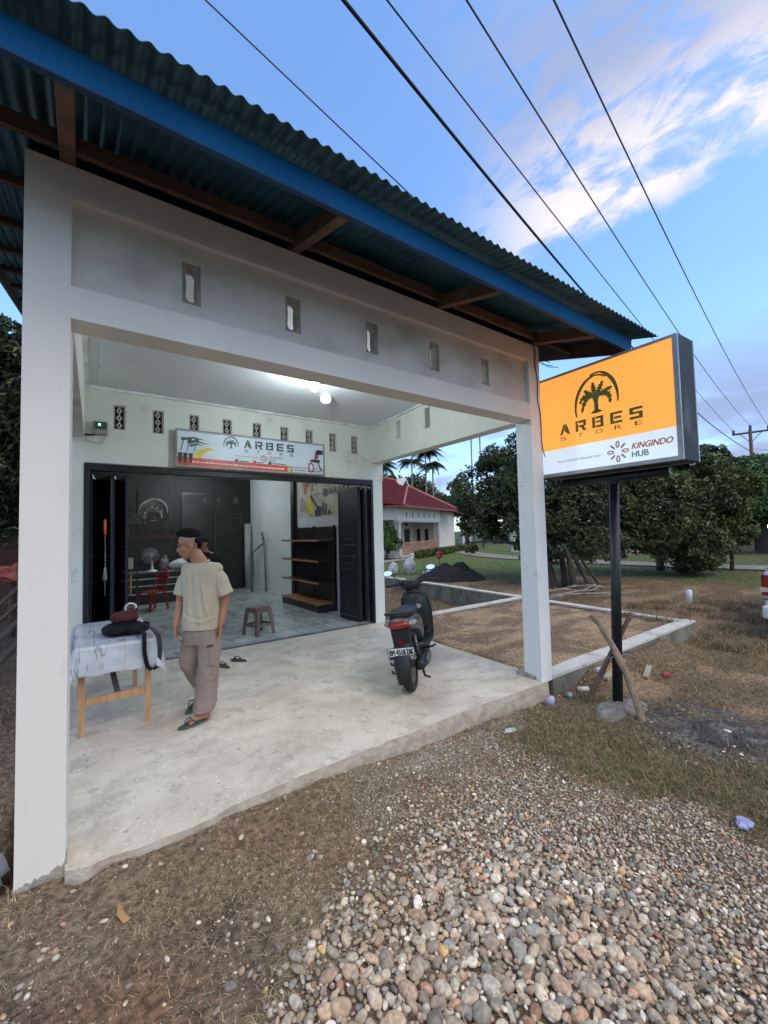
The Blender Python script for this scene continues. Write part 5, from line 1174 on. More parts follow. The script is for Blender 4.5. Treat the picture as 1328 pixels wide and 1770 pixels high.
# ================================================================= scooter (local: x right, y forward)
HD = RAD(48); SCL = (2.84, 3.50, 0)
sc = thing('motor_scooter', SCL, 'dark grey motor scooter parked on the porch slab, leaning left on its side stand', 'scooter', rotz=-HD)
sc.rotation_mode = 'XYZ'; sc.rotation_euler = (0, RAD(-7.5), -HD)
m_gry = mat('gunmetal_plastic', (.075, .076, .075), .33, c2=(.095, .096, .094), scale=4, coat=.25); m_mb = mat('matt_black_plastic', (.010, .010, .011), .5, bump=.05, bscale=90)
m_rub = mat('tyre_rubber', (.014, .0135, .013), .9, c2=(.032, .030, .027), scale=8, bump=.3, bscale=50); m_mtl = mat('dull_metal', (.12, .12, .12), .4, metal=.6)
m_chr = mat('mirror_glass', (.55, .68, .72), .05, metal=1.0); m_rd = mat('red_lens', (.26, .008, .010), .2, coat=.4); m_clr = mat('clear_lens', (.28, .26, .24), .2, coat=.4)
def wheel(y, r, wd, nm):
    w = MB()
    prof = [(r-.075, -wd*.42), (r-.03, -wd*.5), (r-.008, -wd*.36), (r, -wd*.12), (r, wd*.12), (r-.008, wd*.36), (r-.03, wd*.5), (r-.075, wd*.42), (r-.085, 0)]
    n = 40; vs = []
    for rr_, x in prof:
        for j in range(n):
            t = 2*math.pi*j/n; vs.append((x, y+rr_*math.cos(t), r+rr_*math.sin(t)))
    k = len(prof); fs = [(i*n+j, i*n+(j+1) % n, ((i+1) % k)*n+(j+1) % n, ((i+1) % k)*n+j) for i in range(k) for j in range(n)]
    w.add(vs, fs); wh = w.build(nm, m_rub, sc, smooth=True)
    tr = MB()
    for j in range(44):
        t = 2*math.pi*j/44
        for s in (-1, 1):
            a = Vector((s*.006, y+(r+.001)*math.cos(t), r+(r+.001)*math.sin(t))); b = Vector((s*wd*.36, y+(r-.006)*math.cos(t+.09), r+(r-.006)*math.sin(t+.09))); tr.bar(a, b, .007, .004, up=(0, math.cos(t), math.sin(t)))
    tr.build('tread_block', m_rub, wh)
    rm = MB(); rm.lathe((0, y, r), [(r-.078, -wd*.36), (r-.098, -wd*.3), (r-.098, wd*.3), (r-.078, wd*.36)], 32, (1, 0, 0)); 
    for q in range(5):
        t = 2*math.pi*q/5+.3; rm.bar((wd*.22, y, r), (wd*.22, y+(r-.095)*math.cos(t), r+(r-.095)*math.sin(t)), .035, .02, up=(1, 0, 0))
    rm.tube([(-wd*.6, y, r), (wd*.6, y, r)], .035, 14); rm.build('rim', m_mtl, wh, smooth=False); return wh
wheel(.0, .265, .10, 'rear_wheel'); wheel(1.25, .265, .085, 'front_wheel')
# body panels as super-elliptic lofts along y
def ring_y(y, cx_, cz_, ax, az, n=20, pw=2.6): 
    out = []
    for j in range(n):
        t = 2*math.pi*j/n; ct, st_ = math.cos(t), math.sin(t)
        out.append((cx_+abs(ct)**(2/pw)*math.copysign(ax, ct), y, cz_+abs(st_)**(2/pw)*math.copysign(az, st_)))
    return out
MB().loft([ring_y(*q)[::-1] for q in ((-.22, 0, .735, .085, .030), (-.18, 0, .725, .115, .050), (-.02, 0, .70, .145, .085), (.20, 0, .665, .160, .105), (.42, 0, .61, .150, .120), (.60, 0, .50, .125, .120), (.68, 0, .42, .10, .10))]).build('tail_fairing', m_gry, sc, smooth=True)
MB().loft([ring_y(*q)[::-1] for q in ((-.14, 0, .785, .095, .028), (-.02, 0, .79, .125, .040), (.20, 0, .785, .140, .045), (.38, 0, .765, .125, .045), (.55, 0, .765, .090, .040), (.66, 0, .75, .055, .025))]).build('seat', mat('seat_vinyl', (.013, .014, .017), .45, bump=.1, bscale=120), sc, smooth=True)
MB().tube(curve([(.12, .06, .79), (.145, -.08, .815), (.11, -.20, .83), (0, -.235, .835), (-.11, -.20, .83), (-.145, -.08, .815), (-.12, .06, .79)], 6), .014, 8).build('grab_rail', m_mb, sc, smooth=True)
MB().loft([ring_y(*q)[::-1] for q in ((-.255, 0, .715, .055, .028), (-.225, 0, .715, .105, .042), (-.16, 0, .712, .128, .046), (-.10, 0, .71, .14, .03))]).build('tail_light', m_rd, sc, smooth=True)
for s in (-1, 1): MB().ell((s*.128, -.135, .715), (.035, .085, .026), 14, 10, Matrix.Rotation(-s*.35, 3, 'Z')).build('indicator', m_clr, sc, smooth=True)
# licence plate hanger, plate, rear fender
MB().loft([[(x*wx, y, z) for x, z in ((-1, zt), (1, zt), (1*k, zb), (-1*k, zb))] for y, wx, zt, zb, k in ((-.20, .095, .67, .47, .85), (-.13, .11, .68, .44, .85))]).build('plate_hanger', m_mb, sc, bevel=.01)
MB().box((-.03, -.212, .525), (.03, -.202, .55)).build('reflector', m_rd, sc)
pu = Vector((1, 0, 0)); pv = Vector((0, -.25, 1)).normalized(); pn = pu.cross(pv)
MB().prism([(-.138, 0), (.138, 0), (.138, .135), (-.138, .135)], (0, -.262, .385), pu, pv, pn, .006).build('number_plate', mat('plate_black', (.03, .033, .038), .4), sc)
P_ = Vector((0, -.262, .385))+pn*.0075
MB().prism([(-.122, .05), (.126, .05), (.126, .128), (-.122, .128)], P_, pu, pv, pn, .001).build('plate_field', mat('plate_white', (.72, .73, .75), .4), sc)
MB().ring([(-.13, .007), (.132, .007), (.132, .130), (-.13, .130)], [(-.126, .011), (.128, .011), (.128, .1285), (-.126, .1285)], P_, pu, pv, pn, .001).build('plate_border', mat('plate_white', (.72, .73, .75), .4), sc)
for s, x, wd_ in (('BM', -.114, .052), ('4518', -.047, .090), ('ZAK', .057, .064)): text(s, 'plate_lettering', mat('plate_ink', (.02, .02, .022), .5), sc, P_+pn*.002+pu*x+pv*.06, pu, pv, .06, width=wd_, height=.058, bold=.012, ext=.001)
text('03·28', 'plate_lettering', mat('plate_white', (.72, .73, .75), .4), sc, P_+pn*.001+pu*.045+pv*.018, pu, pv, .03, width=.07, height=.024, bold=.01, ext=.001)
mb = MB(); R1 = []
for k in range(9):
    t = RAD(200-k*17); r = .31; y = r*math.cos(t); z = .265+r*math.sin(t); w_ = .07+.004*k
    R1.append([(-w_, y, z), (-w_*.8, y*1.06, z+(z-.265)*.06+.006), (w_*.8, y*1.06, z+(z-.265)*.06+.006), (w_, y, z)])
vs = [p for r in R1 for p in r]; fs = [(i*4+j, i*4+j+1, (i+1)*4+j+1, (i+1)*4+j) for i in range(8) for j in range(3)]
o_ = MB().add(vs, fs).build('rear_fender', m_mb, sc, smooth=True); q_ = o_.modifiers.new('s', 'SOLIDIFY'); q_.thickness = .008
MB().loft([[(x*w_, y, z) for x in (-1, 1)]+[(x*w_, y+.012, z) for x in (1, -1)] for y, z, w_ in ((-.20, .46, .085), (-.225, .40, .085), (-.262, .32, .078), (-.285, .25, .062), (-.28, .215, .035))]).build('mud_flap', m_mb, sc, bevel=.004)
for z in (.33, .25): MB().tube(curve([(-.07, -.23, z), (-.12, -.23, z+.005), (-.13, -.23, z+.03)], 4), .010, 8).build('flap_bolt', m_mb, sc, smooth=True)
# engine / transmission on the left, exhaust on the right
MB().loft([ring_y(*q)[::-1] for q in ((-.06, -.10, .27, .045, .09), (.10, -.105, .27, .055, .10), (.35, -.10, .29, .06, .085), (.50, -.09, .31, .05, .07))]).build('engine_case', mat('cast_alloy', (.09, .09, .09), .5, metal=.4), sc, smooth=True)
MB().tube([(.145, -.20, .30), (.148, -.16, .30), (.15, .0, .29), (.148, .22, .27), (.13, .36, .25)], [.045, .058, .064, .060, .03], 18).build('exhaust', m_mb, sc, smooth=True)
MB().tube([(.145, -.215, .302), (.145, -.18, .302)], .016, 12).build('exhaust_tip', mat('dark_bore', (.01, .01, .01), .6), sc)
MB().loft([ring_y(*q)[::-1] for q in ((-.10, .212, .305, .012, .035), (.0, .218, .31, .014, .055), (.15, .216, .30, .014, .05), (.24, .21, .28, .01, .03))]).build('heat_shield', m_gry, sc, smooth=True)
MB().tube([(.10, .02, .56), (.125, -.03, .33)], .022, 12).build('shock_absorber', m_mtl, sc, smooth=True); 
mb = MB(); mb.tube([(.105, .015, .53)]+[(.115+.028*math.cos(t), -.005-.001*t+.028*math.sin(t), .52-.0065*t) for t in np.linspace(0, 8*math.pi, 60)], .004, 5); mb.build('shock_spring', m_mb, sc)
# floor board, side skirts, foot pegs, stand
MB().loft([ring_y(*q)[::-1] for q in ((.44, 0, .33, .12, .06), (.60, 0, .30, .15, .045), (.85, 0, .29, .16, .04), (1.0, 0, .31, .15, .05))]).build('floor_board', m_mb, sc, smooth=True)
MB().tube([(.12, .30, .34), (.24, .27, .36), (.27, .30, .37)], .013, 8).build('foot_peg', m_mb, sc, smooth=True); MB().tube([(-.12, .30, .34), (-.24, .27, .36)], .013, 8).build('foot_peg', m_mb, sc, smooth=True)
MB().tube([(-.10, .34, .24), (-.19, .30, .06), (-.23, .28, .0)], [.013, .012, .011], 8).build('side_stand', m_mtl, sc, smooth=True)
MB().tube([(.10, .22, .20), (.13, .12, .10), (.19, .10, .085)], .012, 8).build('centre_stand', m_mb, sc, smooth=True)
# leg shield, front apron, fork, fender
sh = lambda z, w_, y, t_: [(-w_, y+t_*.4, z), (-w_*.6, y-t_*.2, z), (0, y-t_*.35, z), (w_*.6, y-t_*.2, z), (w_, y+t_*.4, z), (w_*.7, y+t_, z), (0, y+t_*1.5, z), (-w_*.7, y+t_, z)]
MB().loft([sh(*q) for q in ((.26, .15, .98, .05), (.34, .175, 1.0, .05), (.50, .19, 1.01, .06), (.68, .20, .985, .07), (.80, .175, .955, .08), (.88, .12, .93, .07), (.93, .06, .92, .05))]).build('leg_shield', m_mb, sc, smooth=True, bevel=0)
MB().loft([ring_y(*q)[::-1] for q in ((.85, 0, .66, .08, .10), (.88, 0, .66, .14, .20), (.93, 0, .65, .165, .25), (1.0, 0, .62, .165, .27))]).build('inner_panel', m_mb, sc, smooth=True)
MB().prism([(.03*math.cos(t)*1.2, .03*math.sin(t)) for t in np.linspace(0, 6, 14)], (.06, .848, .72), (1, 0, 0), (0, 0, 1), (0, -1, 0), .006).build('key_barrel', mat('key_ring_grey', (.35, .36, .37), .3), sc)
MB().tube([(0, .99, .80), (0, 1.10, .52), (0, 1.16, .40)], .028, 10).build('steering_column', m_mb, sc, smooth=True)
for s in (-1, 1): MB().tube([(s*.065, 1.15, .42), (s*.065, 1.25, .265)], .018, 10).build('fork_leg', m_mtl, sc, smooth=True)
mb = MB(); R1 = []
for k in range(8):
    t = RAD(160-k*18); r = .30; R1.append([(-.055, 1.25+r*math.cos(t), .265+r*math.sin(t)), (-.045, 1.25+r*1.07*math.cos(t), .265+r*1.07*math.sin(t)), (.045, 1.25+r*1.07*math.cos(t), .265+r*1.07*math.sin(t)), (.055, 1.25+r*math.cos(t), .265+r*math.sin(t))])
o_ = MB().add([p for r in R1 for p in r], [(i*4+j, i*4+j+1, (i+1)*4+j+1, (i+1)*4+j) for i in range(7) for j in range(3)]).build('front_fender', m_gry, sc, smooth=True); q_ = o_.modifiers.new('s', 'SOLIDIFY'); q_.thickness = .006
# handlebar turned to the left
A_ = RAD(20); hc = Vector((0, .93, 1.0)); hx = Vector((math.cos(A_), math.sin(A_), 0)); hy = Vector((-math.sin(A_), math.cos(A_), 0)); hz = Vector((0, 0, 1)); HP = lambda x, y, z: tuple(hc+hx*x+hy*y+hz*z)
MB().ell(HP(0, .03, -.02), (.13, .085, .075), 20, 12, Matrix.Rotation(A_, 3, 'Z')).build('handlebar_cover', m_mb, sc, smooth=True)
MB().ell(HP(0, -.035, .035), (.075, .03, .03), 16, 10, Matrix.Rotation(A_, 3, 'Z')).build('speedometer', mat('dial_glass', (.05, .055, .06), .08, coat=.6), sc, smooth=True)
for s in (-1, 1):
    MB().tube([HP(s*.10, .0, .0), HP(s*.20, -.02, .015), HP(s*.33, -.07, .01)], [.014, .016, .018], 10).build('grip', m_mb, sc, smooth=True)
    MB().tube([HP(s*.13, .05, .0), HP(s*.22, .035, .0), HP(s*.32, -.01, -.01)], [.008, .006, .007], 8).build('brake_lever', mat('lever_alloy', (.35, .36, .37), .35, metal=.6), sc, smooth=True)
    st_ = MB().tube(curve([HP(s*.14, -.0, .02), HP(s*.19, .01, .09), HP(s*.235, .0, .15)], 5), .006, 8).build('mirror_stem', m_mb, sc, smooth=True)
    mp_ = hc+hx*(s*.275)+hy*(-.005)+hz*.165; f_ = (hy*-1+hz*.22).normalized(); mx_ = hx; my_ = mx_.cross(f_) if mx_.cross(f_).z > 0 else f_.cross(mx_)
    pts = [(.068*math.cos(t)*(1.0 if s*math.cos(t) > 0 else .85), .034*math.sin(t)*(1+.12*s*math.cos(t))) for t in np.linspace(0, 2*math.pi, 26, endpoint=False)]
    MB().loft([[tuple(mp_+mx_*x*k+my_*y*k-f_*z) for x, y in pts] for k, z in ((1, 0), (1.04, .004), (.9, .02), (.5, .032))]).build('mirror_shell', m_mb, st_, smooth=False)
    MB().prism([(x*.93, y*.90) for x, y in pts], tuple(mp_+f_*.0005), mx_, my_, f_, .002).build('mirror', m_chr, st_)
mb = MB(); random.seed(4)
for k in range(4): mb.tube(curve([HP(random.uniform(-.12, .12), .03, -.02), HP(random.uniform(-.2, .2), -.02, .03+.03*random.random()), (random.uniform(-.06, .06), 1.0, .84)], 6), .005, 6)
mb.build('control_cable', m_mb, sc, smooth=True)
# ================================================================= low foundation walls
m_fnd = mat('foundation_cement', (.56, .53, .485), .92, c2=(.60, .575, .53), scale=5, bump=.4, bscale=40, dirt=(.22, .19, .15), dscale=3, damt=(.5, .68, .6))
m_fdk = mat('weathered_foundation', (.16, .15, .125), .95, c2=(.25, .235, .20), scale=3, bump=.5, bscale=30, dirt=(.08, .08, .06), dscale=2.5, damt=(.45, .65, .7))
def fwall(pts, wd, label, top=0.0, low=-.62):
    t = thing('foundation_wall', (*pts[0], low), label, 'low wall', group='low foundation walls')
    pts = [Vector((*p, 0)) for p in pts]; k = len(pts)
    def side(off):
        out = []
        for i, p in enumerate(pts):
            d = (pts[min(i+1, k-1)]-pts[max(i-1, 0)]).normalized(); out.append(p+Vector((-d.y, d.x, 0))*off)
        return out
    def body(w_, z0, z1, jitz=0):
        a, b_ = side(-w_/2), side(w_/2); mb = MB(); vs = []
        sub = 22
        for i in range(k-1):
            for q in range(sub+(i == k-2)):
                f = q/sub; A_ = a[i].lerp(a[i+1], f); B_ = b_[i].lerp(b_[i+1], f); j = (float(fbm(A_.x*3, A_.y*3, 0, 3, 33))-.5)*jitz
                vs += [(A_.x, A_.y-j, z0), (B_.x, B_.y+j, z0), (B_.x, B_.y+j, z1+j), (A_.x, A_.y-j*1.3, z1+j)]
        n_ = len(vs)//4; fs = [(i*4+j, i*4+(j+1) % 4, (i+1)*4+(j+1) % 4, (i+1)*4+j) for i in range(n_-1) for j in range(4)]+[(3, 2, 1, 0), tuple((n_-1)*4+j for j in range(4))]
        return mb.add(vs, fs)
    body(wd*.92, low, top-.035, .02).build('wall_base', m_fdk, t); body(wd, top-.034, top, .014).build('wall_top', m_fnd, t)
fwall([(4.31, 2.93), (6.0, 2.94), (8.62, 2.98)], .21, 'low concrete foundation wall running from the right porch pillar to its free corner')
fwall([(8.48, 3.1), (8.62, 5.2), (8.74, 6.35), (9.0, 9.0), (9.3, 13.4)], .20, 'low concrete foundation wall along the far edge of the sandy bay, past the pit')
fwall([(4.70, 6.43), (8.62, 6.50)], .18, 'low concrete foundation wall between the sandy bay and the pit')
# white bottle on a rod at the corner
bt = thing('marker_rod', (8.45, 2.9, 0), 'white bottle upside down on a thin rod at the foundation corner', 'marker')
MB().tube([(8.45, 2.9, -.03), (8.45, 2.89, .42)], .006, 6).build('rod', mat('rusty_rod', (.08, .05, .035), .8), bt)
MB().lathe((8.45, 2.89, .30), [(.012, 0), (.014, .03), (.042, .06), (.044, .22), (.03, .235)], 14).build('bottle', mat('white_bottle', (.62, .64, .66), .35), bt, smooth=True)
# litter -----------------------------------------------------------------
def gz(x, y): return float(hgt(x, y))
def cup(x, y, rz, col, label, s=1.0):
    t = thing('paper_cup', (x, y, gz(x, y)+.03), label, 'cup', rotz=rz)
    MB().lathe((0, 0, 0), [(.045*s, -.055*s), (.048*s, -.05*s), (.034*s, .055*s), (.03*s, .055*s)], 20, (0, 1, .12)).build('cup_body', mat('cup_white', (.60, .58, .68), .5), t, smooth=True)
    MB().lathe((0, 0, 0), [(.0455*s, -.056*s), (.0490*s, -.048*s), (.0440*s, -.015*s), (.040*s, -.014*s)], 20, (0, 1, .12)).build('cup_band', mat('cup_'+col, {'violet': (.36, .33, .47), 'blue': (.10, .16, .55)}[col], .5), t, smooth=True)
cup(4.02, 2.68, RAD(-70), 'violet', 'white and violet paper cup lying against the slab edge beside the pillar foot')
cup(5.10, 2.72, RAD(60), 'violet', 'violet ended paper cup lying by the foundation wall behind the dark prop', .9)
o_ = MB().tube([(4.60, 2.72, gz(4.6, 2.72)+.035), (4.72, 2.66, gz(4.72, 2.66)+.03)], .03, 12).build('carton_tube', mat('carton_white', (.50, .47, .45), .7), smooth=True); tag(o_, 'small white carton tube lying between the green ball and the violet cup', 'litter')
o_ = MB().ell((4.34, 2.66, gz(4.34, 2.66)+.03), (.042, .04, .03), 14, 10).build('ball', mat('teal_film', (.13, .20, .17), .3, c2=(.30, .38, .34), scale=20), smooth=True); tag(o_, 'small green ball of film lying at the foot of the right pillar', 'litter')
def crumple(name, c, r, m, label, seed, cat='litter'):
    mb = MB().ell(c, r, 14, 9); v = np.array(mb.v); c_ = np.array(c)
    f = 1+(fbm(v[:, 0]*30, v[:, 1]*30, v[:, 2]*30, 3, seed)-.5)*1.3; mb.v = [tuple(p) for p in (c_+(v-c_)*f[:, None])]
    return tag(mb.build(name, m), label, cat)
crumple('plastic_wrapper', (3.23, .90, gz(3.23, .9)+.035), (.05, .045, .03), mat('blue_violet_film', (.16, .17, .42), .3, c2=(.40, .42, .62), scale=14), 'blue violet crumpled plastic wrapper on the pebbles near the turf', 4)
crumple('red_wrapper', (5.95, 2.33, gz(5.95, 2.33)+.03), (.07, .04, .03), mat('red_film', (.28, .05, .04), .5), 'small red wrapper lying in the dry grass', 6)
crumple('film_scrap', (3.12, 2.50, gz(3.12, 2.5)+.015), (.07, .04, .015), mat('pale_film', (.50, .55, .55), .4), 'pale scrap of film on the ground by the slab edge', 7)
crumple('plastic_sheet', (-.10, 1.80, gz(-.1, 1.8)+.03), (.05, .15, .03), mat('pale_film', (.50, .55, .55), .4), 'wrinkled pale plastic sheet lying in the bare soil', 11)
crumple('broken_lump', (-.37, 2.95, gz(-.37, 2.95)+.05), (.10, .13, .09), mat('grey_lump', (.27, .27, .28), .85), 'grey broken lump of rubble at the foot of the left pillar', 15)
mb = MB()
for a, b_ in (((5.0, 2.60), (5.7, 2.72)), ((5.05, 2.5), (5.45, 2.58)), ((5.6, 2.42), (5.95, 2.52))):
    za, zb = gz(*a), gz(*b_); tag(MB().bar((*a, za+.03), (*b_, zb+.03), .06, .03).build('timber_offcut', mat('pale_offcut', (.33, .27, .2), .9, c2=(.42, .36, .28), scale=9)), 'pale timber offcut lying in the dry grass beside the foundation wall', 'timber', 'timber offcuts by the foundation')
tag(MB().loft([[(.17-.006, 2.42, gz(.17, 2.42)+.012), (.17+.006, 2.42, gz(.17, 2.42)+.012), (.17, 2.425, gz(.17, 2.42)+.02)], [(.155, 2.36, gz(.17, 2.36)+.015), (.187, 2.365, gz(.17, 2.36)+.012), (.172, 2.37, gz(.17, 2.36)+.026)], [(.178, 2.30, gz(.2, 2.3)+.01), (.206, 2.315, gz(.2, 2.3)+.008), (.19, 2.325, gz(.2, 2.3)+.018)]]).build('dead_leaf', mat('tan_leaf', (.42, .24, .10), .8)), 'curled tan dead leaf in the soil before the left pillar', 'leaf')

# black sand heap, sacks, driftwood ------------------------------------------------
gx_, gy_ = np.meshgrid(np.linspace(-1, 1, 60), np.linspace(-1, 1, 60)); r_ = np.hypot(gx_, gy_)
zz_ = np.clip(1-r_*(1+.35*(fbm(gx_*2+3, gy_*2, 0, 2, 6)-.5)), 0, 1)**.8*.98*(1+(fbm(gx_*3+9, gy_*3, 0, 4, 2)-.5)*1.1)-.02
dx_, dy_ = math.cos(RAD(-35)), math.sin(RAD(-35))
XX_ = 12.45+gx_*1.45*dx_-gy_*1.0*dy_; YY_ = 12.6+gx_*1.45*dy_+gy_*1.0*dx_
ii = np.arange(3600).reshape(60, 60); F_ = np.stack([ii[:-1, :-1], ii[:-1, 1:], ii[1:, 1:], ii[1:, :-1]], -1).reshape(-1, 4)
tag(npmesh('sand_heap', np.stack([XX_, YY_, -.38+zz_*.75], -1).reshape(-1, 3), F_, mat('black_sand', (.010, .010, .012), .95, c2=(.018, .018, .021), scale=9, bump=.5, bscale=30)), 'heap of black sand behind the foundation pit', 'sand heap')
ww = mat('woven_white', (.36, .37, .42), .7, c2=(.50, .51, .56), scale=8)
def sack(c, r, label, sd_): 
    mb = MB().ell(c, r, 18, 12); mb.ell((c[0], c[1], c[2]+r[2]*.9), (r[0]*.3, r[1]*.4, r[2]*.45), 10, 8)
    return tag(blob(mb, 'cement_sack', ww, None, voxel=.035, smooth=2, disp=lambda V: (fbm(V[:, 0]*5, V[:, 1]*5, V[:, 2]*5, 3, sd_)-.5)*.14), label, 'sack')
sack((12.0, 16.0, -.10), (.24, .2, .30), 'smaller white sack standing left of the bigger one behind the scooter', 3)
sack((12.75, 15.7, -.02), (.33, .25, .40), 'bigger tied white sack standing behind the scooter', 7)
sack((13.2, 14.9, -.30), (.35, .2, .10), 'flat white sack lying between the big sack and the black sand', 9)
random.seed(21)
for k in range(16):
    a = (11.4+random.uniform(-1.6, 1.5), 7.2+random.uniform(-.6, .7)); an = random.uniform(-.7, .2); ln = random.uniform(.8, 2.2)
    tag(MB().tube([(a[0], a[1], -.33+.04*k % .2), (a[0]+ln*.5*math.cos(an), a[1]+ln*.5*math.sin(an), -.26+random.uniform(0, .12)), (a[0]+ln*math.cos(an+.2), a[1]+ln*math.sin(an+.2), -.30)], [.03, .035, .02], 6).build('branch', mat('grey_branch', (.16, .14, .12), .9, c2=(.26, .23, .20), scale=5)), 'grey dead branch in the pile under the dark tree', 'branch', 'dead branches piled under the tree')

# ================================================================= pickup at the right edge
tk = thing('pickup_truck', (9.95, 1.38, -.36), 'white pickup truck with red tail light at the right edge of the photo', 'pickup truck', rotz=RAD(-90+4))
m_wp = mat('white_car_paint', (.62, .64, .67), .25, coat=.6, var=.03)
def tk_ring(y, w_, z0, z1, r=.06): return [(-w_+r, y, z0), (w_-r, y, z0), (w_, y, z0+r), (w_+.01, y, (z0+z1)/2), (w_-.01, y, z1-r), (w_-r, y, z1), (-w_+r, y, z1), (-w_+.01, y, z1-r), (-w_-.01, y, (z0+z1)/2), (-w_, y, z0+r)]
MB().loft([tk_ring(*q)[::-1] for q in ((.0, .82, .55, 1.16), (.03, .86, .50, 1.18), (.4, .88, .46, 1.19), (1.6, .88, .46, 1.19), (3.2, .88, .45, 1.16), (4.6, .86, .45, 1.10), (5.15, .80, .50, .95), (5.2, .7, .55, .9))]).build('body', m_wp, tk, smooth=False, bevel=.02)
MB().loft([tk_ring(*q, r=.12)[::-1] for q in ((1.62, .78, 1.15, 1.70), (1.75, .76, 1.15, 1.80), (3.2, .76, 1.15, 1.80), (4.0, .80, 1.12, 1.2))]).build('cabin', m_wp, tk, smooth=False, bevel=.03)
gl = mat('car_glass', (.02, .025, .03), .05)
for s in (-1, 1): MB().prism([(1.8, 1.25), (3.5, 1.25), (3.05, 1.70), (1.85, 1.70)], (s*.79, 0, 0), (0, 1, 0), (0, 0, 1), (s, 0, 0), .01).build('side_window', gl, tk)
MB().prism([(-.6, 1.28), (.6, 1.28), (.55, 1.68), (-.55, 1.68)], (0, 1.615, 0), (1, 0, 0), (0, 0, 1), (0, -1, 0), .01).build('rear_window', gl, tk)
MB().box((-.80, -.02, 1.185), (.80, 1.58, 1.20)).build('bed_cover', m_black, tk, bevel=.01)
MB().box((-.66, -.02, .62), (.66, .0, 1.12)).build('tailgate', m_wp, tk, bevel=.02)
MB().box((-.88, -.16, .32), (.88, .10, .56)).build('rear_bumper', m_wp, tk, bevel=.05, seg=4)
for s in (-1, 1):
    tl = MB().loft([[(s*.70, -.012, z), (s*.84, -.012, z), (s*.897, .05, z), (s*.898, .20, z), (s*.80, .20, z), (s*.70, .05, z)] for z in ((.64, .66, 1.06, 1.08))]).build('tail_light', m_rd, tk, bevel=.008)
    MB().box((min(s*.72, s*.905), -.02, .78), (max(s*.72, s*.905), .19, .86)).build('clear_band', mat('amber_clear_lens', (.55, .42, .36), .2), tl)
    MB().box((min(s*.72, s*.903), -.018, .665), (max(s*.72, s*.903), .185, .72)).build('clear_band', m_clr, tl)
    for y in (1.05, 4.2):
        wv_ = MB().lathe((s*.80, y, .37), [(.25, -.10), (.36, -.10), (.38, -.06), (.38, .06), (.36, .10), (.25, .10)], 28, (1, 0, 0)).build('wheel', m_rub, tk, smooth=False)
        MB().lathe((s*.80, y, .37), [(.24, -.09), (.25, .0), (.24, .09), (.05, .105)], 20, (1, 0, 0)).build('rim', m_mtl, wv_)

# ================================================================= red roofed house (local x along its front, y back)
hs = thing('red_roof_house', (19.02, 24.4, -.27), 'white bungalow with a red tiled hipped roof and columned porch beyond the scooter', 'house', rotz=RAD(90-63.5))
m_hw = mat('house_cream', (.62, .585, .52), .8, c2=(.68, .65, .585), scale=1.5); m_hc = mat('column_grey', (.42, .41, .39), .8); m_rt = mat('red_roof_tile', (.085, .011, .013), .85, spec=.12, c2=(.12, .019, .021), scale=1.5, wave=('Z', 1.55, .45, .6, 0, 'SAW'))
m_rim = mat('red_eave_board', (.22, .05, .045), .6); m_ridge = mat('ridge_tile', (.34, .10, .10), .6); m_hd = mat('dark_opening', (.025, .02, .018), .4)
MB().box((-1.6, 2.6, 0), (14.2, 9.5, 3.75)).build('wall', m_hw, hs)
MB().box((8.5, .6, 0), (14.2, 2.598, 3.75)).build('wall', m_hw, hs)
MB().box((-.3, -.2, 0), (8.48, 2.59, .14)).build('porch_floor', m_hc, hs)
for x in (0, 8.1):
    c_ = MB().box((x-.17, -.0, .14), (x+.17, .34, 2.62)); c_.box((x-.24, -.07, .0), (x+.24, .41, .5)); c_.box((x-.22, -.05, 2.5), (x+.22, .39, 2.62)); c_.build('column', m_hc, hs)
MB().box((-.3, -.02, 2.63), (8.48, .36, 2.78)).build('beam_lip', m_hc, hs)
mb = MB().box((-.25, .03, 2.78), (8.45, .30, 3.8)); mb.box((-.25, .31, 2.78), (-.0, 2.58, 3.8)); mb.build('porch_beam', m_hw, hs)
for k in range(6): MB().box((1.2+k*1.15, .015, 2.98), (1.34+k*1.15, .028, 3.4)).build('vent_slot', m_hd, hs)
for x, w_, z0, z1 in ((.9, .7, .3, 2.2), (2.6, .8, .15, 2.2), (6.3, 1.1, .6, 2.1)): 
    f_ = MB().box((x, 2.57, z0), (x+w_, 2.599, z1)).build('window', m_hd, hs); MB().box((x-.08, 2.575, z1+.02), (x+w_+.08, 2.595, z1+.1)).build('frame', m_hc, f_)
for x in (.9, 2.7, 6.4): MB().box((x, 2.575, 2.42), (x+.6, 2.6, 2.66)).build('transom', m_hd, hs)
for y in (1.2, 2.0): MB().box((8.48, y, .6), (8.499, y+.35, 2.1)).build('window', m_hd, hs)
mb = MB(); mb.box((.3, .10, .30), (7.8, .15, .36)); mb.box((.3, .10, 1.02), (7.8, .16, 1.09))
for k in range(38): mb.box((.35+k*.197, .11, .14), (.44+k*.197, .14, 1.02))
mb.build('railing', mat('salmon_railing', (.42, .22, .16), .7), hs)
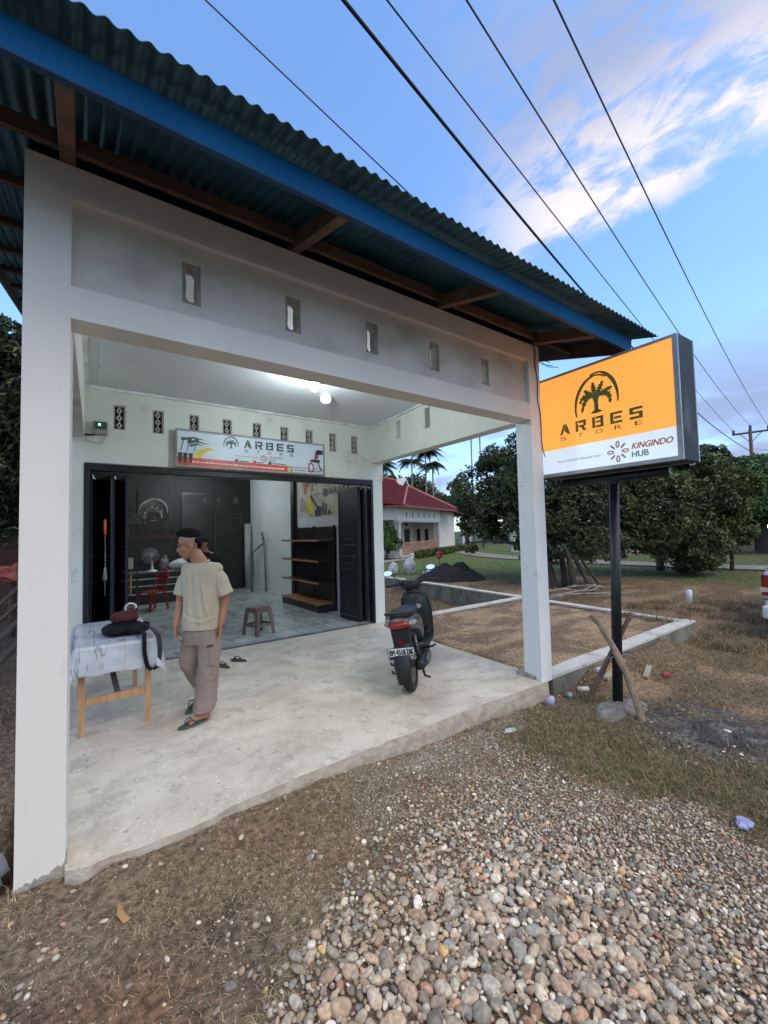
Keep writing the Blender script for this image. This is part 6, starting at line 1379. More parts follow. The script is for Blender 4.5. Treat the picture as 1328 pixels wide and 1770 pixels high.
# roof planes: main hip, small gable at its top, porch hip in front
E = .65
def quad(mb, *p): mb.add(p, [tuple(range(len(p)))])
x0_, x1_, y0_, y1_ = -5.5, 14.2+E, -.75, 9.5+E; ze = 3.85; zr = 6.9
rl, rr2 = (1.2, 5.0, zr), (9.3, 4.6, zr)
mb = MB(); A1, B1, C1, D1 = (x0_, 1.9, ze+.02), (x1_, y0_+.6, ze), (x1_, y1_, ze), (x0_, y1_, ze+.02)
quad(mb, A1, B1, rr2, rl); quad(mb, B1, C1, rr2); quad(mb, C1, D1, rl, rr2); quad(mb, D1, A1, rl)
rf = mb.build('roof', m_rt, hs); q_ = rf.modifiers.new('s', 'SOLIDIFY'); q_.thickness = .12
mb = MB(); P1, P2 = (-.75, -.7, ze-.03), (12.6, -.7, ze-.03); ap = (7.2, 2.6, 6.0); ap2 = (7.6, 4.2, 6.45)
quad(mb, P1, P2, ap); quad(mb, P2, ap2, ap); quad(mb, P1, ap, ap2, (-.75, 4.0, ze+.5)); f2 = mb.build('porch_roof', m_rt, hs); q_ = f2.modifiers.new('s', 'SOLIDIFY'); q_.thickness = .1
mb = MB().tube([P1, ap], .09, 6); mb.tube([P2, ap], .08, 6); mb.tube([rr2, B1], .10, 6); mb.tube([rl, rr2], .1, 6); mb.build('ridge_cap', m_ridge, rf)
mb = MB().prism([(-1.0, -.35), (0, .62), (1.0, -.35), (.8, -.35), (0, .42), (-.8, -.35)], (9.1, 3.6, 6.45), (1, 0, 0), (0, 0, 1), (0, 1, 0), .9); mb.build('gable_trim', mat('gable_white', (.62, .56, .55), .7), rf)
mb = MB().bar((-.8, -.75, ze-.11), (12.65, -.75, ze-.11), .06, .16); mb.bar((12.65, -.2, ze-.11), (x1_, y0_+.55, ze-.11), .06, .16); mb.bar((x1_+.02, y0_+.6, ze-.11), (x1_+.02, y1_, ze-.11), .06, .16); mb.bar((-.8, -.75, ze-.11), (-.8, 2.4, ze-.11), .06, .16); mb.build('eave_strip', m_rim, rf)
pot_ = MB().lathe((-.1, -.9, 0), [(.14, 0), (.19, .30), (.17, .34)], 14).build('plant_pot', mat('pot_white', (.6, .6, .58), .7)); 
R_h = Matrix.Rotation(RAD(90-63.5), 4, 'Z'); R_h.translation = Vector((19.02, 24.4, -.27)); pot_.matrix_world = R_h; tag(pot_, 'white plant pot at the foot of the left porch column of the house', 'plant pot')
def hw(x, y, z=0): return tuple(R_h @ Vector((x, y, z)))
# washing on a rack right of the house
ra = thing('drying_rack', hw(16.5, -.2), 'rack of white and dark washing beside the red roofed house', 'drying rack')
mb = MB()
for x in (15.5, 18.8): mb.tube([hw(x, .2), hw(x, .2, 1.4)], .03, 6)
mb.tube([hw(15.5, .2, 1.4), hw(18.8, .2, 1.4)], .02, 6); mb.build('rack_frame', mat('rack_grey', (.3, .3, .3), .5), ra)
for k, (x, mm) in enumerate(((15.6, mat('cloth_white', (.55, .56, .6), .9)), (16.4, mat('cloth_dark', (.02, .02, .025), .9)), (17.2, mat('cloth_dark', (.02, .02, .025), .9)), (18.0, mat('cloth_white', (.55, .56, .6), .9)))):
    MB().loft([[hw(x, .15, z), hw(x+.65, .15+.05*math.sin(z*5), z), hw(x+.65, .25, z), hw(x, .25+.04*math.sin(z*4), z)] for z in (.25, .8, 1.42)]).build('washing', mm, ra)
# pale wall behind the trees, pink house, tents, red columned building, brick wall at the left ----------------
t = thing('garden_wall', (31, 25, -.35), 'pale green plastered wall behind the dark tree beyond the lawn', 'wall')
MB().hexa([(30.5, 23.5, -.36), (42.0, 18.5, -.36), (42.2, 18.9, -.36), (30.7, 23.9, -.36), (30.5, 23.5, 1.25), (42.0, 18.5, 1.25), (42.2, 18.9, 1.25), (30.7, 23.9, 1.25)]).build('wall_panel', mat('pale_green_wall', (.36, .43, .38), .85), t)
MB().hexa([(30.4, 23.4, 1.251), (42.1, 18.4, 1.251), (42.3, 19.0, 1.251), (30.8, 24.0, 1.251), (30.4, 23.4, 1.33), (42.1, 18.4, 1.33), (42.3, 19.0, 1.33), (30.8, 24.0, 1.33)]).build('coping', m_hc, t)
t = thing('pink_house', (34, 17.2, -.35), 'pink walled house with a grey lean-to glimpsed behind the leaning trunk', 'house')
mb = MB().box((33.0, 14.5, -.36), (40, 20.0, 2.3)); mb.build('wall', mat('pink_wall', (.42, .20, .20), .8), t); MB().hexa([(32.3, 14.0, 2.3), (40.6, 14.0, 2.3), (40.6, 20.5, 2.3), (32.3, 20.5, 2.3), (35, 16.5, 4.0), (38, 16.5, 4.0), (38, 18.0, 4.0), (35, 18.0, 4.0)]).build('roof', mat('grey_roof', (.16, .15, .15), .7), t)
MB().hexa([(31.2, 14.6, -.36), (32.98, 14.6, -.36), (32.98, 17.8, -.36), (31.2, 17.8, -.36), (31.2, 14.6, .9), (32.98, 14.6, 1.5), (32.98, 17.8, 1.5), (31.2, 17.8, .9)]).build('lean_to', mat('pale_tarp', (.24, .25, .33), .7), t)
t = thing('red_building', (43.5, 11.3, -.35), 'red building with pale columns and a white lamp beyond the far tree', 'building')
MB().box((43.5, 6.0, -.0), (50, 15.0, 2.9)).build('wall', mat('brick_red_wall', (.17, .055, .05), .85), t); MB().box((41.6, 5.6, -.36), (43.49, 15.2, -.12)).build('terrace', mat('terrace_pale', (.45, .42, .38), .8), t)
for y in (6.2, 8.0, 9.9, 11.7, 13.6): MB().box((42.0, y, -.12), (42.22, y+.22, 2.4)).build('column', mat('salmon_column', (.42, .26, .24), .8), t)
for y in (6.9, 8.8): MB().box((43.46, y, .0), (43.495, y+.9, 1.7)).build('window', m_hd, t)
MB().hexa([(41.3, 5.3, 2.41), (50.4, 5.3, 2.41), (50.4, 15.5, 2.41), (41.3, 15.5, 2.41), (44, 8, 4.0), (48, 8, 4.0), (48, 13, 4.0), (44, 13, 4.0)]).build('roof', mat('dark_red_roof', (.13, .03, .03), .7), t)
MB().ell((42.1, 8.95, 1.35), (.22, .22, .14), 10, 8).build('lamp', mat('lamp_glow', (.9, .9, .9), .3, emit=(.85, .95, 1), estr=3), t)
t = thing('parked_car', (41.0, 7.2, -.35), 'small dark car parked before the red building under the far tree', 'car', rotz=RAD(75))
MB().loft([tk_ring(*q, r=.1)[::-1] for q in ((-2.0, .7, .35, .8), (-1.8, .8, .3, .9), (1.6, .8, .3, .85), (2.0, .7, .35, .7))]).build('body', mat('dark_car_paint', (.02, .025, .03), .3, coat=.5), t)
MB().loft([tk_ring(*q, r=.1)[::-1] for q in ((-1.5, .68, .88, .95), (-1.0, .65, .88, 1.35), (.4, .65, .88, 1.35), (1.1, .68, .85, .9))]).build('cabin', gl, t)
for s in (-1, 1):
    for y in (-1.25, 1.25): MB().lathe((s*.74, y, .3), [(.15, -.09), (.3, -.09), (.3, .09), (.15, .09)], 18, (1, 0, 0)).build('wheel', m_rub, t)

bwall = thing('brick_wall', (-1.9, 16.0, -.2), 'red brick wall with small vent holes left of the shop', 'brick wall')
mbr = mat('brick_red', (.13, .055, .045), .9); nt = mbr.node_tree; b = nt.nodes['Principled BSDF']; br = nt.nodes.new('ShaderNodeTexBrick'); tcn = nt.nodes.new('ShaderNodeTexCoord'); mpn = nt.nodes.new('ShaderNodeMapping'); mpn.inputs['Rotation'].default_value = (RAD(90), 0, 0)
nt.links.new(tcn.outputs['Object'], mpn.inputs['Vector']); nt.links.new(mpn.outputs[0], br.inputs['Vector']); br.inputs['Scale'].default_value = 2.2; br.inputs['Color1'].default_value = (.17, .065, .05, 1); br.inputs['Color2'].default_value = (.11, .045, .038, 1); br.inputs['Mortar'].default_value = (.12, .10, .09, 1); nt.links.new(br.outputs['Color'], b.inputs['Base Color'])
MB().box((-5.0, 16.0, -.4), (.5, 16.15, 2.35)).build('wall_panel', mbr, bwall)
for x in (-2.05, -1.72, -1.4): MB().box((x, 15.985, 1.55), (x+.12, 15.999, 1.85)).build('vent_hole', mat('vent_pale', (.28, .2, .18), .9), bwall)
random.seed(31)
for k in range(9):
    x = -.55-random.random()*.75; y = 5.0+k*.9; z_ = gz(x, y)
    tag(MB().bar((x-.5, y, z_+.06+.03*k), (x+.28+random.uniform(-.1, .15), y+random.uniform(.5, 1.6), z_+.15+random.uniform(.1, .9)), .07, .03).build('old_plank', mat('dark_old_timber', (.045, .035, .03), .9, c2=(.09, .075, .065), scale=4)), 'dark old plank in the timber stack left of the shop', 'plank', 'old planks stacked left of the shop')
crumple('plastic_bundle', (-.95, 10.2, 1.05), (.30, .2, .16), mat('reddish_bundle', (.30, .07, .06), .7), 'reddish bundle on top of the planks left of the shop', 41, 'bundle')
tag(MB().tube([(-.95, 10.2, -.2), (-.95, 10.2, .9)], .05, 8).build('timber_post', mat('dark_old_timber', (.045, .035, .03), .9)), 'dark timber post under the reddish bundle left of the shop', 'post')

# ================================================================= utility pole + wires
up = thing('utility_pole', (38.95, 8.95, -.4), 'rusty utility pole with a crossarm and three insulators above the far tree', 'utility pole')
m_up = mat('pole_rust', (.10, .06, .06), .8); zc = 8.10
MB().tube([(38.95, 9.0, -.5), (38.97, 8.99, 8.35)], [.16, .10], 12).build('pole', m_up, up, smooth=True)
xa = Vector((38.80, 9.98, zc)); xb = Vector((39.16, 7.95, zc)); MB().bar(xa, xb, .10, .12).build('crossarm', m_up, up)
for f in (-.3, .3): c_ = (xa+xb)/2+(xb-xa)*f; MB().bar(c_, (38.965, 8.99, zc-.75), .04, .04).build('brace', m_up, up)
ins = [xa+(xb-xa)*.04+Vector((0, 0, .06)), Vector((38.97, 8.97, 8.36)), xb+(xa-xb)*.04+Vector((0, 0, .06))]
for p in ins: MB().lathe(tuple(p), [(.04, 0), (.10, .05), (.06, .10), (.11, .15), (.07, .24), (.03, .28)], 12).build('insulator', mat('brown_porcelain', (.12, .07, .06), .3), up, smooth=True)
m_wr = mat('wire_dark', (.045, .05, .07), .6); m_cb = mat('cable_black', (.012, .012, .016), .6)
def wire(a, mid_, end, r, m, label, n=40):
    # quadratic through start, sag point and end
    a, c_, e = Vector(a), Vector(mid_), Vector(end); P_ = []
    tm = (c_-a).length/((c_-a).length+(e-c_).length); q = (c_-a*(1-tm)**2-e*tm**2)/(2*(1-tm)*tm)
    for i in range(n+1):
        t = i/n; P_.append(a*(1-t)**2+q*2*(1-t)*t+e*t*t)
    return tag(MB().tube(P_, r, 6).build('power_line', m, smooth=True), label, 'wire')
def far(p, e, back=.35): p = Vector(p); e = Vector(e); return p-(e-p)*back
for (p, m_, e, lab) in (((3.18, 3.89, 8.3), (15.36, 6.11, 8.25), ins[0], 'thin power line running to the left insulator of the pole'), ((4.04, 3.29, 8.3), (16.6, 5.55, 8.22), ins[1], 'thin power line running to the top insulator of the pole'), ((4.95, 2.66, 8.3), (19.4, 5.12, 8.2), ins[2], 'thin power line running to the right insulator of the pole')):
    e = Vector(e)+Vector((0, 0, .22)); a = Vector(p); wire(a-(Vector(m_)-a)*.9, m_, e, .0125, m_wr, lab)
wire((-4.2, 1.75, 6.6), (8.66, 4.53, 6.55), (38.9, 9.02, 6.75), .021, m_cb, 'thick black twisted cable slanting across the sky to the pole', 60)
wire((-2.8, 3.3, 6.96), (2.48, 3.05, 4.98), (3.88, 2.98, 4.45), .006, m_wr, 'thin service wire dropping to the eave of the blue roof')
MB_ = MB().tube([(3.88, 2.98, 4.45), (3.90, 2.99, 3.98)], .012, 6); tag(MB_.build('wire_bracket', m_up), 'short bracket on the roof holding the service wire', 'bracket')
for k, (dy, dz) in enumerate(((-5, .4), (-5.5, 1.3), (-6, -.6))): wire((38.95, 8.9, 6.9-.2*k), (43, 8.9+dy*.4, 6.7+dz*.3), (55, 8.9+dy*3, 7+dz), .012, m_wr, ('upper', 'middle', 'lower')[k]+' thin wire leaving the utility pole towards the right')
# ================================================================= trees
m_bark = mat('bark', (.035, .028, .022), .95, c2=(.065, .052, .042), scale=6, bump=.6, bscale=25, stretch=(1, 1, .3))
m_bark2 = mat('pale_palm_bark', (.20, .19, .17), .9, c2=(.28, .26, .23), scale=4)
m_leaf = mat('leaf', (.06, .08, .03), .55, attr='col', var=.25, scale=3, spec=.35)
_b = m_leaf.node_tree.nodes['Principled BSDF']
def leaves(name, blobs, n, size, cols, par, seed, thr=.42, freq=1.1, aspect=2.2, droop=.35):
    """many folded leaf-sized faces spread through the volume of several ellipsoids, thinned by 3-D noise"""
    r = np.random.default_rng(seed); B = np.array(blobs, float); vol = (B[:, 3]*B[:, 4]*B[:, 5])**.8; P = []
    tot = 0
    while tot < n:
        k = r.choice(len(B), size=n, p=vol/vol.sum()); u_ = r.normal(size=(n, 3)); u_ /= np.linalg.norm(u_, axis=1)[:, None]
        rad = r.random(n)**.38
        p = B[k, :3]+u_*rad[:, None]*B[k, 3:6]*(1+.25*(vnoise(u_[:, 0]*2.5+k, u_[:, 1]*2.5, u_[:, 2]*2.5, seed)[:, None]-.5)*2)
        d = fbm(p[:, 0]*freq, p[:, 1]*freq, p[:, 2]*freq, 3, seed); p = p[d > thr]; P.append(p); tot += len(p)
    P = np.concatenate(P)[:n]; n = len(P)
    # twig clusters: snap groups of leaves towards shared centres
    a = r.random(n)*2*np.pi; el = r.normal(-.15-droop*.6, .5, n)
    dr = np.stack([np.cos(a)*np.cos(el), np.sin(a)*np.cos(el), np.sin(el)], 1); rn = r.normal(size=(n, 3)); sd = np.cross(dr, rn); sd /= np.linalg.norm(sd, axis=1)[:, None]; up_ = np.cross(sd, dr)
    L_ = size*(.6+.8*r.random(n)); W_ = L_/aspect
    p0 = P-dr*L_[:, None]*.5; p2 = P+dr*L_[:, None]*.5-up_*L_[:, None]*.10; pl_ = P+sd*W_[:, None]*.5+up_*W_[:, None]*.22; pr_ = P-sd*W_[:, None]*.5+up_*W_[:, None]*.22
    V = np.stack([p0, pl_, p2, pr_], 1).reshape(-1, 3); i = np.arange(n)*4
    F = np.concatenate([np.stack([i, i+1, i+2], 1), np.stack([i, i+2, i+3], 1)])
    cl = fbm(P[:, 0]*.9, P[:, 1]*.9, P[:, 2]*.9, 3, seed+5); w_ = np.clip((cl-.34)/.3+r.normal(0, .28, n), 0, 1)
    c = np.array(cols[0])*(1-w_[:, None])+np.array(cols[1])*w_[:, None]
    hi = r.random(n) < .09; c[hi] = np.array(cols[2])*1.3
    return npmesh(name, V, F, m_leaf, par, smooth=False, col=np.repeat(c, 4, 0))
def limbs(par, base, blobs, r0_, seed, m=None, name='trunk', fork=.35, maxn=12):
    rg = random.Random(seed); m = m or m_bark; base = Vector(base); cen = sum((Vector(b_[:3]) for b_ in blobs), Vector())/len(blobs)
    fk = base.lerp(Vector((cen.x, cen.y, cen.z)), fork); fk.x = base.x+(cen.x-base.x)*fork*.6; fk.y = base.y+(cen.y-base.y)*fork*.6
    mb = MB().tube(curve([tuple(base-Vector((0, 0, .3))), tuple(base.lerp(fk, .5)+Vector((rg.uniform(-.08, .08), rg.uniform(-.08, .08), 0))), tuple(fk)], 5), list(np.linspace(r0_*1.25, r0_*.7, 11)), 9)
    for b_ in blobs[:maxn]:
        e = Vector(b_[:3]); md = fk.lerp(e, .5)+Vector((rg.uniform(-.3, .3), rg.uniform(-.3, .3), rg.uniform(.0, .4)))*min(1, (e-fk).length*.3)
        mb.tube(curve([tuple(fk-Vector((0, 0, .1))), tuple(md), tuple(e)], 5), list(np.linspace(r0_*.55, r0_*.12, 11)), 6)
        for q in range(3):
            e2 = e+Vector((rg.uniform(-1, 1)*b_[3], rg.uniform(-1, 1)*b_[4], rg.uniform(-.6, .9)*b_[5]))*.8; mb.tube([tuple(e), tuple(e.lerp(e2, .5)+Vector((0, 0, .1))), tuple(e2)], [r0_*.13, r0_*.09, r0_*.04], 5)
    return mb.build(name, m, par, smooth=True)
def tree(name, base, blobs, r0_, n, size, cols, label, cat='tree', seed=1, group=None, **kw):
    t = thing(name, base, label, cat, group)
    limbs(t, base, blobs, r0_, seed, fork=kw.pop('fork', .35)); leaves('crown', blobs, n, size, cols, t, seed, **kw); return t
DK = ((.020, .034, .015), (.075, .105, .038), (.10, .13, .06)); MD = ((.030, .044, .017), (.125, .150, .052), (.13, .16, .05)); LT = ((.032, .065, .022), (.10, .19, .055), (.12, .18, .06))
# dark tree behind the pillar: several stems, drooping crown to the left
def onray(p, k): return tuple(k*np.array(p))
tree('broad_tree', (12.9, 8.3, -.35), [(14.6, 12.4, 3.2, 1.7, 1.5, 1.4), (14.2, 12.6, 2.1, 1.1, 1.1, .9), (14.0, 13.3, 3.3, .7, .7, .7), (15.4, 11.3, 4.5, 1.9, 1.5, 1.1), (14.2, 11.0, 2.4, 1.7, 1.6, 1.3), (13.7, 8.9, 1.0, 1.4, 1.3, .6), (14.3, 7.6, 1.1, 1.2, 1.1, .6), (14.6, 9.6, 3.5, 1.9, 1.7, 1.6), (14.4, 8.4, 2.4, 1.7, 1.5, 1.5), (13.6, 9.4, 1.6, 1.3, 1.2, .7), (13.4, 12.5, 1.1, .5, .5, .45), (15.0, 12.6, 4.6, .6, .6, .5), (14.2, 12.0, 4.3, .5, .5, .4), (15.9, 8.6, 4.0, 1.5, 1.5, .9)], .17, 60000, .16, DK, 'dark leafy tree behind the right pillar, its crown drooping towards the house', seed=11, thr=.49, freq=1.7, fork=.45)
for i, (x, y, dx, dy, h_) in enumerate(((12.5, 8.5, .1, .3, 1.3), (13.3, 8.1, .2, .4, 1.2), (13.1, 7.7, -.2, .2, 1.1))):
    tag(MB().tube(curve([(x, y, -.45), (x+dx*.4, y+dy*.4, .6), (x+dx, y+dy, h_)], 5), list(np.linspace(.12, .07, 11)), 8).build('tree_stem', m_bark, smooth=True), 'dark stem rising beside the trunk of the dark broad tree', 'tree trunk', 'stems under the dark broad tree')
for i, (x, y, x2, y2) in enumerate(((13.6, 7.4, 13.2, 7.8), (13.9, 7.2, 13.4, 7.7), (13.4, 7.3, 13.1, 7.6))):
    tag(MB().tube([(x, y, -.38), (x2, y2, .75)], .045, 7).build('leaning_pole', mat('dark_branch', (.07, .055, .045), .9)), 'grey pole leaning against the trunk of the dark broad tree', 'pole', 'poles leaning on the trunk')
crumple('blue_rag', (14.4, 8.15, .72), (.36, .18, .14), mat('blue_cloth', (.05, .16, .55), .6), 'bright blue rag hanging from the branches left of the sign pole', 51, 'rag')
# olive green tree right of it, foliage almost to the ground
tree('bushy_tree', (21.0, 8.2, -.35), [(19.2, 8.6, 2.3, 2.0, 2.0, 1.8), (20.2, 7.2, 3.4, 1.8, 1.8, 1.3), (20.0, 6.8, 2.6, 1.5, 1.5, 1.8), (20.1, 6.4, .9, 1.2, 1.1, 1.0), (19.0, 7.2, 1.7, 1.6, 1.5, 1.4), (18.6, 8.9, 3.1, 1.5, 1.4, 1.0), (17.5, 8.7, 2.5, 1.1, 1.1, .8), (19.6, 6.6, .6, 1.5, 1.3, .8), (21.4, 6.4, 4.3, .9, .9, .7), (20.6, 7.9, 4.6, .7, .7, .5), (19.4, 6.1, .9, .9, .8, .7)], .16, 62000, .20, MD, 'big olive green bushy tree behind the sign, foliage down to the lane', seed=23, thr=.47, freq=1.5, fork=.25)
tree('yellow_green_tree', (22.5, 6.1, -.35), [(22.6, 6.2, 2.4, 1.1, 1.1, 1.1), (22.3, 5.9, 1.4, .9, .9, .7), (22.7, 5.8, 3.3, .9, .9, .7)], .08, 14000, .16, ((.03, .045, .012), (.10, .12, .03), (.2, .2, .06)), 'small yellow green tree at the right end of the bushy one', seed=29, thr=.4, freq=1.3)
tree('round_tree', (36.8, 8.3, -.35), [(37, 10.3, 3.3, 2.4, 2.1, 1.7), (37, 8.3, 4.5, 2.7, 2.2, 1.7), (37, 6.5, 3.7, 2.6, 2.0, 1.9), (36.5, 8.7, 2.7, 2.2, 2.6, 1.1), (37, 4.9, 3.2, 2.2, 1.9, 1.9)], .28, 42000, .33, LT, 'fresh green round tree with a thick trunk below the utility pole', seed=31, thr=.41, freq=.8, fork=.5, aspect=1.9)
# trees far behind, each on its own
rgt = random.Random(5)
bgd = [(30, 40, 8.2, 3.2), (34.5, 41, 8.8, 3.2), (27, 42, 7.0, 2.8), (40, 42.5, 6.6, 3.2), (46, 40, 4.9, 3.2), (50, 34, 5.0, 3.4), (54, 27, 5.6, 3.6), (56, 19, 5.4, 3.8), (58, 12, 5.0, 3.6), (22, 44, 6.0, 3.0)]
words = ['first', 'second', 'third', 'fourth', 'fifth', 'sixth', 'seventh', 'eighth', 'ninth', 'tenth']; order = sorted(range(10), key=lambda i: math.atan2(bgd[i][0], bgd[i][1])); rank = {k: i for i, k in enumerate(order)}
for i, (x, y, h_, r_) in enumerate(bgd):
    bl_ = [(x+rgt.uniform(-1, 1)*r_*.5, y+rgt.uniform(-1, 1)*r_*.5, h_*(.45+.4*rgt.random()), r_*.6, r_*.6, h_*.22) for _ in range(6)]+[(x, y, h_*.82, r_*.55, r_*.55, h_*.2)]
    tree('distant_tree', (x, y, -.4), bl_, .2, 9000, .42, DK if i % 2 else MD, 'dark distant tree behind the houses, '+words[rank[i]]+' from the left in the far row', seed=60+i, thr=.4, freq=.6, group='distant trees behind the houses')
# left of the shop
tree('leafy_tree', (-2.6, 13.2, -.2), [(-1.9, 13.4, 5.9, 1.2, 1.2, 1.0), (-1.4, 13.0, 5.0, .9, 1.1, 1.1), (-2.6, 13.3, 4.4, 1.4, 1.2, 1.3), (-1.5, 13.4, 3.6, .9, 1.0, 1.0), (-2.0, 13.0, 3.0, 1.2, 1.0, .8), (-1.9, 13.4, 2.2, 1.1, .8, .6), (-2.8, 13.6, 2.4, 1.2, .9, .7)], .16, 34000, .19, ((.012, .022, .010), (.045, .070, .028), (.12, .15, .08)), 'tall leafy tree left of the left pillar above the brick wall', seed=41, thr=.36, freq=1.3)
# areca palms -----------------------------------------------------------------
def palm(x, y, h_, r_, seed, label, lean=.0, fr=11):
    t = thing('areca_palm', (x, y, -.4), label, 'palm tree', 'tall thin palms behind the house'); rg = random.Random(seed)
    top = Vector((x+lean, y, h_)); MB().tube([(x, y, -.5), (x+lean*.4, y, h_*.5), tuple(top)], [.11, .085, .07], 8).build('trunk', m_bark2, t, smooth=True)
    V = []; F_ = []; C_ = []
    for k in range(fr):
        a = 2*math.pi*k/fr+rg.uniform(-.2, .2); ln = r_*rg.uniform(.8, 1.1); el = rg.uniform(.3, 1.1); P_ = []
        for i in range(9):
            s_ = i/8; P_.append(top+Vector((math.cos(a)*ln*s_*math.cos(el*(1-s_)), math.sin(a)*ln*s_*math.cos(el*(1-s_)), ln*(math.sin(el)*s_-1.05*s_*s_))))
        for i in range(1, 9):
            p = P_[i]; d = (P_[i]-P_[i-1]).normalized(); sd = d.cross(Vector((0, 0, 1))).normalized()
            for q in range(3):
                p_ = P_[i-1].lerp(P_[i], (q+.5)/3); w_ = r_*.34*math.sin(math.pi*min(.95, (i+q/3)/9+.12))
                for s_ in (-1, 1):
                    tip = p_+sd*s_*w_+d*w_*.5-Vector((0, 0, w_*.55)); b_ = len(V); V += [tuple(p_-d*.035*r_), tuple(p_+d*.045*r_), tuple(tip)]; F_.append((b_, b_+1, b_+2)); c_ = rg.uniform(.6, 1.3); C_ += [(.028*c_, .048*c_, .018*c_)]*3
    npmesh('crown', V, F_, m_leaf, t, smooth=False, col=np.array(C_))
ordn = iter(['first', 'second', 'third', 'fourth', 'fifth', 'sixth', 'seventh', 'eighth'])
for x, y, h_, r_, s_, l_, mode in ((24.5, 35.0, 14, 2.3, 1, .2, 0), (25.2, 35.0, 8.4, 2.0, 2, .1, 0), (28.7, 34.5, 9.0, 2.0, 3, .1, 0), (30.2, 34.0, 10.2, 2.2, 4, .2, 0), (31.2, 34.0, 8.8, 2.0, 5, -.1, 0), (35.0, 31.8, 13.5, 2.4, 6, -.7, 0), (36.2, 31.6, 14.0, 2.4, 7, -.9, 0), (37.2, 27.0, 8.6, 2.6, 8, .1, 0)):
    palm(x, y, h_, r_, s_, 'thin tall palm behind the red roofed house, '+next(ordn)+' from the left')
# bush left of the house porch, hedge
tree('garden_bush', (18.2, 24.9, -.3), [(18.0, 24.9, 1.3, .9, .8, .8), (18.5, 24.8, .8, .8, .7, .6), (17.6, 25.1, 1.9, .7, .7, .5), (18.6, 24.9, 1.6, .5, .5, .4)], .06, 12000, .17, LT, 'round leafy bush in front of the left porch column of the house', 'bush', seed=51, thr=.38, freq=1.6)
h_ = []
for k in range(26):
    f_ = k/25; p_ = hw(.6+f_*14.5, -1.1, .28); h_.append((p_[0], p_[1], p_[2]-.05, .38, .3, .30))
tag(leaves('hedge', h_, 16000, .12, ((.03, .05, .012), (.10, .14, .03), (.2, .22, .06)), None, 77, thr=.3, freq=2), 'low clipped yellow green hedge along the front of the house porch', 'hedge')
crumple('red_bucket', (14.6, 15.6, .45), (.16, .16, .16), mat('red_plastic_b', (.5, .03, .03), .4), 'small red ball shaped thing above the black sand heap', 61, 'ball')
tag(MB().tube([(14.6, 15.6, -.4), (14.6, 15.6, .35)], .02, 6).build('stake', m_bark), 'thin stake carrying the small red ball behind the black sand', 'stake')

# unseen trees added behind the camera to block light from the low horizon
t0 = tree('added_screen_tree', (-8, -19, -.3), [(-8+rgt.uniform(-2.4, 2.4), -19+rgt.uniform(-1.2, 1.2), 2.2+3.2*rgt.random(), 1.9, 1.5, 1.5) for _ in range(7)], .2, 7000, .5, DK, 'broad dark tree across the road behind the photographer', seed=90, thr=.3, freq=.6, group='trees across the road')
for k, x in enumerate((-16, -2.5, 3.5, 10, 16.5, 24, 32)):
    c_ = copy_tree(t0); c_.location = (x, -19-1.5*(k % 3), -.3); c_.rotation_euler = (0, 0, k*1.7); c_.scale = (1, 1, .85+.1*(k % 4))
# ================================================================= pebbles
def ico(sub):
    import bmesh
    bm = bmesh.new(); bmesh.ops.create_icosphere(bm, subdivisions=sub, radius=1); v = np.array([q.co[:] for q in bm.verts]); f = np.array([[q.index for q in p.verts] for p in bm.faces]); bm.free(); return v, f
def pebbles(name, P, R, seed, sub, par=None, col=None):
    r = np.random.default_rng(seed); v, f = ico(sub); n = len(P); k = len(v)
    ax = np.stack([np.ones(n)*(.85+.5*r.random(n)), np.ones(n)*(.62+.35*r.random(n)), .42+.33*r.random(n)], 1)*R[:, None]
    # per-stone lumpiness from a few random directions
    W = np.ones((n, k))
    for q in range(6):
        d = r.normal(size=(n, 3)); d /= np.linalg.norm(d, axis=1)[:, None]; W += (.15 if q < 3 else .08)*r.normal(size=(n, 1))*np.clip(d @ v.T, -.2, 1)**(1 if q < 3 else 3)
    X_ = v[None]*W[:, :, None]*ax[:, None, :]
    a = r.random(n)*2*np.pi; tx = r.normal(0, .32, n); ty = r.normal(0, .32, n)
    def rotm(ax_, t):
        c, s = np.cos(t), np.sin(t); o = np.zeros_like(t); i_ = np.ones_like(t)
        if ax_ == 'z': M_ = [[c, -s, o], [s, c, o], [o, o, i_]]
        elif ax_ == 'x': M_ = [[i_, o, o], [o, c, -s], [o, s, c]]
        else: M_ = [[c, o, s], [o, i_, o], [-s, o, c]]
        return np.array([[e for e in row] for row in M_]).transpose(2, 0, 1)
    Rm = rotm('x', tx) @ rotm('y', ty) @ rotm('z', a); X_ = np.einsum('nij,nkj->nki', Rm, X_)
    V = (X_+P[:, None, :]).reshape(-1, 3); F = (f[None]+(np.arange(n)*k)[:, None, None]).reshape(-1, 3)
    pal = np.array([(.30, .255, .21), (.25, .205, .165), (.36, .32, .275), (.20, .165, .14), (.42, .39, .355), (.27, .25, .225), (.34, .25, .19), (.155, .14, .13), (.225, .225, .215), (.38, .27, .135), (.30, .185, .135), (.50, .475, .45), (.185, .175, .175), (.29, .215, .17)])
    pw = np.array([16, 15, 12, 12, 8, 9, 7, 7, 6, 1.4, 3, 3.2, 6, 10.]); c = pal[r.choice(len(pal), n, p=pw/pw.sum())]*(1.05+.9*r.random((n, 1)))*np.array([1.05, 1.0, .89])
    if col is not None: c = c*.35+np.array(col)*.65*(.7+.6*r.random((n, 1)))
    return npmesh(name, V, F, m_peb, par, smooth=True, col=np.repeat(c, k, 0))
m_peb = mat('river_stone', (.3, .3, .3), .62, attr='col', var=.26, scale=55, detail=7, bump=.16, bscale=130, contrast=(.32, .68), spec=.35)
r = np.random.default_rng(3)
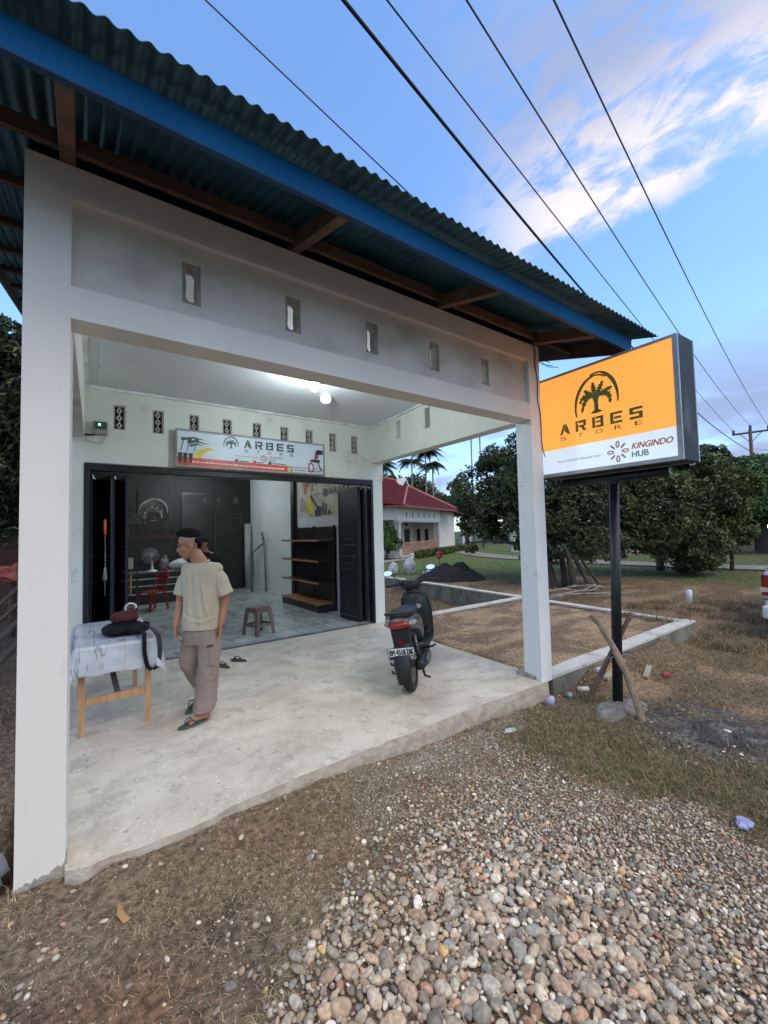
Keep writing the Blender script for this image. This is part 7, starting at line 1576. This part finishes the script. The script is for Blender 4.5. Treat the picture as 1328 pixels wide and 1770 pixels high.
def scatter(n, x0, x1, y0, y1, mask, rad, dmin=.82):
    """dart throwing on a hash grid so that stones touch but do not pile into each other"""
    keep = []; grid = {}; cell = .06
    X_ = x0+(x1-x0)*r.random(n); Y_ = y0+(y1-y0)*r.random(n); R_ = rad(X_, Y_, r.random(n)); m_ = mask(X_, Y_)
    order = np.argsort(-R_*(.6+.8*r.random(n)))
    for i in order:
        if m_[i] < r.random(): continue
        cx_, cy_ = int(X_[i]/cell), int(Y_[i]/cell); ok = True
        for a in (-1, 0, 1):
            for b_ in (-1, 0, 1):
                for j in grid.get((cx_+a, cy_+b_), ()):
                    if (X_[i]-X_[j])**2+(Y_[i]-Y_[j])**2 < ((R_[i]+R_[j])*dmin)**2: ok = False; break
                if not ok: break
            if not ok: break
        if ok: grid.setdefault((cx_, cy_), []).append(i); keep.append(i)
    k = np.array(keep); return X_[k], Y_[k], R_[k]
def radf(X_, Y_, q):
    big = np.exp(-(((X_-1.2)/.95)**2+((Y_-1.05)/.85)**2)); base = .0086+.0120*big
    return base*(.50+1.05*q**1.5)+.012*(q > .965)*big
gm = lambda X_, Y_: np.clip(gravelmask(X_, Y_)*1.25, 0, 1)
x_, y_, R_ = scatter(90000, .2, 4.6, -.1, 3.0, gm, radf, .80)
z_ = hgt(x_, y_)+R_*.22+.004*r.random(len(x_))
big = R_ > .0135
gp = thing('gravel', (0, 0, 0), None, None); bpy.data.objects.remove(gp)
A1_ = np.stack([x_, y_, z_], 1)
x2, y2, R2 = scatter(42000, .2, 4.6, -.1, 3.0, lambda a, b_: gm(a, b_)*.75, lambda a, b_, q: np.minimum(radf(a, b_, q)*.7, .013), .95)
A2_ = np.stack([x2, y2, hgt(x2, y2)+R2*.3+.011], 1)
grv = pebbles('gravel', A1_[big], R_[big], 5, 3 if big.sum() < 2500 else 2); tag(grv, 'spread of rounded river pebbles in front of the porch slab', 'gravel', kind='stuff')
g2_ = pebbles('small_pebbles', A1_[~big], R_[~big], 6, 1, grv); g2_['kind'] = 'stuff'
g3_ = pebbles('upper_pebbles', A2_, R2, 7, 2, grv); g3_['kind'] = 'stuff'
# sparse stones in the soil at the left and along the slab
def m_sp(X_, Y_): return (1-gm(X_, Y_))*(.25+.75*sstep(.45, .62, fbm(X_*3, Y_*3, 0, 3, 91)))*(Y_ < 2.95-.2*(X_ < 0))*(1-.85*grassmask(X_, Y_))*(1-.7*sstep(4.2, 4.6, X_))
x_, y_, R_ = scatter(16000, -.9, 5.2, .2, 3.0, m_sp, lambda a, b_, q: .0025+.014*q**5+.008*(q > .992), 1.0)
sp = pebbles('scattered_stones', np.stack([x_, y_, hgt(x_, y_)+R_*.15], 1), R_, 8, 2); tag(sp, 'loose stones and crumbs strewn over the bare soil', 'stones', kind='stuff')
x_, y_, R_ = scatter(9000, 1.3, 3.6, 2.2, 2.86, lambda a, b_: sstep(.35, .6, fbm(a*5, b_*5, 0, 2, 13)), lambda a, b_, q: .003+.008*q**2.5, 1.0)
sp = pebbles('concrete_crumbs', np.stack([x_, y_, hgt(x_, y_)+R_*.15], 1), R_, 9, 1, col=(.42, .38, .33)); tag(sp, 'pale concrete crumbs along the foot of the porch slab', 'rubble', kind='stuff')

# ================================================================= grass and straw
m_gr = mat('grass_blade', (.1, .1, .1), .7, attr='col', var=.2, scale=30, spec=.25)
def blades(name, P, ln, wd, cols, seed, lie=0.0, par=None, curl=.6):
    r_ = np.random.default_rng(seed); n = len(P); a = r_.random(n)*2*np.pi; L_ = ln*(.5+r_.random(n)); el = (np.pi/2-.25)*(1-lie)*np.clip(.55+.45*r_.random(n), 0, 1)+lie*r_.random(n)*.35
    h = np.stack([np.cos(a), np.sin(a), 0*a], 1); s_ = np.stack([-np.sin(a), np.cos(a), 0*a], 1); pts = []; cur = P.copy(); K = 4
    bend = (r_.random(n)-.5)*2*curl
    for k in range(K):
        w_ = (wd*(1-k/(K-1)*.85))*(.6+.8*r_.random(n) if k == 0 else 1); pts += [cur-s_*np.asarray(w_*np.ones(n))[:, None]/2, cur+s_*np.asarray(w_*np.ones(n))[:, None]/2]
        e = el-(k*curl*.55)*(.4+.6*(1-lie)); hh = np.stack([np.cos(a+bend*k*.5), np.sin(a+bend*k*.5), 0*a], 1); cur = cur+(hh*np.cos(e)[:, None]+np.array([0, 0, 1.])*np.sin(e)[:, None])*(L_/(K-1))[:, None]
        cur[:, 2] = np.maximum(cur[:, 2], P[:, 2]+.002)
    V = np.stack(pts, 1).reshape(-1, 3); i = np.arange(n)[:, None]*(2*K); q = np.concatenate([i+np.array([[2*k, 2*k+1, 2*k+3, 2*k+2]]) for k in range(K-1)])
    cc = np.array(cols); c = cc[r_.integers(0, len(cc), n)]*(.6+.8*r_.random((n, 1)))
    return npmesh(name, V, q, m_gr, par, smooth=False, col=np.repeat(c, 2*K, 0))
def pts(n, x0, x1, y0, y1, mask, seed):
    r_ = np.random.default_rng(seed); X_ = x0+(x1-x0)*r_.random(n); Y_ = y0+(y1-y0)*r_.random(n); k = mask(X_, Y_) > r_.random(n); X_, Y_ = X_[k], Y_[k]; return np.stack([X_, Y_, hgt(X_, Y_)], 1)
GREEN = [(.08, .115, .035), (.11, .145, .045), (.17, .155, .07), (.26, .20, .115), (.2, .14, .08)]; STRAW = [(.26, .19, .115), (.36, .275, .175), (.17, .12, .075), (.45, .36, .24)]; DRY = [(.21, .135, .07), (.30, .20, .11), (.14, .095, .05), (.40, .29, .17), (.09, .095, .04), (.10, .11, .045)]
tag(blades('turf_grass', pts(95000, 2.0, 5.0, .2, 3.2, lambda a, b_: np.maximum(grassmask(a, b_), .30*sstep(2.9, 3.3, a)*(1-gm(a, b_))*(b_ < 2.7))*(1-.9*claymask(a, b_))*(.35+.65*sstep(.35, .6, fbm(a*4, b_*4, 0, 3, 17))), 1), .06, .0042, GREEN+STRAW[:2], 2, curl=.9), 'short patchy green turf between the pebbles and the sign post', 'grass', kind='stuff')
tag(blades('dead_roots', pts(110000, -.7, 3.4, .6, 2.78, lambda a, b_: (1-gm(a, b_))*(.15+.85*sstep(.42, .58, fbm(a*2.2, b_*2.2, 0, 3, 23)))*(1-grassmask(a, b_)), 3), .055, .0026, STRAW, 4, lie=.8, curl=1.7), 'dead rootlets and straw matted over the soil before the slab', 'dead grass', kind='stuff')
tag(blades('dry_field', pts(260000, 4.3, 18.5, -1.5, 9.5, lambda a, b_: (1-sstep(15.5, 18.5, a))*(.5+.5*sstep(.38, .6, fbm(a*1.6, b_*1.6, 0, 3, 29)))*(1-.75*sstep(.50, .62, fbm(a*1.3+4, b_*2.1, 0, 4, 66)))*(1-((a < 8.75) & (b_ > 2.72) & (b_ < 6.6)))*(1-(a < 4.9)*(1-sstep(3.9, 5.0, a))*(b_ < 2.2)*.8)*(1-.93*claymask(a, b_))*(.35+.65*np.clip(3.2/np.hypot(a-3, b_), 0, 1)), 5), .085, .0055, DRY, 6, lie=.35, curl=1.2), 'dry brown grass covering the field behind the sign', 'dry grass', kind='stuff')
tag(blades('tall_dry_tufts', pts(26000, 8.0, 13.5, .8, 5.2, lambda a, b_: sstep(.52, .66, fbm(a*1.8, b_*1.8, 0, 3, 37)), 15), .22, .006, DRY, 16, lie=.0, curl=1.0), 'taller dry tufts of grass beyond the foundation corner', 'dry grass', kind='stuff')
tag(blades('lawn_grass', pts(60000, 9.5, 34, 3, 30, lambda a, b_: ((b_ > 9.6+0*a)*(a > 10.2)*(np.hypot(a-12, b_-12.8) > 2.0) | (a > 17.0))*np.clip((18/np.hypot(a, b_))**2, 0, 1), 7), .13, .012, [(.07, .115, .028), (.10, .15, .04), (.12, .14, .05)], 8, curl=.8), 'green lawn between the sand heap and the house', 'grass', kind='stuff')
tag(blades('sand_litter', pts(7000, 4.45, 8.4, 3.0, 6.35, lambda a, b_: sstep(.45, .6, fbm(a*2, b_*3, 0, 3, 43)), 9), .035, .002, STRAW, 10, lie=.9, curl=1.2), 'straw scattered over the sand inside the low walls', 'straw', kind='stuff')
tag(blades('pit_weeds', pts(9000, 4.75, 8.8, 6.7, 13, lambda a, b_: sstep(.4, .6, fbm(a*1.2, b_*1.2, 0, 3, 47)), 11), .14, .007, GREEN+STRAW, 12, lie=.2, curl=1.0), 'weeds and straw growing in the deeper pit', 'weeds', kind='stuff')
tag(blades('edge_weeds', pts(4000, -.75, -.22, 2.2, 6.5, lambda a, b_: .8+0*a, 13), .07, .003, STRAW, 14, lie=.4, curl=1.0), 'dry weeds along the left flank of the shop', 'weeds', kind='stuff')

tag(blades('straw_on_gravel', pts(16000, .6, 4.4, .2, 2.8, lambda a, b_: gm(a, b_)*sstep(.5, .66, fbm(a*2.6, b_*2.6, 0, 3, 53))+0*a, 19)+np.array([0, 0, .012]), .06, .0026, STRAW, 20, lie=.85, curl=1.5), 'straw and rootlets caught among the pebbles', 'straw', kind='stuff')
